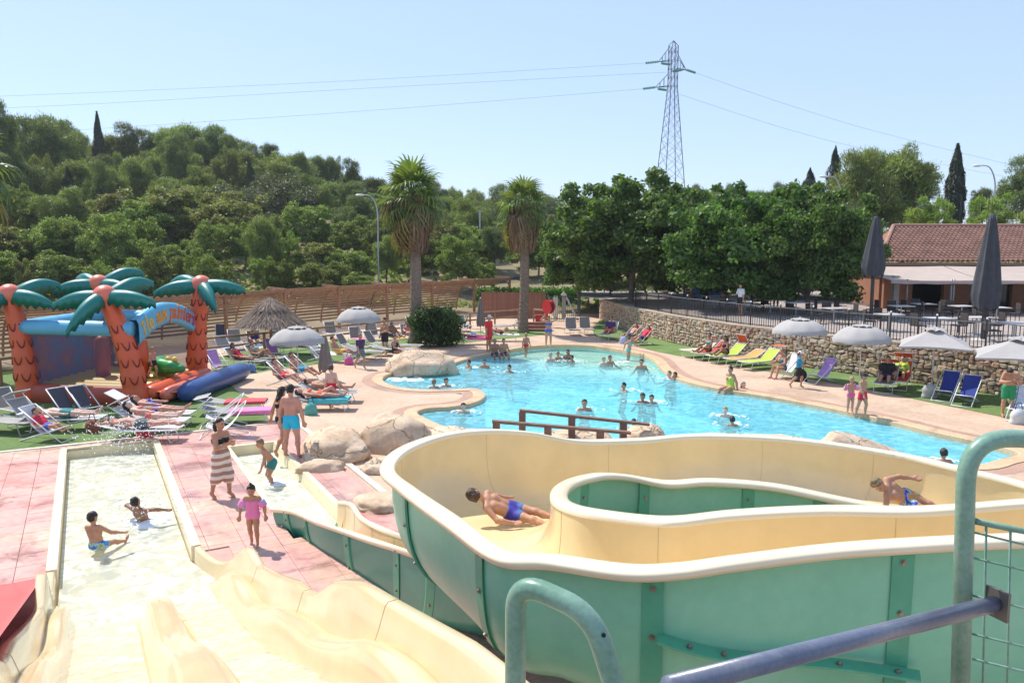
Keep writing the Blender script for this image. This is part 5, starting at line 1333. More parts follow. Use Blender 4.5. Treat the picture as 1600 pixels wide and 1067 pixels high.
def surface_nets(D, lo, h):
    S_ = D < 0; nx, ny, nz = D.shape
    acc = np.zeros((nx - 1, ny - 1, nz - 1, 3)); cnt_ = np.zeros((nx - 1, ny - 1, nz - 1))
    offs = [(i, j, k) for i in (0, 1) for j in (0, 1) for k in (0, 1)]
    c = {o: D[o[0]:nx - 1 + o[0], o[1]:ny - 1 + o[1], o[2]:nz - 1 + o[2]] for o in offs}
    for a in offs:
        for ax in range(3):
            if a[ax]: continue
            b = list(a); b[ax] = 1; b = tuple(b); da, db = c[a], c[b]; m = (da < 0) != (db < 0)
            if not m.any(): continue
            t = np.where(m, da / np.where(m, da - db, 1), 0)
            p = np.zeros(m.shape + (3,)); p[...] = a; p[..., ax] += t
            acc[m] += p[m]; cnt_[m] += 1
    act = cnt_ > 0; idx = -np.ones(act.shape, dtype=int); I = np.argwhere(act); idx[act] = np.arange(len(I))
    V = lo + h * (I + acc[act] / cnt_[act][:, None])
    Q = []
    for ax in range(3):
        sl0 = [slice(1, -1)] * 3; sl0[ax] = slice(0, -1); sl1 = list(sl0); sl1[ax] = slice(1, None)
        s0 = S_[tuple(sl0)]; s1 = S_[tuple(sl1)]; ch = np.argwhere(s0 != s1)
        if len(ch) == 0: continue
        flip = s1[tuple(ch.T)]
        base = ch.copy(); 
        for q in range(3):
            if q != ax: base[:, q] += 1
        u, v = [(1, 2), (2, 0), (0, 1)][ax]
        def cell(du, dv):
            z = base.copy(); z[:, u] += du; z[:, v] += dv; return idx[z[:, 0], z[:, 1], z[:, 2]]
        q4 = np.stack([cell(-1, -1), cell(0, -1), cell(0, 0), cell(-1, 0)], 1)
        q4[flip] = q4[flip][:, ::-1]; Q.append(q4)
    Q = np.concatenate(Q); Q = Q[(Q >= 0).all(1)]
    return V, Q
def sdf_obj(name, prims, h, k, m, parent=None, cuts=(), **kw):
    V, Q = sdf_mesh(prims, h, k, cuts)
    return link(name, fastmesh(name, V, 4, Q.ravel(), m, True), parent, **kw)

# ================================================================== inflatable castle
m_inor = mat('inflatable_orange', (.66, .10, .025), .42, .06, 2, spec=.5, coat=.15)
m_incor = mat('inflatable_coral', (.70, .17, .10), .42, .05, 2, coat=.15)
m_inteal = mat('inflatable_teal', (.0, .17, .145), .4, .1, 3, coat=.15)
m_inblue = mat('inflatable_sky_blue', (.12, .42, .62), .45, .06, 1.5)
m_innavy = mat('inflatable_navy', (.035, .085, .25), .4, .06, 2, coat=.15)
m_inyel = mat('inflatable_yellow', (.80, .50, .07), .42, .06, 2)
m_indk = mat('print_dark_red', (.20, .02, .01), .5)
m_inbr = mat('inflatable_brick', (.42, .07, .04), .45, .1, 2)
m_net = bpy.data.materials.new('safety_net'); m_net.use_nodes = True
nt = m_net.node_tree; tr_ = nt.nodes.new('ShaderNodeBsdfTransparent'); mx_ = nt.nodes.new('ShaderNodeMixShader'); mx_.inputs[0].default_value = .62
nt.nodes['Principled BSDF'].inputs['Base Color'].default_value = (.05, .05, .10, 1)
nt.links.new(tr_.outputs[0], mx_.inputs[1]); nt.links.new(nt.nodes['Principled BSDF'].outputs[0], mx_.inputs[2]); nt.links.new(mx_.outputs[0], nt.nodes['Material Output'].inputs['Surface'])
m_mural = noise_ramp_mat('mural_print', [(.05, .16, .42), (.10, .25, .50), (.30, .14, .30), (.55, .20, .05), (.08, .22, .48)], .9, rough=.6, bump=0, thr=(.3, .72))
cA, cB, cC = G(46, 627), G(213, 633), G(309, 597); cD = cA + cC - cB
cas = thing('inflatable_castle', 'palm-themed inflatable bouncy castle with orange trunks and a blue lettered arch', 'bouncy castle', cB)
def lc(p): return p - cB
e1 = (cB - cA); W1 = e1.length; e1.normalize(); e2 = (cC - cB); W2 = e2.length; e2.normalize(); outn = Vector((e2.y, -e2.x, 0))
if outn.x < 0: outn = -outn
def cc(a, b, z=0): return lc(cA + (cB - cA) * a + (cC - cB) * b) + Vector((0, 0, z))
# base bed: rounded wall all round + floor
rows = []
loop = [cc(-.04, -.04), cc(1.04, -.04), cc(1.04, 1.04), cc(-.04, 1.04)]
def rounded(loop, r=.35, n=5):
    out = []
    for i in range(4):
        p = loop[i]; a = (loop[i - 1] - p).normalized() * r; b = (loop[(i + 1) % 4] - p).normalized() * r
        for k in range(n + 1): t = k / n; out.append((p + a) * (1 - t) ** 2 + p * 2 * t * (1 - t) + (p + b) * t * t)
    return out
lp = rounded(loop)
cen = cc(.5, .5)
for sc, z in ((1.0, 0.0), (1.03, .12), (1.035, .35), (1.02, .55), (.985, .62), (.95, .60), (.93, .5)):
    rows.append([cen + (p - cen) * sc + Vector((0, 0, z)) for p in lp])
mb = MB(); mb.grid(rows, closed_u=True, flip=False); mb.build('base_wall', m_inbr, cas, smooth=True)
fb_ = MB(); nrib = 9
for k in range(nrib):
    b0_, b1_ = k / nrib, (k + 1) / nrib; rr_ = []
    for q in np.linspace(0, 1, 7):
        bb = b0_ + (b1_ - b0_) * q; z = .46 + .11 * math.sin(math.pi * q); rr_.append([cc(a, bb, z) for a in (.02, .5, .98)])
    fb_.grid(rr_, flip=False)
fb_.build('bouncing_floor', m_inyel, cas, smooth=True)
# columns with crowns
def fir_frond(az, tilt, L=1.5, sag=.75):
    d = Vector((math.cos(az), math.sin(az), 0)); s = Vector((-d.y, d.x, 0)); N_ = 12; top = []; rows = []
    for i in range(N_ + 1):
        t = i / N_; c = d * (L * t) + Vector((0, 0, tilt * .62 * math.sin(t * 2.2) - sag * .8 * t * t)); w = .25 * math.sin(min(1, t * 2.6 + .3) * math.pi / 2) * (1 - t ** 2.2 * .93)
        drop = .12 + .38 * math.sin(math.pi * (.12 + .8 * t)); zig = .10 if i % 2 else -.03
        rows.append([c - s * w * 1.1 + Vector((0, 0, -drop + zig)), c - s * w * .95 + Vector((0, 0, -.06)), c - s * w * .5 + Vector((0, 0, .05 * (1 - t))), c + Vector((0, 0, .10 * (1 - t * .8))), c + s * w * .5 + Vector((0, 0, .05 * (1 - t))), c + s * w * .95 + Vector((0, 0, -.06)), c + s * w * 1.1 + Vector((0, 0, -drop + zig)), c + s * w * .5 + Vector((0, 0, -.10)), c - s * w * .5 + Vector((0, 0, -.10))])
    mb = MB(); mb.grid(rows, closed_u=True); k = 9; mb.add(rows[-1], [tuple(range(k))]); mb.add(rows[0], [tuple(range(k - 1, -1, -1))])
    return mb
def column(base, H_, lean, fr, r=.33):
    pts = []; rad = []; n_ = 40
    for i in range(n_ + 1):
        t = i / n_; z = .1 + (H_ - .1) * t; seg = (z / .62) % 1.0
        pts.append(base + Vector((lean[0] * t * t, lean[1] * t * t, z))); rad.append(r * (1.18 - .42 * t) * (1 + .06 * math.sin(math.pi * seg)))
    mb = MB(); mb.tube(pts, rad, 16); co = mb.build('trunk_column', m_inor, cas, smooth=True)
    # printed scale marks, one U for each
    for lvl in range(int((H_ - .8) / .55)):
        zc = .75 + .55 * lvl
        for q in range(6):
            a = q * math.pi / 3 + (lvl % 2) * math.pi / 6; ring_ = []
            for u in np.linspace(-1, 1, 9):
                zz = zc + .24 * (abs(u) ** 2.2) * 1.0; i = min(n_, int((zz - .1) / (H_ - .1) * n_)); aa = a + .36 * u
                ring_.append(pts[i] * 1.0 + Vector((math.cos(aa), math.sin(aa), 0)) * (rad[i] + .006) + Vector((0, 0, zz - pts[i].z)))
            mk = MB(); mk.tube(ring_, [.012, .02, .026, .03, .032, .03, .026, .02, .012], 5); mk.build('printed_scale', m_indk, co, smooth=True)
    top = pts[-1]
    sdf_obj('crown_ball', [('e', (0, 0, 0), np.eye(3), (.36, .36, .34))], .05, .02, m_incor, cas, loc=top + Vector((0, 0, .05)))
    for (az, tilt, L, sag) in fr:
        fir_frond(R(az), tilt, L, sag).build('inflated_frond', m_inteal, cas, smooth=True, loc=top + Vector((0, 0, .08)))
zc_ = lambda px, py, pt: P(px, py, pt.y).z
HA, HB, HC = zc_(15, 462, cA), zc_(163, 464, cB), zc_(312, 446, cC)
column(cc(0, 0), HA, (P(14, 450, cA.y).x - cA.x, 0), [(40, .75, 1.5, .15), (-5, .25, 1.5, .55), (-120, .2, 1.4, 1.1), (170, .4, 1.5, .6)])
column(cc(1, 0), HB, (P(163, 450, cB.y).x - cB.x, 0), [(50, .85, 1.6, .1), (-8, .30, 1.75, .45), (187, .28, 1.6, .55), (-110, .1, 1.5, 1.35), (120, .5, 1.4, .3)])
column(cc(1, 1), HC, (P(314, 430, cC.y).x - cC.x, 0), [(160, .6, 1.5, .35), (-4, .3, 1.7, .45), (-50, .15, 1.5, 1.2), (195, .3, 1.7, .6)])
column(cc(0, 1), HC, (0, 0), [(150, .6, 1.5, .2), (35, .9, 1.6, .1), (-20, .3, 1.7, .5), (-160, .3, 1.6, .5)])
# beams, nets, mural
BZ = 2.5
for (a0, b0_, a1, b1_) in ((0, 0, 1, 0), (0, 1, 1, 1), (0, 0, 0, 1)):
    mb = MB(); p, q = cc(a0, b0_, BZ), cc(a1, b1_, BZ); n_ = 14
    mb.tube([p.lerp(q, i / n_) for i in range(n_ + 1)], [.25 + .02 * math.sin(i * 3.1) for i in range(n_ + 1)], 12); mb.build('blue_beam', m_inblue, cas, smooth=True)
mb = MB(); mb.grid([[cc(.02, 0, .55), cc(.98, 0, .55)], [cc(.02, 0, BZ), cc(.98, 0, BZ)]]); mb.build('safety_net', m_net, cas)
mb = MB(); mb.grid([[cc(.02, 1, .55), cc(.98, 1, .55)], [cc(.02, 1, BZ), cc(.98, 1, BZ)]]); mb.build('safety_net', m_net, cas)
mb = MB(); mb.box((cc(0, .5, 1.5)), (.12, W2 * .9, 2.0), Matrix.Rotation(math.atan2(e2.y, e2.x) - math.pi / 2, 3, 'Z')); mb.build('painted_wall', m_mural, cas)
# obstacles seen through the net
for (a, b, z, r_, m) in ((.75, .45, .5, .32, m_inor), (.35, .5, .5, .25, m_inbr)):
    mb = MB(); mb.tube([cc(a, b, z), cc(a, b, z + .7), cc(a, b, z + 1.35), cc(a, b, z + 1.5)], [r_, r_ * 1.05, r_ * .95, r_ * .4], 12); mb.build('obstacle_post', m, cas, smooth=True)
# lettered arch
def archpt(t, lo):     # t along B->C
    zb = (1.86 + .62 * math.sin(math.pi * t)) if lo else (2.50 + .72 * math.sin(math.pi * (t * .86 + .10)))
    return cc(1, t) + Vector((0, 0, zb))
th_ = outn * .16; rows = []
for t in np.linspace(.03, .97, 20):
    a_, b_ = archpt(t, True), archpt(t, False); m_ = (a_ + b_) / 2
    rows.append([a_ + th_ * .6, a_.lerp(b_, .15) + th_ * 1.0, a_.lerp(b_, .5) + th_ * 1.05, a_.lerp(b_, .85) + th_ * 1.0, b_ + th_ * .6, b_ - th_ * .6, a_.lerp(b_, .85) - th_, a_.lerp(b_, .15) - th_, a_ - th_ * .6])
mb = MB(); mb.grid(rows, closed_u=True); ao = mb.build('lettered_arch', m_inblue, cas, smooth=True)
word = 'île aux palmiers'; cols_ = [(.75, .42, .04), (.72, .30, .03), (.65, .15, .04), (.55, .06, .06), (.48, .04, .10)]
nw = len(word)
for i, ch in enumerate(word):
    if ch == ' ': continue
    t = .91 - .80 * (i + .5) / nw if False else .09 + .82 * (i + .5) / nw
    cu = bpy.data.curves.new('letter', 'FONT'); cu.body = ch; cu.size = .66; cu.extrude = .012; cu.offset = .012; cu.align_x = 'CENTER'; cu.align_y = 'BOTTOM_BASELINE'
    ob_ = bpy.data.objects.new('tmp', cu); COL.objects.link(ob_)
    me = bpy.data.meshes.new_from_object(ob_.evaluated_get(bpy.context.evaluated_depsgraph_get())); bpy.data.objects.remove(ob_)
    me.materials.clear(); q = i / (nw - 1) * (len(cols_) - 1); c0_ = cols_[int(q)]; me.materials.append(mat('letter_%d' % int(q), c0_, .5, .03))
    a_ = archpt(t, True).lerp(archpt(t, False), .24); d_ = (archpt(t + .01, True) - archpt(t - .01, True)).normalized(); d2 = (archpt(t + .01, False) - archpt(t - .01, False)).normalized(); d_ = (d_ + d2).normalized()
    zax = outn; yax = zax.cross(d_).normalized()
    o = link('letter', me, ao); o.matrix_local = Matrix.Translation(a_ + outn * .172) @ Matrix((d_, yax, zax)).transposed().to_4x4() @ Matrix.Diagonal((.92, 1.1, 1, 1))
# entrance step
for (d_, r_, z, m, b0_, b1_) in ((.35, .26, .36, m_inor, .02, 1.02), (.85, .24, .30, m_incor, .05, 1.05), (1.45, .36, .34, m_innavy, .08, 1.22)):
    p, q = cc(1, b0_) + outn * d_ + Vector((0, 0, z)), cc(1, b1_) + outn * d_ + Vector((0, 0, z)); n_ = 16
    mb = MB(); mb.tube([p.lerp(q, i / n_) for i in range(n_ + 1)], [r_ * min(1, .72 + .28 * math.sin(min(i, n_ - i) / 2 * 1.57)) if min(i, n_ - i) < 2 else r_ for i in range(n_ + 1)], 14); mb.build('entrance_tube', m, cas, smooth=True)
mb = MB(); mb.grid([[cc(1, .05, .42) + outn * .3, cc(1, 1.05, .42) + outn * .3], [cc(1, .06, .38) + outn * 1.2, cc(1, 1.1, .38) + outn * 1.2]], flip=False); mb.build('entrance_mat', m_incor, cas)
# green dragon toy inside
dg_ = cc(1, .62, .62) - outn * .55
m_ingr = mat('inflatable_green', (.02, .26, .06), .35, .08, 2, coat=.2)
dr = sdf_obj('dragon_toy', [('e', (0, 0, .3), np.eye(3), (.42, .75, .32)), ('c', (.1, -.6, .35), (.45, -1.0, .35), .26, .22), ('c', (.4, -.95, .30), (.75, -1.15, .28), .2, .15), ('c', (0, .6, .3), (-.2, 1.2, .2), .2, .06)], .05, .12, m_ingr, cas, loc=dg_, rot=(0, 0, .35))
for (x, y) in ((.32, -.78), (.55, -.98)):
    sdf_obj('eye', [('e', (x, y, .6), np.eye(3), (.10, .10, .10))], .03, .02, m_inyel, dr)
sdf_obj('belly_patch', [('e', (.25, -.1, .18), np.eye(3), (.26, .45, .2))], .05, .02, m_inyel, dr)

# ================================================================== parasols
m_canvas = mat('parasol_grey', (.37, .345, .325), .85, .05, 3, objrand=.04)
m_canvas_d = mat('parasol_taupe', (.20, .165, .15), .9, .15, 5)
m_charc = mat('parasol_charcoal', (.055, .058, .066), .85, .2, 3)
m_pole = mat('parasol_pole', (.62, .60, .57), .5, .05, 5)
m_conc = mat('parasol_foot', (.45, .43, .40), .8)
def dome_parasol(label, base, top_z, edge_z, r):
    t = thing('open_parasol', label, 'parasol', base, 0, 'open grey round parasols')
    H_ = top_z; e = edge_z
    prof = [(.12, H_), (.25 * r, H_ - .015), (.5 * r, H_ - .10 * (H_ - e)), (.75 * r, H_ - .38 * (H_ - e)), (.92 * r, H_ - .72 * (H_ - e)), (r, e), (1.0 * r, e - .10)]
    mb = MB(); n = 40; rows = []
    for i, (q, z) in enumerate(prof):
        rr_ = []
        for j in range(n):
            a = 2 * math.pi * j / n; s8 = abs(math.sin(4 * a)); sc = 1 - .045 * (1 - s8) ** 2 * 0 + (.0 if i < 2 else -.02 * s8)
            zz = z + (.05 * s8 if i >= 5 else 0) + (.02 * (1 - s8) if 1 < i < 5 else 0)
            rr_.append(Vector((q * sc * math.cos(a), q * sc * math.sin(a), zz)))
        rows.append(rr_)
    mb.grid(rows, closed_u=True, flip=True); mb.build('canopy', m_canvas, t, smooth=True)
    mb = MB(); rr0 = []; rr1 = []
    for j in range(48):
        a = 2 * math.pi * j / 48; w = .045 * abs(math.sin(4 * a)); rr0.append(Vector((.34 * r * math.cos(a), .34 * r * math.sin(a), H_ + .0 + w))); rr1.append(Vector((.06 * math.cos(a), .06 * math.sin(a), H_ + .09)))
    mb.grid([rr0, rr1], closed_u=True, flip=True); mb.build('vent_cap', m_canvas, t)
    mb = MB(); mb.tube([(0, 0, .02), (0, 0, H_ + .12)], .022, 8); mb.build('pole', m_pole, t, smooth=True)
    mb = MB(); mb.lathe([(0, .07), (.2, .07), (.25, .04), (.25, 0)], 16); mb.build('foot', m_conc, t)
    for k in range(8):
        a = k * math.pi / 4; mb = MB(); mb.tube([(.03 * math.cos(a), .03 * math.sin(a), H_ - .02), (.6 * r * math.cos(a), .6 * r * math.sin(a), H_ - .2 * (H_ - e) - .02), (.99 * r * math.cos(a), .99 * r * math.sin(a), e - .01)], .007, 4); mb.build('rib', m_pole, t)
def pyr_parasol(label, base, top_z, edge_z, r, rz):
    t = thing('open_parasol', label, 'parasol', base, rz, 'open grey square parasols')
    mb = MB(); n = 4; rows = []
    for f, z in ((.09, top_z), (.4, top_z - .36 * (top_z - edge_z)), (.75, top_z - .72 * (top_z - edge_z)), (1.0, edge_z), (1.0, edge_z - .06)):
        rr_ = []
        for k in range(4):
            c0_, c1_ = Vector((math.cos(k * math.pi / 2), math.sin(k * math.pi / 2), 0)), Vector((math.cos((k + 1) * math.pi / 2), math.sin((k + 1) * math.pi / 2), 0))
            for q in range(5): p = c0_.lerp(c1_, q / 5) * r * f * (1 - .05 * math.sin(math.pi * q / 5) * (f > .5)); rr_.append(Vector((p.x, p.y, z + (.04 * math.sin(math.pi * q / 5) if f == 1 else 0))))
        rows.append(rr_)
    mb.grid(rows, closed_u=True, flip=True); mb.build('canopy', m_canvas, t)
    mb = MB(); rr0 = []; rr1 = []
    for j in range(32): a = 2 * math.pi * j / 32; w = .05 * abs(math.sin(4 * a)); rr0.append(Vector((.22 * r * math.cos(a), .22 * r * math.sin(a), top_z + w - .03))); rr1.append(Vector((.04 * math.cos(a), .04 * math.sin(a), top_z + .10)))
    mb.grid([rr0, rr1], closed_u=True, flip=True); mb.build('vent_cap', m_canvas, t)
    mb = MB(); mb.tube([(0, 0, .02), (0, 0, top_z + .1)], .025, 8); mb.build('pole', m_pole, t, smooth=True)
    mb = MB(); mb.lathe([(0, .08), (.22, .08), (.27, .04), (.27, 0)], 16); mb.build('foot', m_conc, t)
def zof(px, py, Y): return P(px, py, Y).z
for (label, px, by, top, edge, hw_) in (('grey dome parasol over the deck chairs near the castle', 467, 614, 513, 533, 42), ('grey dome parasol in front of the timber railing', 562, 563, 482, 500, 34),
                                        ('grey dome parasol above the lime loungers by the stone wall', 1246, 592, 500, 518, 41), ('grey dome parasol behind the two children by the stone wall', 1342, 607, 510, 531, 43)):
    b = G(px, by); dome_parasol(label, b, zof(px, top, b.y), zof(px, edge, b.y), hw_ / 1200 * b.y * 1.02)
b = G(1455, 616); pyr_parasol('grey square parasol over the two blue deck chairs', b, zof(1462, 515, b.y), zof(1462, 539, b.y), 1.55, .3)
b = G(1588, 640); pyr_parasol('grey square parasol at the right picture edge over the man in green shorts', b, zof(1590, 530, b.y), zof(1590, 556, b.y), 1.75, .25)
def closed_parasol(label, base, H_, zb, r, m, name='closed_parasol', foot=.25, pole_r=.022, post=None):
    t = thing(name, label, 'parasol', base); n = 28; rows = []
    for i in range(15):
        u = i / 14; z = H_ - (H_ - zb) * u; rad = r * (.18 + .82 * u ** .8) * (1 - .25 * max(0, u - .85) / .15)
        rows.append([Vector(((rad * (1 + .22 * math.sin(7 * a + u * 1.5 + .6 * math.sin(3 * a)))) * math.cos(a), (rad * (1 + .22 * math.sin(7 * a + u * 1.5))) * math.sin(a), z + (.06 * math.sin(5 * a) if i == 14 else 0))) for a in np.linspace(0, 2 * math.pi, n, endpoint=False)])
    mb = MB(); mb.grid(rows, closed_u=True); mb.add(rows[0], [tuple(range(n))]); mb.build('folded_canopy', m, t, smooth=True)
    mb = MB(); mb.tube([(0, 0, .02), (0, 0, H_ + .06)], pole_r, 8); mb.build('pole', m_pole if post is None else post, t, smooth=True)
    mb = MB(); mb.lathe([(0, .07), (foot * .8, .07), (foot, .03), (foot, 0)], 14); mb.build('foot', m_conc, t)
b = G(509, 594); closed_parasol('closed taupe parasol beside the boy in red shorts', b, zof(509, 524, b.y), zof(509, 579, b.y), .28, m_canvas_d)
b = G(751, 530); closed_parasol('closed taupe parasol near the far palm', b, zof(751, 466, b.y), zof(751, 509, b.y), .26, m_canvas_d)
b = Vector((P(1366, 400, 38.5).x, 38.5, WH)); closed_parasol('big closed charcoal parasol at the left end of the awning', b, zof(1368, 340, 38.5) - WH, zof(1366, 432, 38.5) - WH, .55, m_charc, foot=.5, pole_r=.09, post=m_charc)
b = Vector((P(1546, 400, 30).x, 30, WH)); closed_parasol('big closed charcoal parasol standing before the awning at the right', b, zof(1550, 336, 30) - WH, zof(1546, 482, 30) - WH, .5, m_charc, foot=.45, pole_r=.11, post=m_charc)
# thatched parasol
b = Vector((P(424, 540, 36).x, 36, 0)); th = thing('thatched_parasol', 'shaggy straw thatched parasol at the edge of the lawn', 'parasol', b)
m_straw = leafmat('straw', (.27, .205, .165), .1, .4, .05, rough=.95, tcol=(1, .95, .85))
n = 8000; Rr = 49 / 1200 * 36; zt_, ze_ = zof(424, 468, 36), zof(424, 503, 36)
u = rng.uniform(0, 1, n) ** .6; a = rng.uniform(0, 2 * math.pi, n); step = np.where(u > .55, .0, .05); rr_ = Rr * u; zz = zt_ - (zt_ - ze_) * u ** 1.15 + .10 * (u < .5) + rng.uniform(-.04, .05, n)
d = np.stack([np.cos(a), np.sin(a), np.full(n, -.85)], 1) + .38 * unit(n); d /= np.linalg.norm(d, axis=1, keepdims=True); s_ = np.stack([-np.sin(a), np.cos(a), 0 * a], 1)
ln = rng.uniform(.2, .55, n)[:, None]; w = rng.uniform(.008, .022, n)[:, None]; c = np.stack([rr_ * np.cos(a), rr_ * np.sin(a), zz], 1)
V = np.stack([c - s_ * w, c + s_ * w, c + d * ln + s_ * w * .3, c + d * ln - s_ * w * .3], 1).reshape(-1, 3)
tag(link('thatch', fastmesh('thatch', V, 4, np.arange(len(V)), m_straw), th), kind='stuff')
mb = MB(); mb.lathe([(.02, zt_ - .03), (Rr * .5, zt_ - (zt_ - ze_) * .5), (Rr, ze_ - .08)], 24); mb.build('straw_base', mat('straw_base', (.16, .12, .09), .95), th)
mb = MB(); mb.tube([(0, 0, 0), (0, 0, zt_ - .05)], .07, 8); mb.build('pole', m_wood, th, smooth=True)

# ================================================================== loungers and deck chairs
m_frame = mat('lounger_frame_white', (.72, .71, .69), .4, .04, 5)
m_framed = mat('lounger_frame_grey', (.40, .38, .36), .45, .05, 5)
def fab(name, col): return mat('fabric_' + name, col, .85, .07, 4)
FAB = {'taupe': (.24, .205, .175), 'grey': (.33, .31, .29), 'white': (.66, .65, .63), 'cream': (.66, .52, .34), 'red': (.62, .05, .04), 'lime': (.42, .50, .06), 'orange': (.72, .30, .08),
       'pink': (.75, .13, .40), 'purple': (.36, .18, .42), 'navy': (.025, .045, .24), 'blue': (.08, .26, .62), 'teal': (.05, .36, .42), 'rose': (.62, .22, .30), 'lilac': (.42, .38, .62), 'yellow': (.75, .55, .12), 'skyblue': (.30, .48, .72), 'dark': (.07, .07, .09), 'redor': (.70, .10, .03)}
def F_(k): return fab(k, FAB[k])
def lounger(label, pos, rz, fabric='taupe', back=35, flap=None, cover=None, frame=None, group='sun loungers', hood=None):
    """head at -X, feet at +X"""
    t = thing('sun_lounger', label, 'sun lounger', pos, rz, group); fr = frame or m_frame; H_ = .36; hinge = -.30; bl = .68
    bx, bz = -bl * math.cos(R(back)), bl * math.sin(R(back))
    mb = MB()
    for y in (-.31, .31): mb.tube([(hinge, y, H_), (1.0, y, H_)], .018, 6)
    mb.tube([(1.0, -.31, H_), (1.0, .31, H_)], .018, 6); mb.tube([(-.95, -.31, H_ - .02), (hinge, -.31, H_)], .016, 6); mb.tube([(-.95, .31, H_ - .02), (hinge, .31, H_)], .016, 6)
    mb.build('frame', fr, t, smooth=True)
    for x, dx in ((-.72, -.1), (.72, .12)):
        mb = MB(); mb.tube([(x, -.30, H_ - .01), (x + dx, -.30, .02), (x + dx, .30, .02), (x, .30, H_ - .01)], .016, 6); mb.build('leg', fr, t)
    mb = MB(); mb.grid([[Vector((x, y, H_ + .012 - .03 * (1 - (y / .3) ** 2) * (1 - .3 * abs(x)))) for y in np.linspace(-.295, .295, 5)] for x in np.linspace(hinge, .985, 6)]); mb.build('seat_fabric', F_(fabric), t, smooth=True)
    bk = MB()
    for y in (-.31, .31): bk.tube([(hinge, y, H_), (hinge + bx, y, H_ + bz)], .017, 6)
    bk.tube([(hinge + bx, -.31, H_ + bz), (hinge + bx, .31, H_ + bz)], .017, 6); bo = bk.build('back_frame', fr, t, smooth=True)
    mb = MB(); mb.grid([[Vector((hinge + bx * q, y, H_ + bz * q + .012 - .03 * (1 - (y / .3) ** 2))) for y in np.linspace(-.295, .295, 5)] for q in np.linspace(0, .99, 5)], flip=True); mb.build('back_fabric', F_(fabric), t, smooth=True)
    if flap is not None:
        fa = R(flap); p0 = Vector((hinge + bx, 0, H_ + bz)); u_ = Vector((math.cos(fa), 0, math.sin(fa))); fx = p0 + Vector((bx, 0, bz)).normalized() * .16
        mb = MB(); mb.grid([[fx + u_ * q + Vector((0, y, .01)) for y in (-.30, 0, .30)] for q in (-.06, .15, .36)]); so_ = mb.build('sunshade', F_(hood or fabric), t)
        mb = MB()
        for y in (-.30, .30): mb.tube([p0 + Vector((0, y, 0)), fx + Vector((0, y, 0)), fx + u_ * .37 + Vector((0, y, 0))], .012, 5)
        mb.tube([fx + u_ * .37 + Vector((0, -.3, 0)), fx + u_ * .37 + Vector((0, .3, 0))], .012, 5); mb.build('sunshade_frame', fr, so_)
    return t
def towel_on(label, t, col, x0=-.28, x1=.95, hang=.22, side=1, z=.40):
    """towel spread over a lounger seat with one side hanging down"""
    rows = []
    for x in np.linspace(x0, x1, 9):
        rr_ = [Vector((x, y * side, z + .008 * math.sin(x * 9 + y * 7))) for y in np.linspace(-.30, .335, 5)] + [Vector((x, side * (.345 + .008 * math.sin(x * 14)), z - q)) for q in (hang * .3, hang)]
        rows.append(rr_)
    mb = MB(); mb.grid(rows, flip=side < 0); o = mb.build('towel', mat('towel_' + label[:22].replace(' ', '_'), col, .95, .12, 9, .3, 60), None, smooth=True)
    o.location = t.location; o.rotation_euler = t.rotation_euler; return tag(o, label, 'towel')
def deckchair(label, pos, rz, fabric='white', group='sling deck chairs', frame=None, towel=None):
    t = thing('deck_chair', label, 'deck chair', pos, rz, group); fr = frame or m_frame
    top = (-.55, .92); foot = (.62, .03); seat = (.45, .36); rear = (-.62, .03)
    f1 = MB()
    for y in (-.29, .29): f1.tube([(foot[0], y, foot[1]), (top[0], y, top[1])], .017, 6)
    for q in (foot, top): f1.tube([(q[0], -.29, q[1]), (q[0], .29, q[1])], .017, 6)
    f1.build('back_frame', fr, t, smooth=True)
    f2 = MB()
    for y in (-.25, .25): f2.tube([(rear[0], y, rear[1]), (seat[0], y, seat[1])], .017, 6)
    for q in (rear, seat): f2.tube([(q[0], -.25, q[1]), (q[0], .25, q[1])], .017, 6)
    f2.build('seat_frame', fr, t, smooth=True)
    cv = catmull([Vector((top[0], 0, top[1])), Vector((-.30, 0, .52)), Vector((-.02, 0, .26)), Vector((.25, 0, .27)), Vector((seat[0], 0, seat[1]))], 4)
    mb = MB(); mb.grid([[p + Vector((0, y, 0)) for y in (-.245, 0, .245)] for p in cv], flip=True); mb.build('sling', F_(fabric), t, smooth=True)
    if towel:
        mb = MB(); mb.grid([[p + Vector((0, y, .02)) for y in (-.22, -.08, .08, .22)] for p in [Vector((top[0] - .05, 0, top[1] - .35))] + cv[:10]], flip=True)
        o = mb.build('towel', mat('towelc_%s' % towel[1][:18].replace(' ', '_'), towel[0], .95, .15, 8), None, smooth=True); o.location = t.location; o.rotation_euler = t.rotation_euler; tag(o, towel[1], 'towel')
    return t
WR = math.atan2(-.46, -.89)
# --- left lawn
L_a = lounger('grey slatted lounger cut off by the left picture edge', G(6, 676), R(-12), 'grey', 30, 15, frame=m_framed)
L_b = lounger('white lounger under the man in teal shorts at the left', G(104, 672), R(6), 'white', 12, 10)
D_a = deckchair('deck chair holding the child in red at the left', G(75, 688), R(-8), 'white')
deckchair('empty charcoal deck chair against the castle base, left one', G(106, 656), R(-32), 'dark')
deckchair('empty charcoal deck chair against the castle base, right one', G(136, 652), R(-32), 'dark')
L_c = lounger('white lounger nearest the trough, with the man in dark shorts', G(222, 690), R(4), 'white', 14, None)
L_d = lounger('white lounger with raised shade, under the woman in pink', G(236, 676), R(4), 'white', 34, 28)
L_e = lounger('white lounger against the castle, under the woman in the blue swimsuit', G(247, 664), R(4), 'white', 34, 150)
deckchair('empty white deck chair behind the woman with the ponytail, nearer one', G(352, 683), R(196), 'white')
deckchair('empty white deck chair behind the woman with the ponytail, farther one', G(350, 668), R(196), 'white')
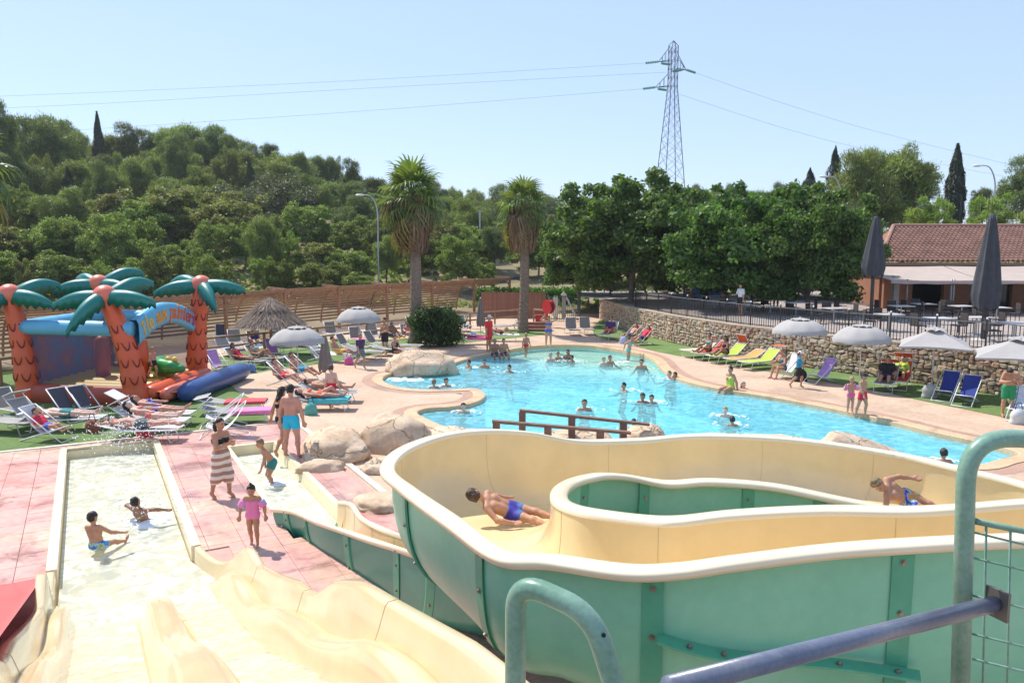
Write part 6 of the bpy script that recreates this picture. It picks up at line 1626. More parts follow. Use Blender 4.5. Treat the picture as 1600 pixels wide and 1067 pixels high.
L_f = lounger('lounger covered by a pink towel beside the white deck chairs', G(376, 660), R(10), 'grey', 10, 40)
towel_on('bright pink towel spread over a lounger', L_f, (.70, .22, .42), side=-1, hang=.1)
L_g = lounger('lounger covered by a red towel beside the navy castle step', G(368, 645), R(10), 'grey', 10, 12)
towel_on('red towel on the lounger beside the castle step', L_g, (.62, .08, .10), side=-1, hang=.08)
# --- lawn behind the castle
deckchair('deck chair draped with a purple towel right behind the castle column', G(342, 583), R(-40), 'white', towel=((.45, .25, .52), 'purple towel over the deck chair behind the castle'))
L_h = lounger('lounger of the woman in the red bikini near the thatched parasol', G(382, 575), R(-18), 'taupe', 45)
L_i = lounger('lounger of the woman in the turquoise bikini near the thatched parasol', G(412, 570), R(-18), 'taupe', 48)
deckchair('deck chair with a purple towel under the thatched parasol', G(428, 562), R(-60), 'white', towel=((.40, .17, .40), 'plum towel on the deck chair below the thatch'))
D_b = deckchair('deck chair under the grey parasol, left of its pole', G(444, 603), R(-22), 'white')
D_c = deckchair('deck chair under the grey parasol, behind its pole', G(470, 592), R(-22), 'white')
L_j = lounger('lounger of the woman in the orange bikini beside the rocks', G(500, 640), R(2), 'grey', 12)
towel_on('turquoise towel hanging from the lounger beside the rocks', L_j, (.08, .44, .48), side=-1, hang=.14)
L_k = lounger('lounger behind the boy in red shorts', G(512, 628), R(4), 'grey', 25)
LG = [(368, 545, 'taupe', 60, -65), (348, 535, 'dark', 62, -65), (488, 540, 'taupe', 62, -50), (520, 530, 'taupe', 60, -60), (548, 552, 'taupe', 58, -20), (590, 546, 'taupe', 55, -25), (566, 560, 'grey', 25, -14), (610, 556, 'grey', 12, -8), (628, 550, 'taupe', 12, -8), (648, 520, 'taupe', 60, -60), (670, 512, 'taupe', 60, -60)]
for i, (px, py, f, bk, rz) in enumerate(sorted(LG)):
    lounger('lounger with raised back on the lawn behind the thatched parasol, %s from the left' % ordw(i), G(px, py), R(rz), f, bk, None)
deckchair('white deck chair right of the grey parasol on the lawn', G(500, 566), R(-30), 'white')
XG = [(400, 548, 'taupe', 58, -60), (436, 541, 'grey', 60, -60), (470, 553, 'white', 15, -20), (532, 566, 'white', 12, -14), (560, 540, 'taupe', 60, -60), (585, 533, 'grey', 62, -60), (618, 538, 'taupe', 60, -50), (640, 534, 'grey', 58, -60), (356, 556, 'grey', 55, -40), (700, 524, 'grey', 60, -70), (722, 517, 'taupe', 60, -70)]
XL = []
for i, (px, py, f, bk, rz) in enumerate(XG):
    XL.append(lounger('lounger in the rows along the timber railing, %s from the left' % ordw(sorted(XG).index((px, py, f, bk, rz))), G(px, py), R(rz), f, bk, 10 if i % 3 == 0 else None))
    if i % 2 == 0:
        cname = ('blue', 'white', 'rose', 'yellow', 'skyblue', 'lilac')[i // 2 % 6]; towel_on('%s towel spread on a lounger along the timber railing' % {'rose': 'dusky pink', 'skyblue': 'sky blue'}.get(cname, cname), XL[-1], FAB[cname], hang=.1)
lounger('grey lounger between the castle base and the left deck chairs', G(60, 668), R(-20), 'grey', 40, 20)
lounger('grey lounger half cut off behind the left railing', G(22, 655), R(-30), 'taupe', 50, None)
# --- far end
L_m = lounger('lounger with pink and red towels left of the man in red', G(738, 538), R(4), 'white', 10)
towel_on('pink towel on the lounger left of the man in red', L_m, (.78, .14, .36), side=-1, hang=.12)
L_n = lounger('lounger behind the man in red with a reclining woman', G(783, 533), R(3), 'white', 15)
L_o = lounger('empty lounger with shade beside the closed far parasol', G(785, 517), R(185), 'grey', 12, 20)
lounger('grey lounger with upright back beside the bar gate, left one', G(894, 523), R(-82), 'taupe', 66, None, frame=m_framed)
lounger('grey lounger with upright back beside the bar gate, right one', G(916, 522), R(-82), 'taupe', 66, None, frame=m_framed)
L_p = lounger('lounger of the man in orange shorts below the wall end', G(952, 530), R(-120), 'taupe', 62, None)
D_d = deckchair('red deck chair at the wall end, left one', G(985, 535), WR + R(8), 'redor')
D_e = deckchair('red deck chair at the wall end, right one', G(1004, 539), WR + R(8), 'redor')
# --- right side along the wall
lounger('cream lounger first in the coloured row along the stone wall', G(1094, 557), WR, 'cream', 35, 20, hood='redor')
L_r = lounger('red lounger second in the coloured row along the stone wall', G(1112, 561), WR, 'red', 40)
L_s = lounger('lime lounger third in the coloured row, with a raised orange back', G(1136, 566), WR, 'lime', 40, 60, hood='redor')
lounger('orange lounger fourth in the coloured row along the stone wall', G(1164, 571), WR, 'orange', 25)
lounger('lime lounger fifth in the coloured row, with a small orange shade', G(1188, 576), WR, 'lime', 42, 178, hood='redor')
D_f = deckchair('white deck chair of the seated woman by the wall', G(1228, 590), WR, 'white')
deckchair('deck chair piled with lilac and pink towels by the wall', G(1282, 598), WR, 'lilac', towel=((.50, .28, .62), 'lilac and pink towel over a deck chair by the wall'))
L_q = lounger('lounger with red shades by the wall holding two people', G(1384, 609), WR + R(30), 'taupe', 40, 25, hood='redor')
L_t = lounger('lounger with the higher red shade behind the two people', G(1406, 605), WR + R(30), 'redor', 55, 30, hood='redor')
deckchair('navy blue deck chair by the wall, left one of the pair', G(1478, 624), WR + R(18), 'navy')
deckchair('navy blue deck chair by the wall, right one of the pair', G(1510, 632), WR + R(18), 'navy', towel=None)
deckchair('blue deck chair with a white towel at the right picture edge', G(1596, 655), WR + R(18), 'blue', towel=((.70, .70, .74), 'white towel over the blue deck chair at the right edge'))

# ---------------- restaurant tables and chairs
m_tabt = mat('table_top', (.55, .52, .5), .35, .08, 4); m_rattan = mat('dark_rattan', (.055, .045, .04), .8, .3, 30)
def tchair_mesh():
    s_ = MB(); s_.box((0, 0, .44), (.46, .46, .05)); b_ = MB(); b_.box((0, -.22, .70), (.46, .04, .50)); l_ = MB()
    return s_.mesh('seat', m_rattan), b_.mesh('backrest', m_rattan)
cs_, cb_ = tchair_mesh(); lg = MB(); lg.tube([(0, 0, 0), (0, 0, .42)], .018, 5); lg_me = lg.mesh('leg', m_rattan)
ar = MB(); ar.box((0, 0, .64), (.04, .44, .03)); ar_me = ar.mesh('armrest', m_rattan)
def tchair(label, pos, rz):
    t = thing('rattan_chair', label, 'chair', pos, rz, 'dark rattan chairs on the terrace'); link('seat', cs_, t); link('backrest', cb_, t)
    for x in (-.2, .2):
        link('armrest', ar_me, t, loc=(x * 1.1, 0, 0))
        for y in (-.2, .2): link('leg', lg_me, t, loc=(x, y, 0))
tt = MB(); tt.box((0, 0, .74), (1.0, .8, .035)); tt_me = tt.mesh('table_top', m_tabt); tp = MB(); tp.tube([(0, 0, .03), (0, 0, .72)], .035, 8); tp_me = tp.mesh('pedestal', m_metal); tf = MB(); tf.box((0, 0, .02), (.55, .45, .04)); tf_me = tf.mesh('base', m_metal)
TB = [(1165, 44, 0), (1205, 43.5, .1), (1305, 37, .2), (1392, 33.5, .15), (1471, 31.6, .1), (1530, 32.0, .05), (1590, 29.6, .1), (1410, 38.5, .1), (1445, 40, 0), (1505, 38.5, .2), (1560, 37.5, 0), (1340, 40, .1), (1245, 41, .1), (1110, 47, 0)]
for i, (px, Y, rz) in enumerate(sorted(TB)):
    p = Vector((P(px, 450, Y).x, Y, WH)); t = thing('terrace_table', 'restaurant table on the terrace, %s from the left' % ordw(i), 'table', p, rz, 'terrace tables')
    link('table_top', tt_me, t); link('pedestal', tp_me, t); link('base', tf_me, t)
    for q, (dx, dy, rr_) in enumerate(((-.85, 0, -1.57), (.85, .05, 1.57), (0, .75, 3.14))):
        if (i + q) % 4 == 3: continue
        tchair('dark rattan chair %s terrace table %s from the left' % (['left of the', 'right of the', 'behind the'][q], ordw(i)), p + Vector((dx, dy, 0)), rr_ + random.uniform(-.3, .3))
# blue play panel and signs on the terrace
pp = thing('play_panel', 'blue playground panel with a round hole on the terrace', 'play panel', Vector((P(1105, 450, 55).x, 55, WH)))
mb = MB(); N_ = 28; V = []; hw2, z0, z1 = 1.1, .2, 2.7
for yy in (-.05, .05):
    for k in range(N_):
        a = 2 * math.pi * k / N_; V.append((.62 * math.cos(a), yy, 1.5 + .68 * math.sin(a)))
    for k in range(N_):
        a = 2 * math.pi * k / N_; c_, s_ = math.cos(a), math.sin(a); m_ = max(abs(c_), abs(s_)); V.append((hw2 * c_ / m_, yy, (z0 + z1) / 2 + (z1 - z0) / 2 * s_ / m_))
Fc = []
for k in range(N_):
    k2 = (k + 1) % N_; Fc += [(k, k2, N_ + k2, N_ + k), (2 * N_ + k, 3 * N_ + k, 3 * N_ + k2, 2 * N_ + k2), (k2, k, 2 * N_ + k, 2 * N_ + k2), (N_ + k, N_ + k2, 3 * N_ + k2, 3 * N_ + k)]
mb.add(V, Fc); mb.build('panel', mat('play_blue', (.02, .10, .30), .5), pp)
for x in (-1.15, 1.15):
    mb = MB(); mb.box((x, 0, 1.4), (.12, .12, 2.8)); mb.build('post', mat('play_orange', (.6, .16, .04), .5), pp)
mb = MB(); mb.bar(Vector((1.3, 0, 1.4)), Vector((3.0, -.3, .1)), .5, .05); mb.build('slide', m_white, pp)
for (label, px, py, Y) in (('small red and white notice left of the blue play panel', 1040, 460, 56), ('small red and white notice nearest the blue play panel', 1075, 455, 56)):
    p = P(px, py, Y); t = thing('notice_board', label, 'sign', Vector((p.x, Y, WH))); mb = MB(); mb.tube([(0, 0, 0), (0, 0, p.z - WH)], .03, 6); mb.build('post', m_metal, t)
    mb = MB(); mb.box((0, -.05, p.z - WH), (.42, .03, .42)); b_ = mb.build('board', m_white, t)
    for z in (-.1, .1): mb = MB(); mb.box((0, -.07, p.z - WH + z), (.34, .006, .12)); mb.build('red_print', m_red, b_)
# ================================================================== rocks and footbridge
def rock_mat():
    m = noise_ramp_mat('pool_rock', [(.44, .31, .20), (.58, .43, .295), (.63, .48, .34), (.51, .37, .25)], .9, rough=.88, bump=.35, bscale=16)
    nt = m.node_tree; b = nt.nodes['Principled BSDF']; g = [n for n in nt.nodes if n.type == 'NEW_GEOMETRY'][0]
    v = nt.nodes.new('ShaderNodeTexVoronoi'); v.feature = 'DISTANCE_TO_EDGE'; v.inputs['Scale'].default_value = .9
    nz = nt.nodes.new('ShaderNodeTexNoise'); nz.inputs['Scale'].default_value = 1.5; nz.inputs['Detail'].default_value = 4
    ad = nt.nodes.new('ShaderNodeVectorMath'); ad.operation = 'MULTIPLY_ADD'; ad.inputs[1].default_value = (1.2, 1.2, 1.2)
    nt.links.new(g.outputs['Position'], nz.inputs['Vector']); nt.links.new(nz.outputs['Color'], ad.inputs[0]); nt.links.new(g.outputs['Position'], ad.inputs[2]); nt.links.new(ad.outputs[0], v.inputs['Vector'])
    mr = nt.nodes.new('ShaderNodeMapRange'); mr.inputs[1].default_value = 0; mr.inputs[2].default_value = .022
    nt.links.new(v.outputs['Distance'], mr.inputs[0])
    bp = nt.nodes.new('ShaderNodeBump'); bp.inputs['Strength'].default_value = .9; bp.inputs['Distance'].default_value = .05
    nt.links.new(mr.outputs[0], bp.inputs['Height'])
    old = b.inputs['Normal'].links[0].from_socket; nt.links.new(old, bp.inputs['Normal']); nt.links.new(bp.outputs[0], b.inputs['Normal'])
    return m
m_rock = rock_mat()
def rock(label, c, size, rz=0, seed=0, sharp=.25, shape=None, sub=4):
    bm = bmesh.new(); bmesh.ops.create_icosphere(bm, subdivisions=sub, radius=1)
    for v in bm.verts:
        p = v.co.copy(); q = p * 1.4 + Vector((seed * 7.1, seed * 3.3, 0))
        ridge = 1 - abs(mnoise.noise(q * 1.1)) * 2
        d = 1 + sharp * mnoise.noise(q) + sharp * .35 * ridge * .5 + sharp * .4 * mnoise.noise(q * 3.1) + .05 * mnoise.noise(q * 9)
        p = p * d
        p.z = p.z if p.z > 0 else p.z * .35
        p.x = math.copysign(abs(p.x) ** .85, p.x); p.y = math.copysign(abs(p.y) ** .85, p.y)
        p = Vector((p.x * size[0], p.y * size[1], p.z * size[2]))
        if shape: p = shape(p)
        v.co = p
    me = bpy.data.meshes.new('boulder'); bm.to_mesh(me); bm.free(); me.materials.append(m_rock); me.polygons.foreach_set('use_smooth', [True] * len(me.polygons))
    o = link('boulder', me, None, loc=c, rot=(0, 0, rz)); return tag(o, label, 'rock', 'sculpted rocks around the pool')
def rk(px, py, w, h, dep, label, seed, rz=0, sharp=.25, shape=None, sub=4):
    b = G(px, py); s = b.y / 1200; b.y += dep * .6
    return rock(label, b, (w / 2 * s, dep, h), rz, seed, sharp, shape, sub)
rk(655, 583, 112, .78, .95, 'low domed rock at the left end of the pool', 1, .05, .2)
rk(612, 706, 122, .88, .75, 'big rounded boulder with a crack, beside the paddling peninsula', 2, -.2, .16, lambda p: Vector((p.x + .12 * p.z, p.y, p.z * (1 - .18 * max(0, p.x)))))
rk(512, 722, 108, .60, 1.15, 'broad sloping rock behind the man in blue shorts', 3, .3, .28)
rk(700, 700, 130, .42, .7, 'flat rock right of the big boulder, behind the slide rim', 4, .1, .25)
rk(557, 712, 27, .26, .2, 'small round stone at the foot of the big boulder', 5, .2, .2)
rk(597, 738, 70, .26, .35, 'low knobbly rock in front of the big boulder', 6, .3, .35)
rk(497, 738, 74, .24, .3, 'pale flat rock at the foot of the sloping rock', 7, .1, .3)
rk(640, 722, 60, .34, .35, 'low grey rock between the big boulder and the slide', 8, .4, .3)
rk(900, 702, 140, .42, .6, 'flat rock below the wooden bridge rail', 9, 0, .25)
rk(1010, 700, 70, .5, .6, 'rounded rock at the right end of the bridge rail', 12, 0, .22)
rk(1150, 712, 300, .48, .6, 'long low rock along the pool behind the slide wall', 10, -.03, .2)
rk(1372, 732, 200, .62, .5, 'peaked slab of rock sloping right behind the right part of the slide', 11, -.06, .12, lambda p: Vector((p.x, p.y + .25 * p.x, p.z * (1.45 * max(.12, .62 - .42 * p.x) + .25 * math.exp(-((p.x + .95) / .28) ** 2)))))
rk(1425, 742, 150, .34, .5, 'low rock trailing right from the peaked rock', 13, -.1, .2)
rk(590, 800, 90, .22, .5, 'low pale rock beside the green exit flume', 14, .2, .3)
m_rust = mat('bridge_timber', (.20, .115, .08), .75, .25, 5, .2, 25)
fb_ = thing('footbridge_rail', 'pair of brown timber rails of a small footbridge behind the slide', 'railing', P(890, 660, 18.6) * Vector((1, 1, 0)) if False else Vector((P(890, 660, 18.6).x, 18.6, 0)))
ob0 = fb_.location.copy()
def brail(pts, posts_, w=.16):
    a, b = [p - ob0 for p in pts]; mb = MB(); mb.bar(a, b, w, .06); mb.build('handrail', m_rust, fb_)
    for p in posts_:
        q = p - ob0; mb = MB(); mb.box((q.x, q.y, (q.z - .03) / 2), (.17, .17, q.z - .03)); mb.build('post', m_rust, fb_)
Y1, Y2 = 19.0, 17.7
a, b = P(812, 641, Y1), P(1014, 663, Y1 + .2); brail([a, b], [a.lerp(b, k) for k in (.02, .40, .80)])
a, b = P(769, 658, Y2), P(985, 676, Y2 + .2); brail([a, b], [a.lerp(b, k) for k in (.03, .40, .78)])
mb = MB(); mb.box((1.2, -.25, .05), (4.6, 1.2, .1)); mb.build('deck', m_rust, fb_)

# ================================================================== people
SK = {'tan': (.47, .245, .15), 'pale': (.62, .40, .30), 'brown': (.30, .155, .095), 'red': (.54, .27, .19), 'light': (.66, .46, .36)}
def skin(k):
    n = 'skin_' + k
    if n not in MATS:
        m = mat(n, SK[k], .56, .10, 9, spec=.35, bump=.06, bscale=60); b = m.node_tree.nodes['Principled BSDF']; b.inputs['Subsurface Weight'].default_value = .08; b.inputs['Subsurface Radius'].default_value = (.02, .008, .005)
    return MATS[n]
HAIR = {'dark': (.018, .012, .01), 'brown': (.06, .035, .02), 'light': (.22, .15, .08), 'grey': (.25, .23, .21), 'blond': (.35, .24, .11)}
def hairm(k): return mat('hair_' + k, HAIR[k], .55, .35, 40, .5, 90)
def cloth(k, col): return mat('cloth_' + k, col, .8, .06, 12, .15, 40)
CL = {'aqua': (.02, .46, .68), 'black': (.015, .015, .02), 'red': (.60, .02, .05), 'teal': (.03, .20, .20), 'blue': (.05, .12, .48), 'pink': (.80, .22, .45), 'hotpink': (.85, .12, .35), 'green': (.02, .26, .10), 'lime': (.45, .55, .08), 'orange': (.80, .13, .04), 'royal': (.06, .10, .52),
      'purple': (.06, .03, .10), 'denim': (.13, .16, .20), 'white': (.72, .72, .72), 'turq': (.10, .50, .52), 'grey': (.08, .10, .11), 'cyan': (.02, .24, .42), 'yellow': (.7, .5, .1), 'navy': (.02, .03, .10), 'coral': (.75, .18, .15), 'scarlet': (.72, .03, .03), 'beige': (.55, .45, .36)}
def nv(v): v = np.array(v, dtype=float); return v / max(np.linalg.norm(v), 1e-9)
eye_me = None
def person(label, pos, rz, H, pose=None, sk='tan', hair=('short', 'dark'), wear=(), h=.02, anchor='ground', fem=False, group=None):
    global eye_me
    ps = dict(up=(0, 0, 1), fwd=(0, -1, 0), head=None, face=None, la=((.22, 0, -1), (.10, -.15, -1)), ra=((-.22, 0, -1), (-.10, -.15, -1)), ll=((.06, 0, -1), (.02, .03, -1)), rl=((-.06, 0, -1), (-.02, .03, -1)), foot=None)
    ps.update(pose or {})
    up = nv(ps['up']); fwd = np.array(ps['fwd'], float); fwd = nv(fwd - up * (fwd @ up)); lat = np.cross(up, fwd)
    hd = nv(ps['head'] if ps['head'] is not None else up); fc = np.array(ps['face'] if ps['face'] is not None else fwd, float); fc = nv(fc - hd * (fc @ hd)); hl = np.cross(hd, fc)
    kf = 1.0 if H > 1.5 else (1.14 if H > 1.25 else 1.26)
    p0 = np.zeros(3); B = []; sw_ = .102 if not fem else .092; hw_ = .05 if not fem else .056
    chest = p0 + up * .19 * H; neck = p0 + up * .285 * H
    hc = neck + hd * (.045 + .058 * kf) * H + fc * .012 * H
    shs = {s: p0 + up * .262 * H + lat * s * sw_ * H for s in (1, -1)}; hips = {s: p0 - up * .02 * H + lat * s * hw_ * H for s in (1, -1)}
    c = lambda a, b, ra, rb: ('c', np.array(a), np.array(b), ra * H, rb * H)
    torso = []
    for s in (1, -1):
        torso += [c(p0 + lat * s * .040 * H, p0 + up * .10 * H + lat * s * .032 * H, .063 if fem else .058, .054), c(p0 + up * .10 * H + lat * s * .032 * H, chest + lat * s * .050 * H, .054, .062)]
    torso.append(c(shs[1] - lat * .02 * H, shs[-1] + lat * .02 * H, .036, .036))
    if fem:
        for s in (1, -1): torso.append(c(chest + lat * s * .045 * H + fwd * .045 * H - up * .005 * H, chest + lat * s * .046 * H + fwd * .05 * H - up * .01 * H, .036, .034))
    B += torso; B.append(c(neck - up * .03 * H, hc - hd * .03 * H, .031, .028))
    rx, ry, rzz = .046 * H * kf, .056 * H * kf, .066 * H * kf
    B.append(('e', hc, np.array([hl, fc, hd]), (rx, ry, rzz)))
    B.append(c(hc - hd * .035 * H * kf + fc * .012 * H, hc - hd * .050 * H * kf + fc * .034 * H * kf, .030 * kf, .018 * kf))       # jaw
    B.append(c(hc + fc * .054 * H * kf - hd * .002 * H, hc + fc * .064 * H * kf - hd * .016 * H, .006 * kf, .009 * kf))              # nose
    for s in (1, -1): B.append(('e', hc + hl * s * .048 * H * kf - fc * .006 * H, np.array([hl, fc, hd]), (.007 * H * kf, .012 * H * kf, .018 * H * kf)))
    ends = {}
    UA, FA, TH, SH = .168 * H, .140 * H, .24 * H, .232 * H
    arms = {}; legs = {}
    for s, key in ((1, 'la'), (-1, 'ra')):
        d1, d2 = nv(ps[key][0]), nv(ps[key][1]); e = shs[s] + d1 * UA; w = e + d2 * FA; d3 = nv(ps[key][2]) if len(ps[key]) > 2 else d2
        arms[s] = (shs[s], e, w)
        B += [c(shs[s], e, .034, .025), c(e, e + d2 * FA * .35, .026, .026), c(e + d2 * FA * .35, w, .026, .017)]
        # hand: palm, four fingers, thumb
        side = np.cross(d3, up); side = side if np.linalg.norm(side) > .2 else np.cross(d3, fwd); side = nv(side); pn = np.cross(side, d3)
        k1 = w + d3 * .045 * H; B.append(c(w + d3 * .01 * H + side * .008 * H, k1 + side * .014 * H, .012, .010)); B.append(c(w + d3 * .01 * H - side * .008 * H, k1 - side * .014 * H, .012, .010))
        for q, ln in ((-1.5, .030), (-.5, .040), (.5, .043), (1.5, .037)):
            r0_ = k1 + side * q * .0115 * H; m1 = r0_ + nv(d3 + pn * .15 + side * q * .04) * ln * .55 * H; B.append(c(r0_, m1, .0068, .0062)); B.append(c(m1, m1 + nv(d3 + pn * .55) * ln * .5 * H, .0062, .0052))
        t0 = w + d3 * .018 * H + side * .014 * H * (-s); t1 = t0 + nv(d3 * .6 + side * -s * .8 + pn * .2) * .026 * H; B.append(c(t0, t1, .0085, .0075)); B.append(c(t1, t1 + nv(d3 + pn * .3) * .02 * H, .0075, .006))
    for s, key in ((1, 'll'), (-1, 'rl')):
        d1, d2 = nv(ps[key][0]), nv(ps[key][1]); kn_ = hips[s] + d1 * TH; an = kn_ + d2 * SH; legs[s] = (hips[s], kn_, an)
        back = nv(np.cross(lat, d2)) 
        if back @ fwd > 0: back = -back
        fd = nv(ps[key][2]) if len(ps[key]) > 2 else nv(np.cross(d2, np.cross(fwd if abs(d2 @ fwd) < .8 else up, d2)) + d2 * .35)
        B += [c(hips[s], hips[s] + d1 * TH * .5, .055, .048), c(hips[s] + d1 * TH * .5, kn_, .048, .034), c(kn_, kn_ + d2 * SH * .33 + back * .010 * H, .034, .034), c(kn_ + d2 * SH * .33 + back * .010 * H, an, .034, .020)]
        B += [c(an - fd * .022 * H + d2 * .008 * H, an + fd * .05 * H + d2 * .012 * H, .019, .020), c(an + fd * .05 * H + d2 * .012 * H, an + fd * .088 * H + d2 * .018 * H, .020, .012)]
    V, Q = sdf_mesh(B, h, .018 * H if H > 1.4 else .02 * H)
    # anchor
    off = np.zeros(3)
    if anchor == 'ground': off[2] = -V[:, 2].min()
    body = link('person', fastmesh('person', V + off, 4, Q.ravel(), skin(sk), True), None, loc=pos, rot=(0, 0, rz))
    tag(body, label, 'person', group)
    def part(name, prims, m, k=.018, cuts=(), hh=None):
        V2, Q2 = sdf_mesh(prims, hh or h * .85, k * H, cuts)
        if name in ('hair', 'ponytail'):       # uneven locks
            V2 = V2 + .0045 * H * np.stack([np.sin(V2 @ np.array(f_) * 42 / H) for f_ in ((1, 2.1, .7), (-1.3, .8, 1.9), (.6, -1.7, 1.2))], 1) + rng.normal(size=V2.shape) * .0016 * H
        return link(name, fastmesh(name, V2 + off, 4, Q2.ravel(), m, True), body)
    def inflate(pl, d): return [('c', a, b, ra + d, rb + d) for _, a, b, ra, rb in pl]
    inf = .011 if H > 1.3 else .010
    for wv in wear:
        kind, col = wv[0], wv[1]; m = cloth(col, CL[col]) if isinstance(col, str) else col
        if kind in ('shorts', 'trunks', 'briefs'):
            fr_ = {'shorts': .62, 'trunks': .36, 'briefs': .06}[kind]; pl = [c(p0 + lat * .04 * H, p0 - lat * .04 * H, .060, .060)] + [c(p0 + lat * s * .038 * H, p0 + up * .05 * H + lat * s * .036 * H, .060, .055) for s in (1, -1)]
            for s in (1, -1):
                a, b, _ = legs[s]; pl.append(c(a, a + (b - a) * fr_, .057, .057 - .008 * fr_))
            part(kind if kind != 'briefs' else 'swim_bottom', inflate(pl, inf), m, cuts=[(p0 + up * (.055 if kind != 'briefs' else .03) * H, up)] + ([] if kind == 'briefs' else []))
        elif kind == 'top': part('swim_top', inflate(torso, inf * .8), m, cuts=[(p0 + up * .215 * H, up), (p0 + up * .155 * H, -up)])
        elif kind == 'onepiece':
            pl = torso[:-1] + [c(p0 + lat * .04 * H, p0 - lat * .04 * H, .060, .060)] + [c(hips[s], hips[s] + (legs[s][1] - hips[s]) * .06, .055, .055) for s in (1, -1)]
            part('swimsuit', inflate(pl, inf * .8), m, cuts=[(p0 + up * .225 * H, up)])
        elif kind == 'shirt':
            pl = torso + [c(arms[s][0], arms[s][0] + (arms[s][1] - arms[s][0]) * .7, .040, .036) for s in (1, -1)]
            part('shirt', inflate(pl, inf * 1.2), m, cuts=[(p0 + up * .30 * H, up), (p0 - up * .03 * H, -up)])
        elif kind == 'wrap':
            lo = (legs[1][2] + legs[-1][2]) / 2; k_ = (legs[1][1] + legs[-1][1]) / 2; pl = [c(p0 + lat * .035 * H, p0 - lat * .035 * H, .07, .07), c(p0 + up * .06 * H + lat * .03 * H, p0 + up * .06 * H - lat * .03 * H, .062, .062)]
            for s in (1, -1): pl.append(c(hips[s], legs[s][1] * .85 + k_ * .15, .068, .062)); pl.append(c(legs[s][1] * .85 + k_ * .15, legs[s][1] * .45 + legs[s][2] * .45 + (k_ + lo) * .05, .062, .058))
            part('towel_wrap', pl, m, k=.05, cuts=[(p0 + up * .09 * H, up), (k_ * .58 + lo * .42, -np.array((0, 0, 1.)))])
        elif kind == 'armbands':
            for s in (1, -1):
                a, b, _ = arms[s]; mid = a + (b - a) * .62; d_ = nv(b - a)
                part('armband', [c(mid - d_ * .03 * H, mid + d_ * .03 * H, .062, .062)], m, cuts=[(mid + d_ * .055 * H, d_), (mid - d_ * .055 * H, -d_)])
        elif kind == 'cap':
            hp = [('e', hc + hd * .012 * H, np.array([hl, fc, hd]), (rx * 1.14, ry * 1.12, rzz * 1.10))]; part('cap', hp, m, cuts=[(hc + hd * .018 * H, -hd)])
            part('cap_brim', [('e', hc + hd * .022 * H + fc * .070 * H * kf, np.array([hl, fc, hd]), (.040 * H * kf, .040 * H * kf, .010 * H))], m)
    if hair:
        st, hk = hair; r_ = 1.10
        hp = [('e', hc + hd * .008 * H - fc * .004 * H, np.array([hl, fc, hd]), (rx * 1.12, ry * 1.08, rzz * 1.07))]
        cuts = [(hc + fc * .020 * H * kf + hd * .012 * H * kf, fc * .85 - hd * .75)]
        if st == 'long': 
            V3 = hp + [c(hc - fc * .03 * H, neck - fc * .05 * H - up * .02 * H, .046 * kf, .045), c(neck - fc * .05 * H, neck - fc * .07 * H - up * .12 * H, .045, .025)]
            part('hair', V3, hairm(hk), k=.03, cuts=cuts)
        elif st == 'pony':
            part('hair', hp, hairm(hk), cuts=cuts); t0 = hc - fc * .065 * H * kf + hd * .01 * H
            part('ponytail', [c(t0, t0 - fc * .02 * H - up * .06 * H, .020, .022), c(t0 - fc * .02 * H - up * .06 * H, t0 - up * .20 * H, .022, .010)], hairm(hk))
        elif st == 'bun':
            part('hair', hp, hairm(hk), cuts=cuts); part('hair_bun', [('e', hc + hd * .085 * H * kf - fc * .01 * H, np.eye(3), (.022 * H, .022 * H, .022 * H))], hairm(hk))
        else: part('hair', hp, hairm(hk), cuts=cuts + [(hc - hd * .035 * H * kf, -hd)])
    if h < .019:
        if eye_me is None: bm = bmesh.new(); bmesh.ops.create_icosphere(bm, subdivisions=1, radius=1); eye_me = bpy.data.meshes.new('eye'); bm.to_mesh(eye_me); bm.free(); eye_me.materials.append(mat('eye_dark', (.02, .015, .012), .2))
        for s in (1, -1):
            e_ = hc + fc * .0500 * H * kf + hl * s * .019 * H * kf + hd * .004 * H + off; link('eye', eye_me, body, loc=e_, scale=(.0075 * H,) * 3)
        m_ = MB(); q = hc + fc * .051 * H * kf - hd * .036 * H * kf + off; m_.box(q, (.03 * H, .012 * H, .006 * H)); m_.build('mouth', mat('lips', (.35, .12, .10), .5), body)
    return body
def on_chair(label, t, H, sk_, hair, wear, fem=False, recl=.75, knees=.15, x=-.02, z=.40, drop=-.45, h=.02):
    """person sitting back in a sling chair or lounger, feet towards its +X"""
    M4 = Matrix.Rotation(t.rotation_euler[2], 4, 'Z'); p = t.location + M4 @ Vector((x, 0, z))
    pose = dict(up=(0, recl, 1 - recl * .35), head=(0, recl * .5, 1), ll=((.10, -1, knees), (.05, -.8, drop)), rl=((-.10, -1, knees), (-.05, -.8, drop)), la=((.3, -.35, -.75), (.0, -.95, -.05)), ra=((-.3, -.35, -.75), (.0, -.95, -.05)))
    return person(label, p, t.rotation_euler[2] + R(90), H, pose, sk_, hair, wear, h, anchor='pelvis', fem=fem)
def stand_at(px, py, z=0): return G(px, py, z)
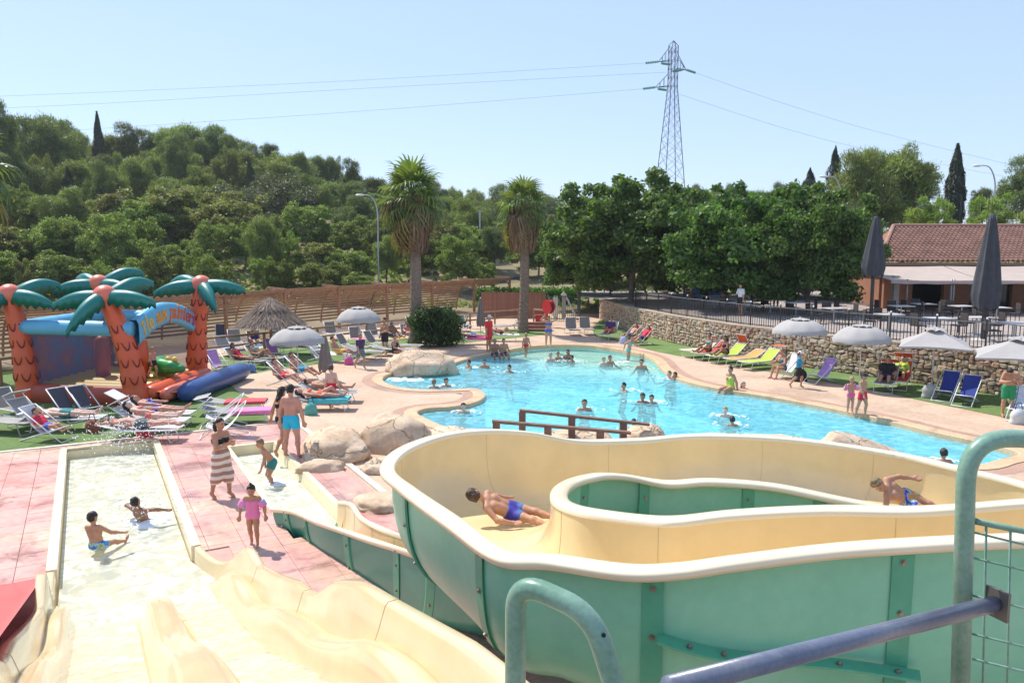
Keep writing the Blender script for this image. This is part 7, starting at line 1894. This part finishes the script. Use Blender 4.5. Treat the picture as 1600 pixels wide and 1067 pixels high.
# ---- striped wrap material
def striped():
    m = bpy.data.materials.new('striped_towel'); m.use_nodes = True; nt = m.node_tree; b = nt.nodes['Principled BSDF']; b.inputs['Roughness'].default_value = .9
    g = nt.nodes.new('ShaderNodeTexCoord'); sx = nt.nodes.new('ShaderNodeSeparateXYZ'); nt.links.new(g.outputs['Object'], sx.inputs[0])
    ml = nt.nodes.new('ShaderNodeMath'); ml.operation = 'MULTIPLY'; ml.inputs[1].default_value = 6.6; nt.links.new(sx.outputs['Z'], ml.inputs[0])
    fr = nt.nodes.new('ShaderNodeMath'); fr.operation = 'FRACT'; nt.links.new(ml.outputs[0], fr.inputs[0])
    gt_ = nt.nodes.new('ShaderNodeMath'); gt_.operation = 'GREATER_THAN'; gt_.inputs[1].default_value = .5; nt.links.new(fr.outputs[0], gt_.inputs[0])
    mx = nt.nodes.new('ShaderNodeMix'); mx.data_type = 'RGBA'; mx.inputs['A'].default_value = (.72, .65, .58, 1); mx.inputs['B'].default_value = (.38, .22, .15, 1); nt.links.new(gt_.outputs[0], mx.inputs['Factor']); nt.links.new(mx.outputs['Result'], b.inputs['Base Color']); return m
def printed(name, cols, scale):
    return noise_ramp_mat(name, cols, scale, detail=2, rough=.7, bump=.1, world=False, thr=(.38, .62))
NH = .0145
walk = dict(ll=((.04, -.42, -1), (.02, .10, -1)), rl=((-.04, .30, -1), (-.02, .75, -1)), la=((.16, .3, -1), (.05, .0, -1)), ra=((-.16, -.3, -1), (-.05, -.5, -1)))
# ---- standing
person('man in aqua blue swim shorts and dark cap seen from behind', stand_at(457, 716), R(168), 1.80, dict(ra=((-.34, .02, -1), (-.10, -.12, -1)), la=((.30, .05, -1), (.12, -.1, -1)), rl=((-.16, .0, -1), (-.05, .03, -1)), ll=((.14, .0, -1), (.05, .03, -1))), 'red', ('short', 'dark'), (('trunks', 'aqua'), ('cap', 'black')), NH)
person('woman in a dark cap half hidden left of the man in blue shorts', stand_at(443, 710), R(150), 1.70, dict(walk, la=((.45, .2, -1), (.35, -.1, -1))), 'tan', ('long', 'dark'), (('briefs', 'black'), ('top', 'black'), ('cap', 'black')), NH, fem=True)
person('woman with dark ponytail wrapped in a striped towel', stand_at(348, 780), R(66), 1.66, dict(la=((.25, -.45, -.9), (-.7, -.55, .35)), ra=((-.25, -.45, -.9), (.7, -.6, .30)), ll=((.05, -.25, -1), (.02, .05, -1)), rl=((-.05, .12, -1), (-.02, .3, -1)), face=(.0, -1, -.1)), 'tan', ('pony', 'dark'), (('wrap', striped()), ('top', 'black')), NH, fem=True)
person('little girl in a pink swimsuit with inflatable armbands walking forward', stand_at(397, 856), R(4), 1.08, dict(walk, la=((.55, 0, -1), (.10, -.1, -1)), ra=((-.55, 0, -1), (-.10, -.1, -1)), ll=((.05, -.2, -1), (0, .15, -1)), rl=((-.05, .12, -1), (0, .4, -1)), head=(0, -.22, 1)), 'tan', ('bun', 'dark'), (('onepiece', 'pink'), ('armbands', printed('armband_print', [(.85, .25, .55), (.85, .25, .55), (.15, .5, .8)], 6))), NH)
person('boy bending forward in the narrow trough in teal shorts', SL(4.55, (B0l + B1l) / 2 - .05, -.40), R(-55), 1.30, dict(up=(0, -.55, .85), head=(0, -.25, 1), ll=((.1, -.45, -1), (.05, .35, -1)), rl=((-.1, -.35, -1), (-.05, .35, -1)), la=((.2, -.2, -1), (.1, -.45, -.9)), ra=((-.25, .35, -.9), (-.1, .1, -1))), 'tan', ('short', 'light'), (('trunks', 'teal'),), NH)
person('boy in blue patterned shorts sitting up in the wide trough', SL(7.3, -.42, -.02), R(172), 1.22, dict(up=(.05, .08, 1), ll=((.25, -.9, .05), (.25, -.5, -.8)), rl=((-.2, -.95, -.1), (-.1, -.95, -.3)), la=((-.0, -.3, -.9), (.15, -.6, -.7)), ra=((-.7, -.4, -.55), (-.5, -.75, -.25))), 'tan', ('short', 'dark'), (('trunks', printed('boy_shorts_print', [(.03, .12, .45), (.08, .3, .6), (.5, .6, .6), (.35, .4, .1)], 7)),), NH, anchor='pelvis')
person('swimmer plunging in the spray of the wide trough', SL(5.9, .42, -.24), R(160), 1.35, dict(up=(0, .4, .9), la=((.8, -.2, .1), (.5, -.7, -.2)), ra=((-.8, -.2, .1), (-.5, -.7, -.2)), ll=((.1, -1, -.05), (.1, -1, -.1)), rl=((-.1, -1, -.05), (-.1, -1, -.1))), 'brown', ('short', 'dark'), (('trunks', 'grey'),), .018, anchor='pelvis')
person('boy in red shorts seen from behind beside the sunbathers', stand_at(519, 637), R(165), 1.38, dict(walk, ra=((-.35, .1, -1), (-.2, -.2, -1))), 'pale', ('short', 'brown'), (('trunks', 'red'),), .017)
person('boy in a dark purple shirt and denim shorts walking along the deck', stand_at(564, 576), R(45), 1.50, dict(walk), 'tan', ('short', 'light'), (('shirt', 'purple'), ('shorts', 'denim')))
person('man in a red shirt and red shorts with a white cap', stand_at(764, 550), R(60), 1.82, {}, 'tan', ('short', 'grey'), (('shirt', 'scarlet'), ('shorts', 'scarlet'), ('cap', 'white')))
person('woman in a blue bikini lifting her hair at the far pool edge', G(857, 542, 0), R(5), 1.62, dict(la=((.75, -.1, .35), (-.55, .0, .8)), ra=((-.75, -.1, .25), (.55, .0, .8))), 'tan', ('long', 'dark'), (('briefs', 'royal'), ('top', 'royal')), fem=True)
person('small child in a red bikini bottom paddling in the shallows', G(822, 559, -.3), R(160), 1.22, dict(walk), 'tan', ('short', 'blond'), (('briefs', 'red'),))
person('boy in a blue shirt and dark shorts walking along the right deck', stand_at(1247, 606), R(70), 1.35, dict(walk, ra=((-.2, -.5, -.9), (0, -.9, -.1))), 'tan', ('short', 'dark'), (('shirt', 'cyan'), ('shorts', 'black'), ('cap', 'white')))
person('little girl in pink with armbands on the right pool edge', stand_at(1328, 646), R(10), 1.12, dict(la=((.6, -.1, -1), (.3, -.5, .6)), ra=((-.7, -.1, -.9), (-.2, -.5, .6))), 'red', ('short', 'blond'), (('briefs', 'hotpink'), ('armbands', MATS['armband_print'])), .018)
person('boy in red shorts and dark sun hat on the right pool edge', stand_at(1346, 652), R(35), 1.32, dict(walk, ll=((.10, -.25, -1), (.05, .1, -1)), rl=((-.1, .2, -1), (-.05, .2, -1))), 'tan', ('short', 'dark'), (('trunks', 'red'), ('cap', 'black')), .018)
person('man in green shorts with bowed head at the right edge', stand_at(1573, 652), R(-20), 1.66, dict(up=(.02, -.16, 1), head=(-.35, -.85, .45), face=(-.2, -.4, -1), la=((.35, -.25, -.9), (-.55, -.6, .25)), ra=((-.35, -.25, -.9), (.45, -.7, .15))), 'tan', ('short', 'dark'), (('shorts', 'green'),), .018)
person('shirtless man in black shorts standing behind the grey parasol', Vector((P(601, 520, 37).x, 37, 0)), R(-35), 1.78, dict(la=((.3, -.3, -1), (-.3, -.8, -.2))), 'tan', ('short', 'dark'), (('shorts', 'black'),))
person('waiter in a white shirt by the terrace railing', Vector((P(1157, 480, 41.5).x, 41.5, WH)), R(-70), 1.72, dict(ra=((-.3, -.3, -1), (.0, -.9, -.1))), 'tan', ('short', 'dark'), (('shirt', 'white'), ('shorts', 'black')))
person('waiter in a white shirt and navy apron under the terrace trees', Vector((P(1213, 460, 46).x, 46, WH)), R(10), 1.78, dict(la=((.4, 0, -1), (-.3, -.5, -.4))), 'tan', ('short', 'brown'), (('shirt', 'white'), ('shorts', 'navy')))
person('small child bouncing inside the inflatable castle', cB + cc(1, .42, .6) - outn * .35, R(60), 1.05, dict(walk), 'red', ('short', 'light'), (('trunks', 'black'),), .018)
person('woman wading with raised arm at the right of the shallow end', G(982, 562, -.3) + Vector((0, 0, -.35)), R(70), 1.6, dict(up=(0, -.25, 1), la=((.3, -.6, -.6), (.1, -.8, -.5)), ra=((-.3, .6, -.3), (-.2, .2, -1))), 'red', ('pony', 'dark'), (('briefs', 'turq'), ('top', 'turq')), fem=True)
# ---- riders on the flume
def rider(label, hp, pp, fp, H, belly, wear, hair, sk, la, ra, face, h, legd2=None):
    hp, pp, fp = G(*hp), G(*pp), G(*fp); upv = hp - pp; leg = (fp - pp).normalized()
    l2 = Vector(legd2).normalized() if legd2 else leg
    person(label, pp, 0, H, dict(up=tuple(upv), fwd=belly, face=face, la=la, ra=ra, ll=(tuple(leg + Vector((0, .12, .06))), tuple(l2 + Vector((0, .10, -.06))), (.5, 0, .8)), rl=(tuple(leg + Vector((0, -.10, .10))), tuple(l2 + Vector((0, -.06, -.12))), (.5, 0, .8))), sk, hair, wear, h, anchor='pelvis')
m_ss1 = bpy.data.materials.new('ombre_shorts'); m_ss1.use_nodes = True
_n = m_ss1.node_tree; _g = _n.nodes.new('ShaderNodeTexCoord'); _s = _n.nodes.new('ShaderNodeSeparateXYZ'); _r = _n.nodes.new('ShaderNodeValToRGB'); _n.links.new(_g.outputs['Object'], _s.inputs[0])
_m = _n.nodes.new('ShaderNodeMapRange'); _m.inputs[1].default_value = -.08; _m.inputs[2].default_value = .26; _n.links.new(_s.outputs['X'], _m.inputs[0]); _n.links.new(_m.outputs[0], _r.inputs[0]); _r.color_ramp.elements[0].color = (.035, .03, .28, 1); _r.color_ramp.elements[1].color = (.16, .42, .55, 1); _r.color_ramp.elements[0].position = .45
_n.links.new(_r.outputs[0], _n.nodes['Principled BSDF'].inputs['Base Color']); _n.nodes['Principled BSDF'].inputs['Roughness'].default_value = .7
rider('boy in blue ombre swim shorts sliding through the left turn of the flume', (746, 776, 1.90), (798, 798, 1.68), (856, 814, 1.64), 1.34, (.05, -.45, .9), (('trunks', m_ss1),), ('short', 'brown'), 'tan',
      ((.2, .6, -.3), (.8, .3, -.2)), ((.55, -.45, -.45), (.95, .05, -.12)), (-.55, .6, .35), .0115)
rider('boy in flower print swim shorts sliding along the far flume wall', (1366, 752, 1.78), (1413, 777, 1.50), (1465, 802, 1.36), 1.33, (-.05, -.75, .65), (('trunks', printed('flower_print', [(.03, .06, .40), (.06, .15, .55), (.55, .5, .35), (.05, .3, .12), (.75, .2, .05)], 9)),), ('short', 'light'), 'tan',
      ((.85, .25, .12), (.95, -.1, -.12)), ((-.3, -.45, -.7), (.5, -.3, -.6)), (-.6, -.5, -.1), .0115)
# ---- swimmers
def swim(label, px, py, H=1.6, rz=0, sk='tan', hair=('short', 'dark'), wear=(), out=.0, pose=None, fem=False):
    p = G(px, py, -.11); d = dict(la=((.45, -.4, -.75), (.25, -.9, -.15)), ra=((-.45, -.4, -.75), (-.25, -.9, -.15)), ll=((.15, -.35, -1), (.1, .5, -.9)), rl=((-.15, -.3, -1), (-.1, .6, -.9))); d.update(pose or {})
    p.z = -.11 - .262 * H + out * .8
    person(label, p, R(rz), H, d, sk, hair, wear, .022, anchor='pelvis', fem=fem, group='swimmers in the pool')
SW = [('dark-haired swimmer left of two heads near the left rock', 733, 576, 1.6, -60, 'tan', 'dark', .10), ('dark-haired swimmer right of the left rock', 757, 575, 1.6, 10, 'tan', 'dark', .10), ('lone swimmer in the middle of the upper pool', 796, 582, 1.5, -30, 'tan', 'dark', .02),
      ('fair-haired swimmer seen from behind in the bubbling cove', 678, 606, 1.5, 170, 'red', 'light', .02), ('dark-haired swimmer in the bubbling cove', 697, 604, 1.5, 20, 'tan', 'dark', .02), ('swimmer just below the paddling peninsula', 724, 645, 1.6, 15, 'pale', 'dark', .02),
      ('left swimmer of the group in the shallow end', 860, 564, 1.5, 20, 'pale', 'grey', .08), ('second swimmer of the group in the shallow end', 872, 560, 1.3, 20, 'tan', 'dark', .05), ('long-haired woman of the group in the shallow end', 887, 560, 1.6, -20, 'brown', 'dark', .16), ('right swimmer of the group in the shallow end', 894, 565, 1.3, -60, 'brown', 'dark', .03),
      ('left of a pair of swimmers in the shallow end', 943, 569, 1.4, 20, 'pale', 'light', .03), ('right of a pair of swimmers in the shallow end', 953, 568, 1.5, 20, 'tan', 'brown', .08), ('broad-shouldered man at the edge of the shallow end', 1002, 576, 1.75, -10, 'tan', 'dark', .10),
      ('breaststroke swimmer in the middle of the pool', 975, 611, 1.6, -70, 'tan', 'dark', .02), ('man with dark glasses behind the bridge rail', 913, 641, 1.75, 5, 'tan', 'brown', .03), ('left of two dark heads close together', 1004, 629, 1.5, -10, 'brown', 'dark', .02), ('right of two dark heads close together', 1018, 630, 1.4, -10, 'tan', 'dark', .0),
      ('swimmer with light hair at the right pool edge', 1046, 592, 1.5, -60, 'pale', 'light', .02), ('dark swimmer beside the right pool edge', 1055, 594, 1.5, -40, 'brown', 'dark', .02), ('person in a cap in the water beside the seated woman', 1161, 611, 1.6, 15, 'light', 'grey', .05),
      ('fair child swimming left of the peaked rock', 1133, 651, 1.2, -20, 'light', 'blond', .05), ('dark-haired child nearest the long low rock', 1144, 665, 1.25, 170, 'tan', 'dark', .0), ('child behind the end of the bridge rail', 990, 671, 1.3, 160, 'tan', 'dark', .05), ('dark-haired swimmer behind the right end of the slide', 1474, 722, 1.5, 170, 'tan', 'dark', .03)]
for (lb, px, py, H, rz, sk_, hk, out) in SW:
    swim(lb, px, py, H, rz, sk_, (('long' if 'woman' in lb else 'short'), hk), (('top', 'black'),) if 'woman' in lb else (), out, fem='woman' in lb)
# ---- sitting
sit = dict(ll=((.12, -1, -.05), (.05, -.15, -1)), rl=((-.12, -1, -.05), (-.05, -.15, -1)), la=((.2, -.4, -.9), (-.1, -.9, -.2)), ra=((-.2, -.4, -.9), (.1, -.9, -.2)))
def seated(label, px, py, z, H, rz, sk_, hair, wear, fem=False, pose=None, group=None, h=.02):
    person(label, G(px, py, z), R(rz), H, dict(sit, **(pose or {})), sk_, hair, wear, h, anchor='pelvis', fem=fem, group=group)
seated('woman in a lime green swimsuit sitting on the right pool edge', 1141, 604, .12, 1.62, -60, 'tan', ('bun', 'dark'), (('onepiece', 'lime'),), True, dict(ra=((-.3, .3, -1), (-.1, .1, -1)), la=((.3, .3, -1), (.1, .1, -1)), ll=((.1, -1, -.12), (.05, -.3, -1)), rl=((-.1, -1, -.12), (-.05, -.5, -1))))
seated('left of two people sitting on the far left pool edge', 773, 553, .12, 1.6, 20, 'brown', ('short', 'grey'), (('trunks', 'navy'),))
seated('right of two people sitting on the far left pool edge', 787, 552, .12, 1.55, 20, 'tan', ('short', 'brown'), (('trunks', 'navy'),))
on_chair('woman in a green swimsuit seated on the white deck chair by the wall', D_f, 1.66, 'red', ('short', 'light'), (('onepiece', 'teal'),), True, recl=-.12, x=.2, z=.42, drop=-3)
on_chair('left woman seated on the red lounger by the wall', L_r, 1.62, 'brown', ('short', 'dark'), (('top', 'turq'), ('briefs', 'black')), True, recl=.1, x=.2, z=.50, knees=.3)
on_chair('right woman with long hair seated on the lime lounger by the wall', L_s, 1.62, 'brown', ('long', 'dark'), (('onepiece', 'black'),), True, recl=-.1, x=.1, z=.50, knees=.3)
on_chair('man in orange shorts seated at the wall end', L_p, 1.72, 'tan', ('short', 'dark'), (('shirt', 'purple'), ('shorts', 'orange')), recl=.3, x=-.1, z=.50)
on_chair('person slouching in the left red deck chair at the wall end', D_d, 1.68, 'tan', ('short', 'dark'), (('shorts', 'navy'),))
on_chair('person in a red shirt in the right red deck chair', D_e, 1.68, 'tan', ('short', 'dark'), (('shirt', 'red'), ('shorts', 'navy')))
seated('woman in a dark top sitting on a lawn lounger behind the walking boy', 617, 548, .48, 1.62, 60, 'tan', ('bun', 'dark'), (('onepiece', 'black'),), True)
on_chair('person in a lime top reclining under the red shade by the wall', L_t, 1.62, 'red', ('short', 'dark'), (('shirt', 'lime'), ('shorts', 'black')), True, recl=.6, x=-.1, z=.50, knees=.3)
on_chair('person in black lounging beside the lime top under the red shade', L_q, 1.66, 'tan', ('short', 'brown'), (('shirt', 'black'), ('shorts', 'purple')), recl=.4, x=.0, z=.50, knees=.2)
on_chair('child in red slumped in the deck chair at the far left', D_a, 1.2, 'tan', ('short', 'dark'), (('shirt', 'red'), ('trunks', 'blue')), h=.018)
on_chair('man in bright blue shorts in the deck chair under the parasol', D_c, 1.75, 'tan', ('short', 'dark'), (('shorts', 'cyan'),))
on_chair('person in red in the deck chair left of the parasol pole', D_b, 1.70, 'red', ('short', 'dark'), (('trunks', 'red'),))
on_chair('woman in the red bikini on her lounger near the thatch', L_h, 1.62, 'brown', ('long', 'dark'), (('onepiece', 'red'),), True, recl=.7, x=-.2, z=.47, knees=.05, drop=.0)
on_chair('woman in the turquoise bikini with bent knees on her lounger', L_i, 1.62, 'tan', ('short', 'brown'), (('top', 'turq'), ('briefs', 'turq')), True, recl=.75, x=-.2, z=.47, knees=.7, drop=-1.0)
# ---- lying on loungers (head at -X of the lounger)
lie = dict(up=(-1, 0, .10), fwd=(0, 0, 1), la=((.9, .22, -.05), (1, .05, -.05)), ra=((.9, -.22, -.05), (1, -.05, -.05)), ll=((1, .05, 0), (1, .03, 0), (.5, .1, .8)), rl=((1, -.05, 0), (1, -.03, 0), (.5, -.1, .8)))
def lying(label, t, H, sk_, hair, wear, fem=False, pose=None, x=-.02, h=.02, z=.50):
    M4 = Matrix.Rotation(t.rotation_euler[2], 4, 'Z'); p = t.location + M4 @ Vector((x, 0, z)); person(label, p, t.rotation_euler[2], H, dict(lie, **(pose or {})), sk_, hair, wear, h, anchor='pelvis', fem=fem)
prone = dict(fwd=(0, 0, -1), la=((-.8, .5, -.05), (-.7, -.6, 0)), ra=((-.8, -.5, -.05), (-.7, .6, 0)), face=(0, -1, -.3), up=(-1, 0, .12), ll=((1, .05, 0), (1, .03, 0), (.9, .1, -.4)), rl=((1, -.05, 0), (1, -.03, 0), (.9, -.1, -.4)))
lying('man in teal shorts sunbathing on the far left lounger', L_b, 1.75, 'pale', ('short', 'dark'), (('trunks', 'teal'),), h=.018)
lying('man in dark shorts lying face down on the lounger nearest the trough', L_c, 1.78, 'red', ('short', 'brown'), (('trunks', 'grey'),), pose=prone, h=.018)
lying('woman in a pink top sunbathing between two other sunbathers', L_d, 1.64, 'pale', ('long', 'dark'), (('top', 'coral'), ('briefs', 'coral')), True, dict(up=(-1, 0, .45)), h=.018)
lying('woman in a royal blue swimsuit sunbathing against the castle', L_e, 1.68, 'red', ('long', 'dark'), (('onepiece', 'royal'),), True, dict(up=(-1, 0, .45)), h=.018)
lying('woman in an orange bikini lying beside the rocks', L_j, 1.65, 'red', ('long', 'dark'), (('top', 'orange'), ('briefs', 'orange')), True, dict(ll=((.85, .05, .5), (.75, .0, -.65), (.6, 0, -.2))), h=.018)
lying('sunbather with bent knee behind the boy in red shorts', L_k, 1.68, 'tan', ('short', 'dark'), (('trunks', 'black'),), False, dict(up=(-1, 0, .3), rl=((.7, 0, .7), (.65, 0, -.75), (.6, 0, -.2))))
lying('sunbather on the pink towel left of the man in red', L_m, 1.66, 'pale', ('short', 'light'), (('trunks', 'blue'),))
lying('woman reclining behind the man in red', L_n, 1.64, 'tan', ('long', 'dark'), (('top', 'purple'), ('briefs', 'purple')), True, dict(up=(-1, 0, .35), ll=((.7, 0, .7), (.65, 0, -.75), (.6, 0, -.2)), rl=((.7, 0, .6), (.65, 0, -.75), (.6, 0, -.2))))
for (lb, q, sk_, hk, wv, fem) in (('woman in a white top reading on the crowded lawn', 2, 'red', 'light', (('shirt', 'white'), ('shorts', 'beige')), True), ('man in yellow shorts sitting on the crowded lawn', 3, 'tan', 'dark', (('shorts', 'yellow'),), False),
        ('woman in navy sitting up by the timber railing', 0, 'tan', 'brown', (('onepiece', 'navy'),), True), ('man in grey shorts resting below the two palms', 6, 'brown', 'dark', (('shorts', 'grey'),), False), ('woman in coral resting near the oleander bush', 7, 'pale', 'light', (('onepiece', 'coral'),), True), ('boy in blue shorts on a lounger by the far closed parasol', 9, 'tan', 'dark', (('trunks', 'blue'),), False)):
    on_chair(lb, XL[q], 1.66, sk_, ('long' if fem else 'short', hk), wv, fem, recl=.5, x=-.1, z=.49, knees=.25, drop=-.25)
# broken water and flecks of foam round the swimmers
FV = []
for (lb, px, py, H, *_r) in SW:
    c_ = G(px, py, -.103)
    for _ in range(26):
        a_ = random.uniform(0, 6.28); r2_ = random.uniform(.22, .75); w_ = random.uniform(.02, .07); l_ = random.uniform(.05, .16); q = c_ + Vector((r2_ * math.cos(a_), r2_ * .8 * math.sin(a_), 0)); d_ = Vector((-math.sin(a_), math.cos(a_), 0)); e_ = Vector((math.cos(a_), math.sin(a_), .12))
        FV += [tuple(q - d_ * l_ ), tuple(q + e_ * w_ + Vector((0, 0, .012))), tuple(q + d_ * l_), tuple(q - e_ * w_ * .3)]
tag(link('foam_flecks', fastmesh('foam_flecks', np.array(FV), 4, np.arange(len(FV)), m_flk := mat('foam_fleck', (.72, .84, .87), .25, .05, 8))), 'white flecks of broken water round the swimmers', 'foam', kind='stuff')
# ================================================================== small things
bagcols = [(.1, .2, .5), (.6, .5, .1), (.55, .1, .3), (.1, .35, .3), (.5, .5, .48), (.25, .08, .05)]
def bag(label, px, py, col, s=.3):
    o = sdf_obj('beach_bag', [('e', (0, 0, .5 * s), np.eye(3), (.5 * s, .35 * s, .5 * s)), ('c', (-.3 * s, 0, .12 * s), (.3 * s, 0, .12 * s), .25 * s, .25 * s)], .025, .05, cloth('bag%d' % px, col), None, loc=G(px, py)); tag(o, label, 'bag')
    mb = MB(); mb.tube(catmull([(-.25 * s, 0, .9 * s), (-.12 * s, 0, 1.35 * s), (.12 * s, 0, 1.35 * s), (.25 * s, 0, .9 * s)], 4), .012, 5); mb.build('handle', m_iron, o, smooth=True)
bag('grey bag at the foot of the square parasol pole', 1452, 622, (.35, .34, .33), .5)
bag('black bag beside the seated woman by the wall', 1250, 596, (.02, .02, .025), .5)
bag('white bag at the right edge beside the man in green shorts', 1590, 662, (.6, .6, .58), .45)
bag('pale blue bag below the red deck chairs', 974, 537, (.4, .5, .7), .4)
bag('red bag under the lounger nearest the trough', 226, 684, (.55, .05, .08), .4)
for i, (px, py, ds) in enumerate(((392, 582, 'blue bag left of the deck chairs under the parasol'), (430, 572, 'yellow bag on the lawn below the thatch'), (545, 570, 'magenta bag by the white lounger on the lawn'), (486, 648, 'green bag beside the lounger near the rocks'), (326, 640, 'grey bag beside the navy castle step'), (145, 676, 'brown bag between the left sunbathers'))):
    bag(ds, px, py, bagcols[i], .38)
# spray drops over the wide trough
n = 900; k_ = rng.normal(size=(n, 3))
src = np.array(SL(1.0, .35, .25)); S2 = np.array(SL(5.9, .45, .05))
C_ = np.where((np.arange(n) < 620)[:, None], src + k_ * np.array([.55, .5, .32]) + np.array([0, 0, .25]), S2 + k_ * np.array([.35, .35, .16]))
C_ = C_[C_[:, 2] > -.1]; r_ = rng.uniform(.008, .028, (len(C_), 1)) * rng.uniform(.5, 1, (len(C_), 1))
dirs = np.array([[1, 0, 0], [-1, 0, 0], [0, 1, 0], [0, -1, 0], [0, 0, 1], [0, 0, -1]], float)
V = (C_[:, None, :] + dirs[None] * r_[:, None, :]).reshape(-1, 3); f = np.array([[0, 2, 4], [2, 1, 4], [1, 3, 4], [3, 0, 4], [2, 0, 5], [1, 2, 5], [3, 1, 5], [0, 3, 5]])
idx_ = (np.arange(len(C_))[:, None, None] * 6 + f[None]).ravel()
sp = link('water_spray', fastmesh('water_spray', V, 3, idx_, mat('spray_white', (.85, .88, .9), .2, .02), True)); tag(sp, 'white water drops splashing up from the wide trough', 'spray', kind='stuff')
# foam: churned water heaps in trough and cove
m_foam = mat('foam_white', (.80, .84, .84), .5, .06, 8, .6, 20)
def foam(label, c, rx, ry, hgt, n, seed, rz=0):
    r2 = np.random.default_rng(seed); pr = []
    for i in range(n):
        a = r2.uniform(0, 6.28); q = math.sqrt(r2.uniform(0, 1)); rad = r2.uniform(.02, .09) * (1 - .4 * q); pr.append(('e', np.array((rx * q * math.cos(a), ry * q * math.sin(a), 0)), np.eye(3), (rad * 1.4, rad * 1.4, rad * hgt)))
    o = sdf_obj('foam', pr, .025, .05, m_foam, None, loc=c, rot=(0, 0, rz)); tag(o, label, 'foam', kind='stuff')
foam('white foam round the plunging swimmer in the wide trough', SL(5.9, .45, -.23), .42, .45, 1.3, 60, 1)
foam('white foam round the bending boy in the narrow trough', SL(4.6, (B0l + B1l) / 2, -.21), .3, .3, .5, 40, 2)
foam('bubbling white water in the left cove of the pool', G(638, 593, -.13), 1.0, .55, .35, 120, 3)
foam('small splash of foam by the wading woman', G(975, 566, -.13), .3, .2, .4, 20, 4)
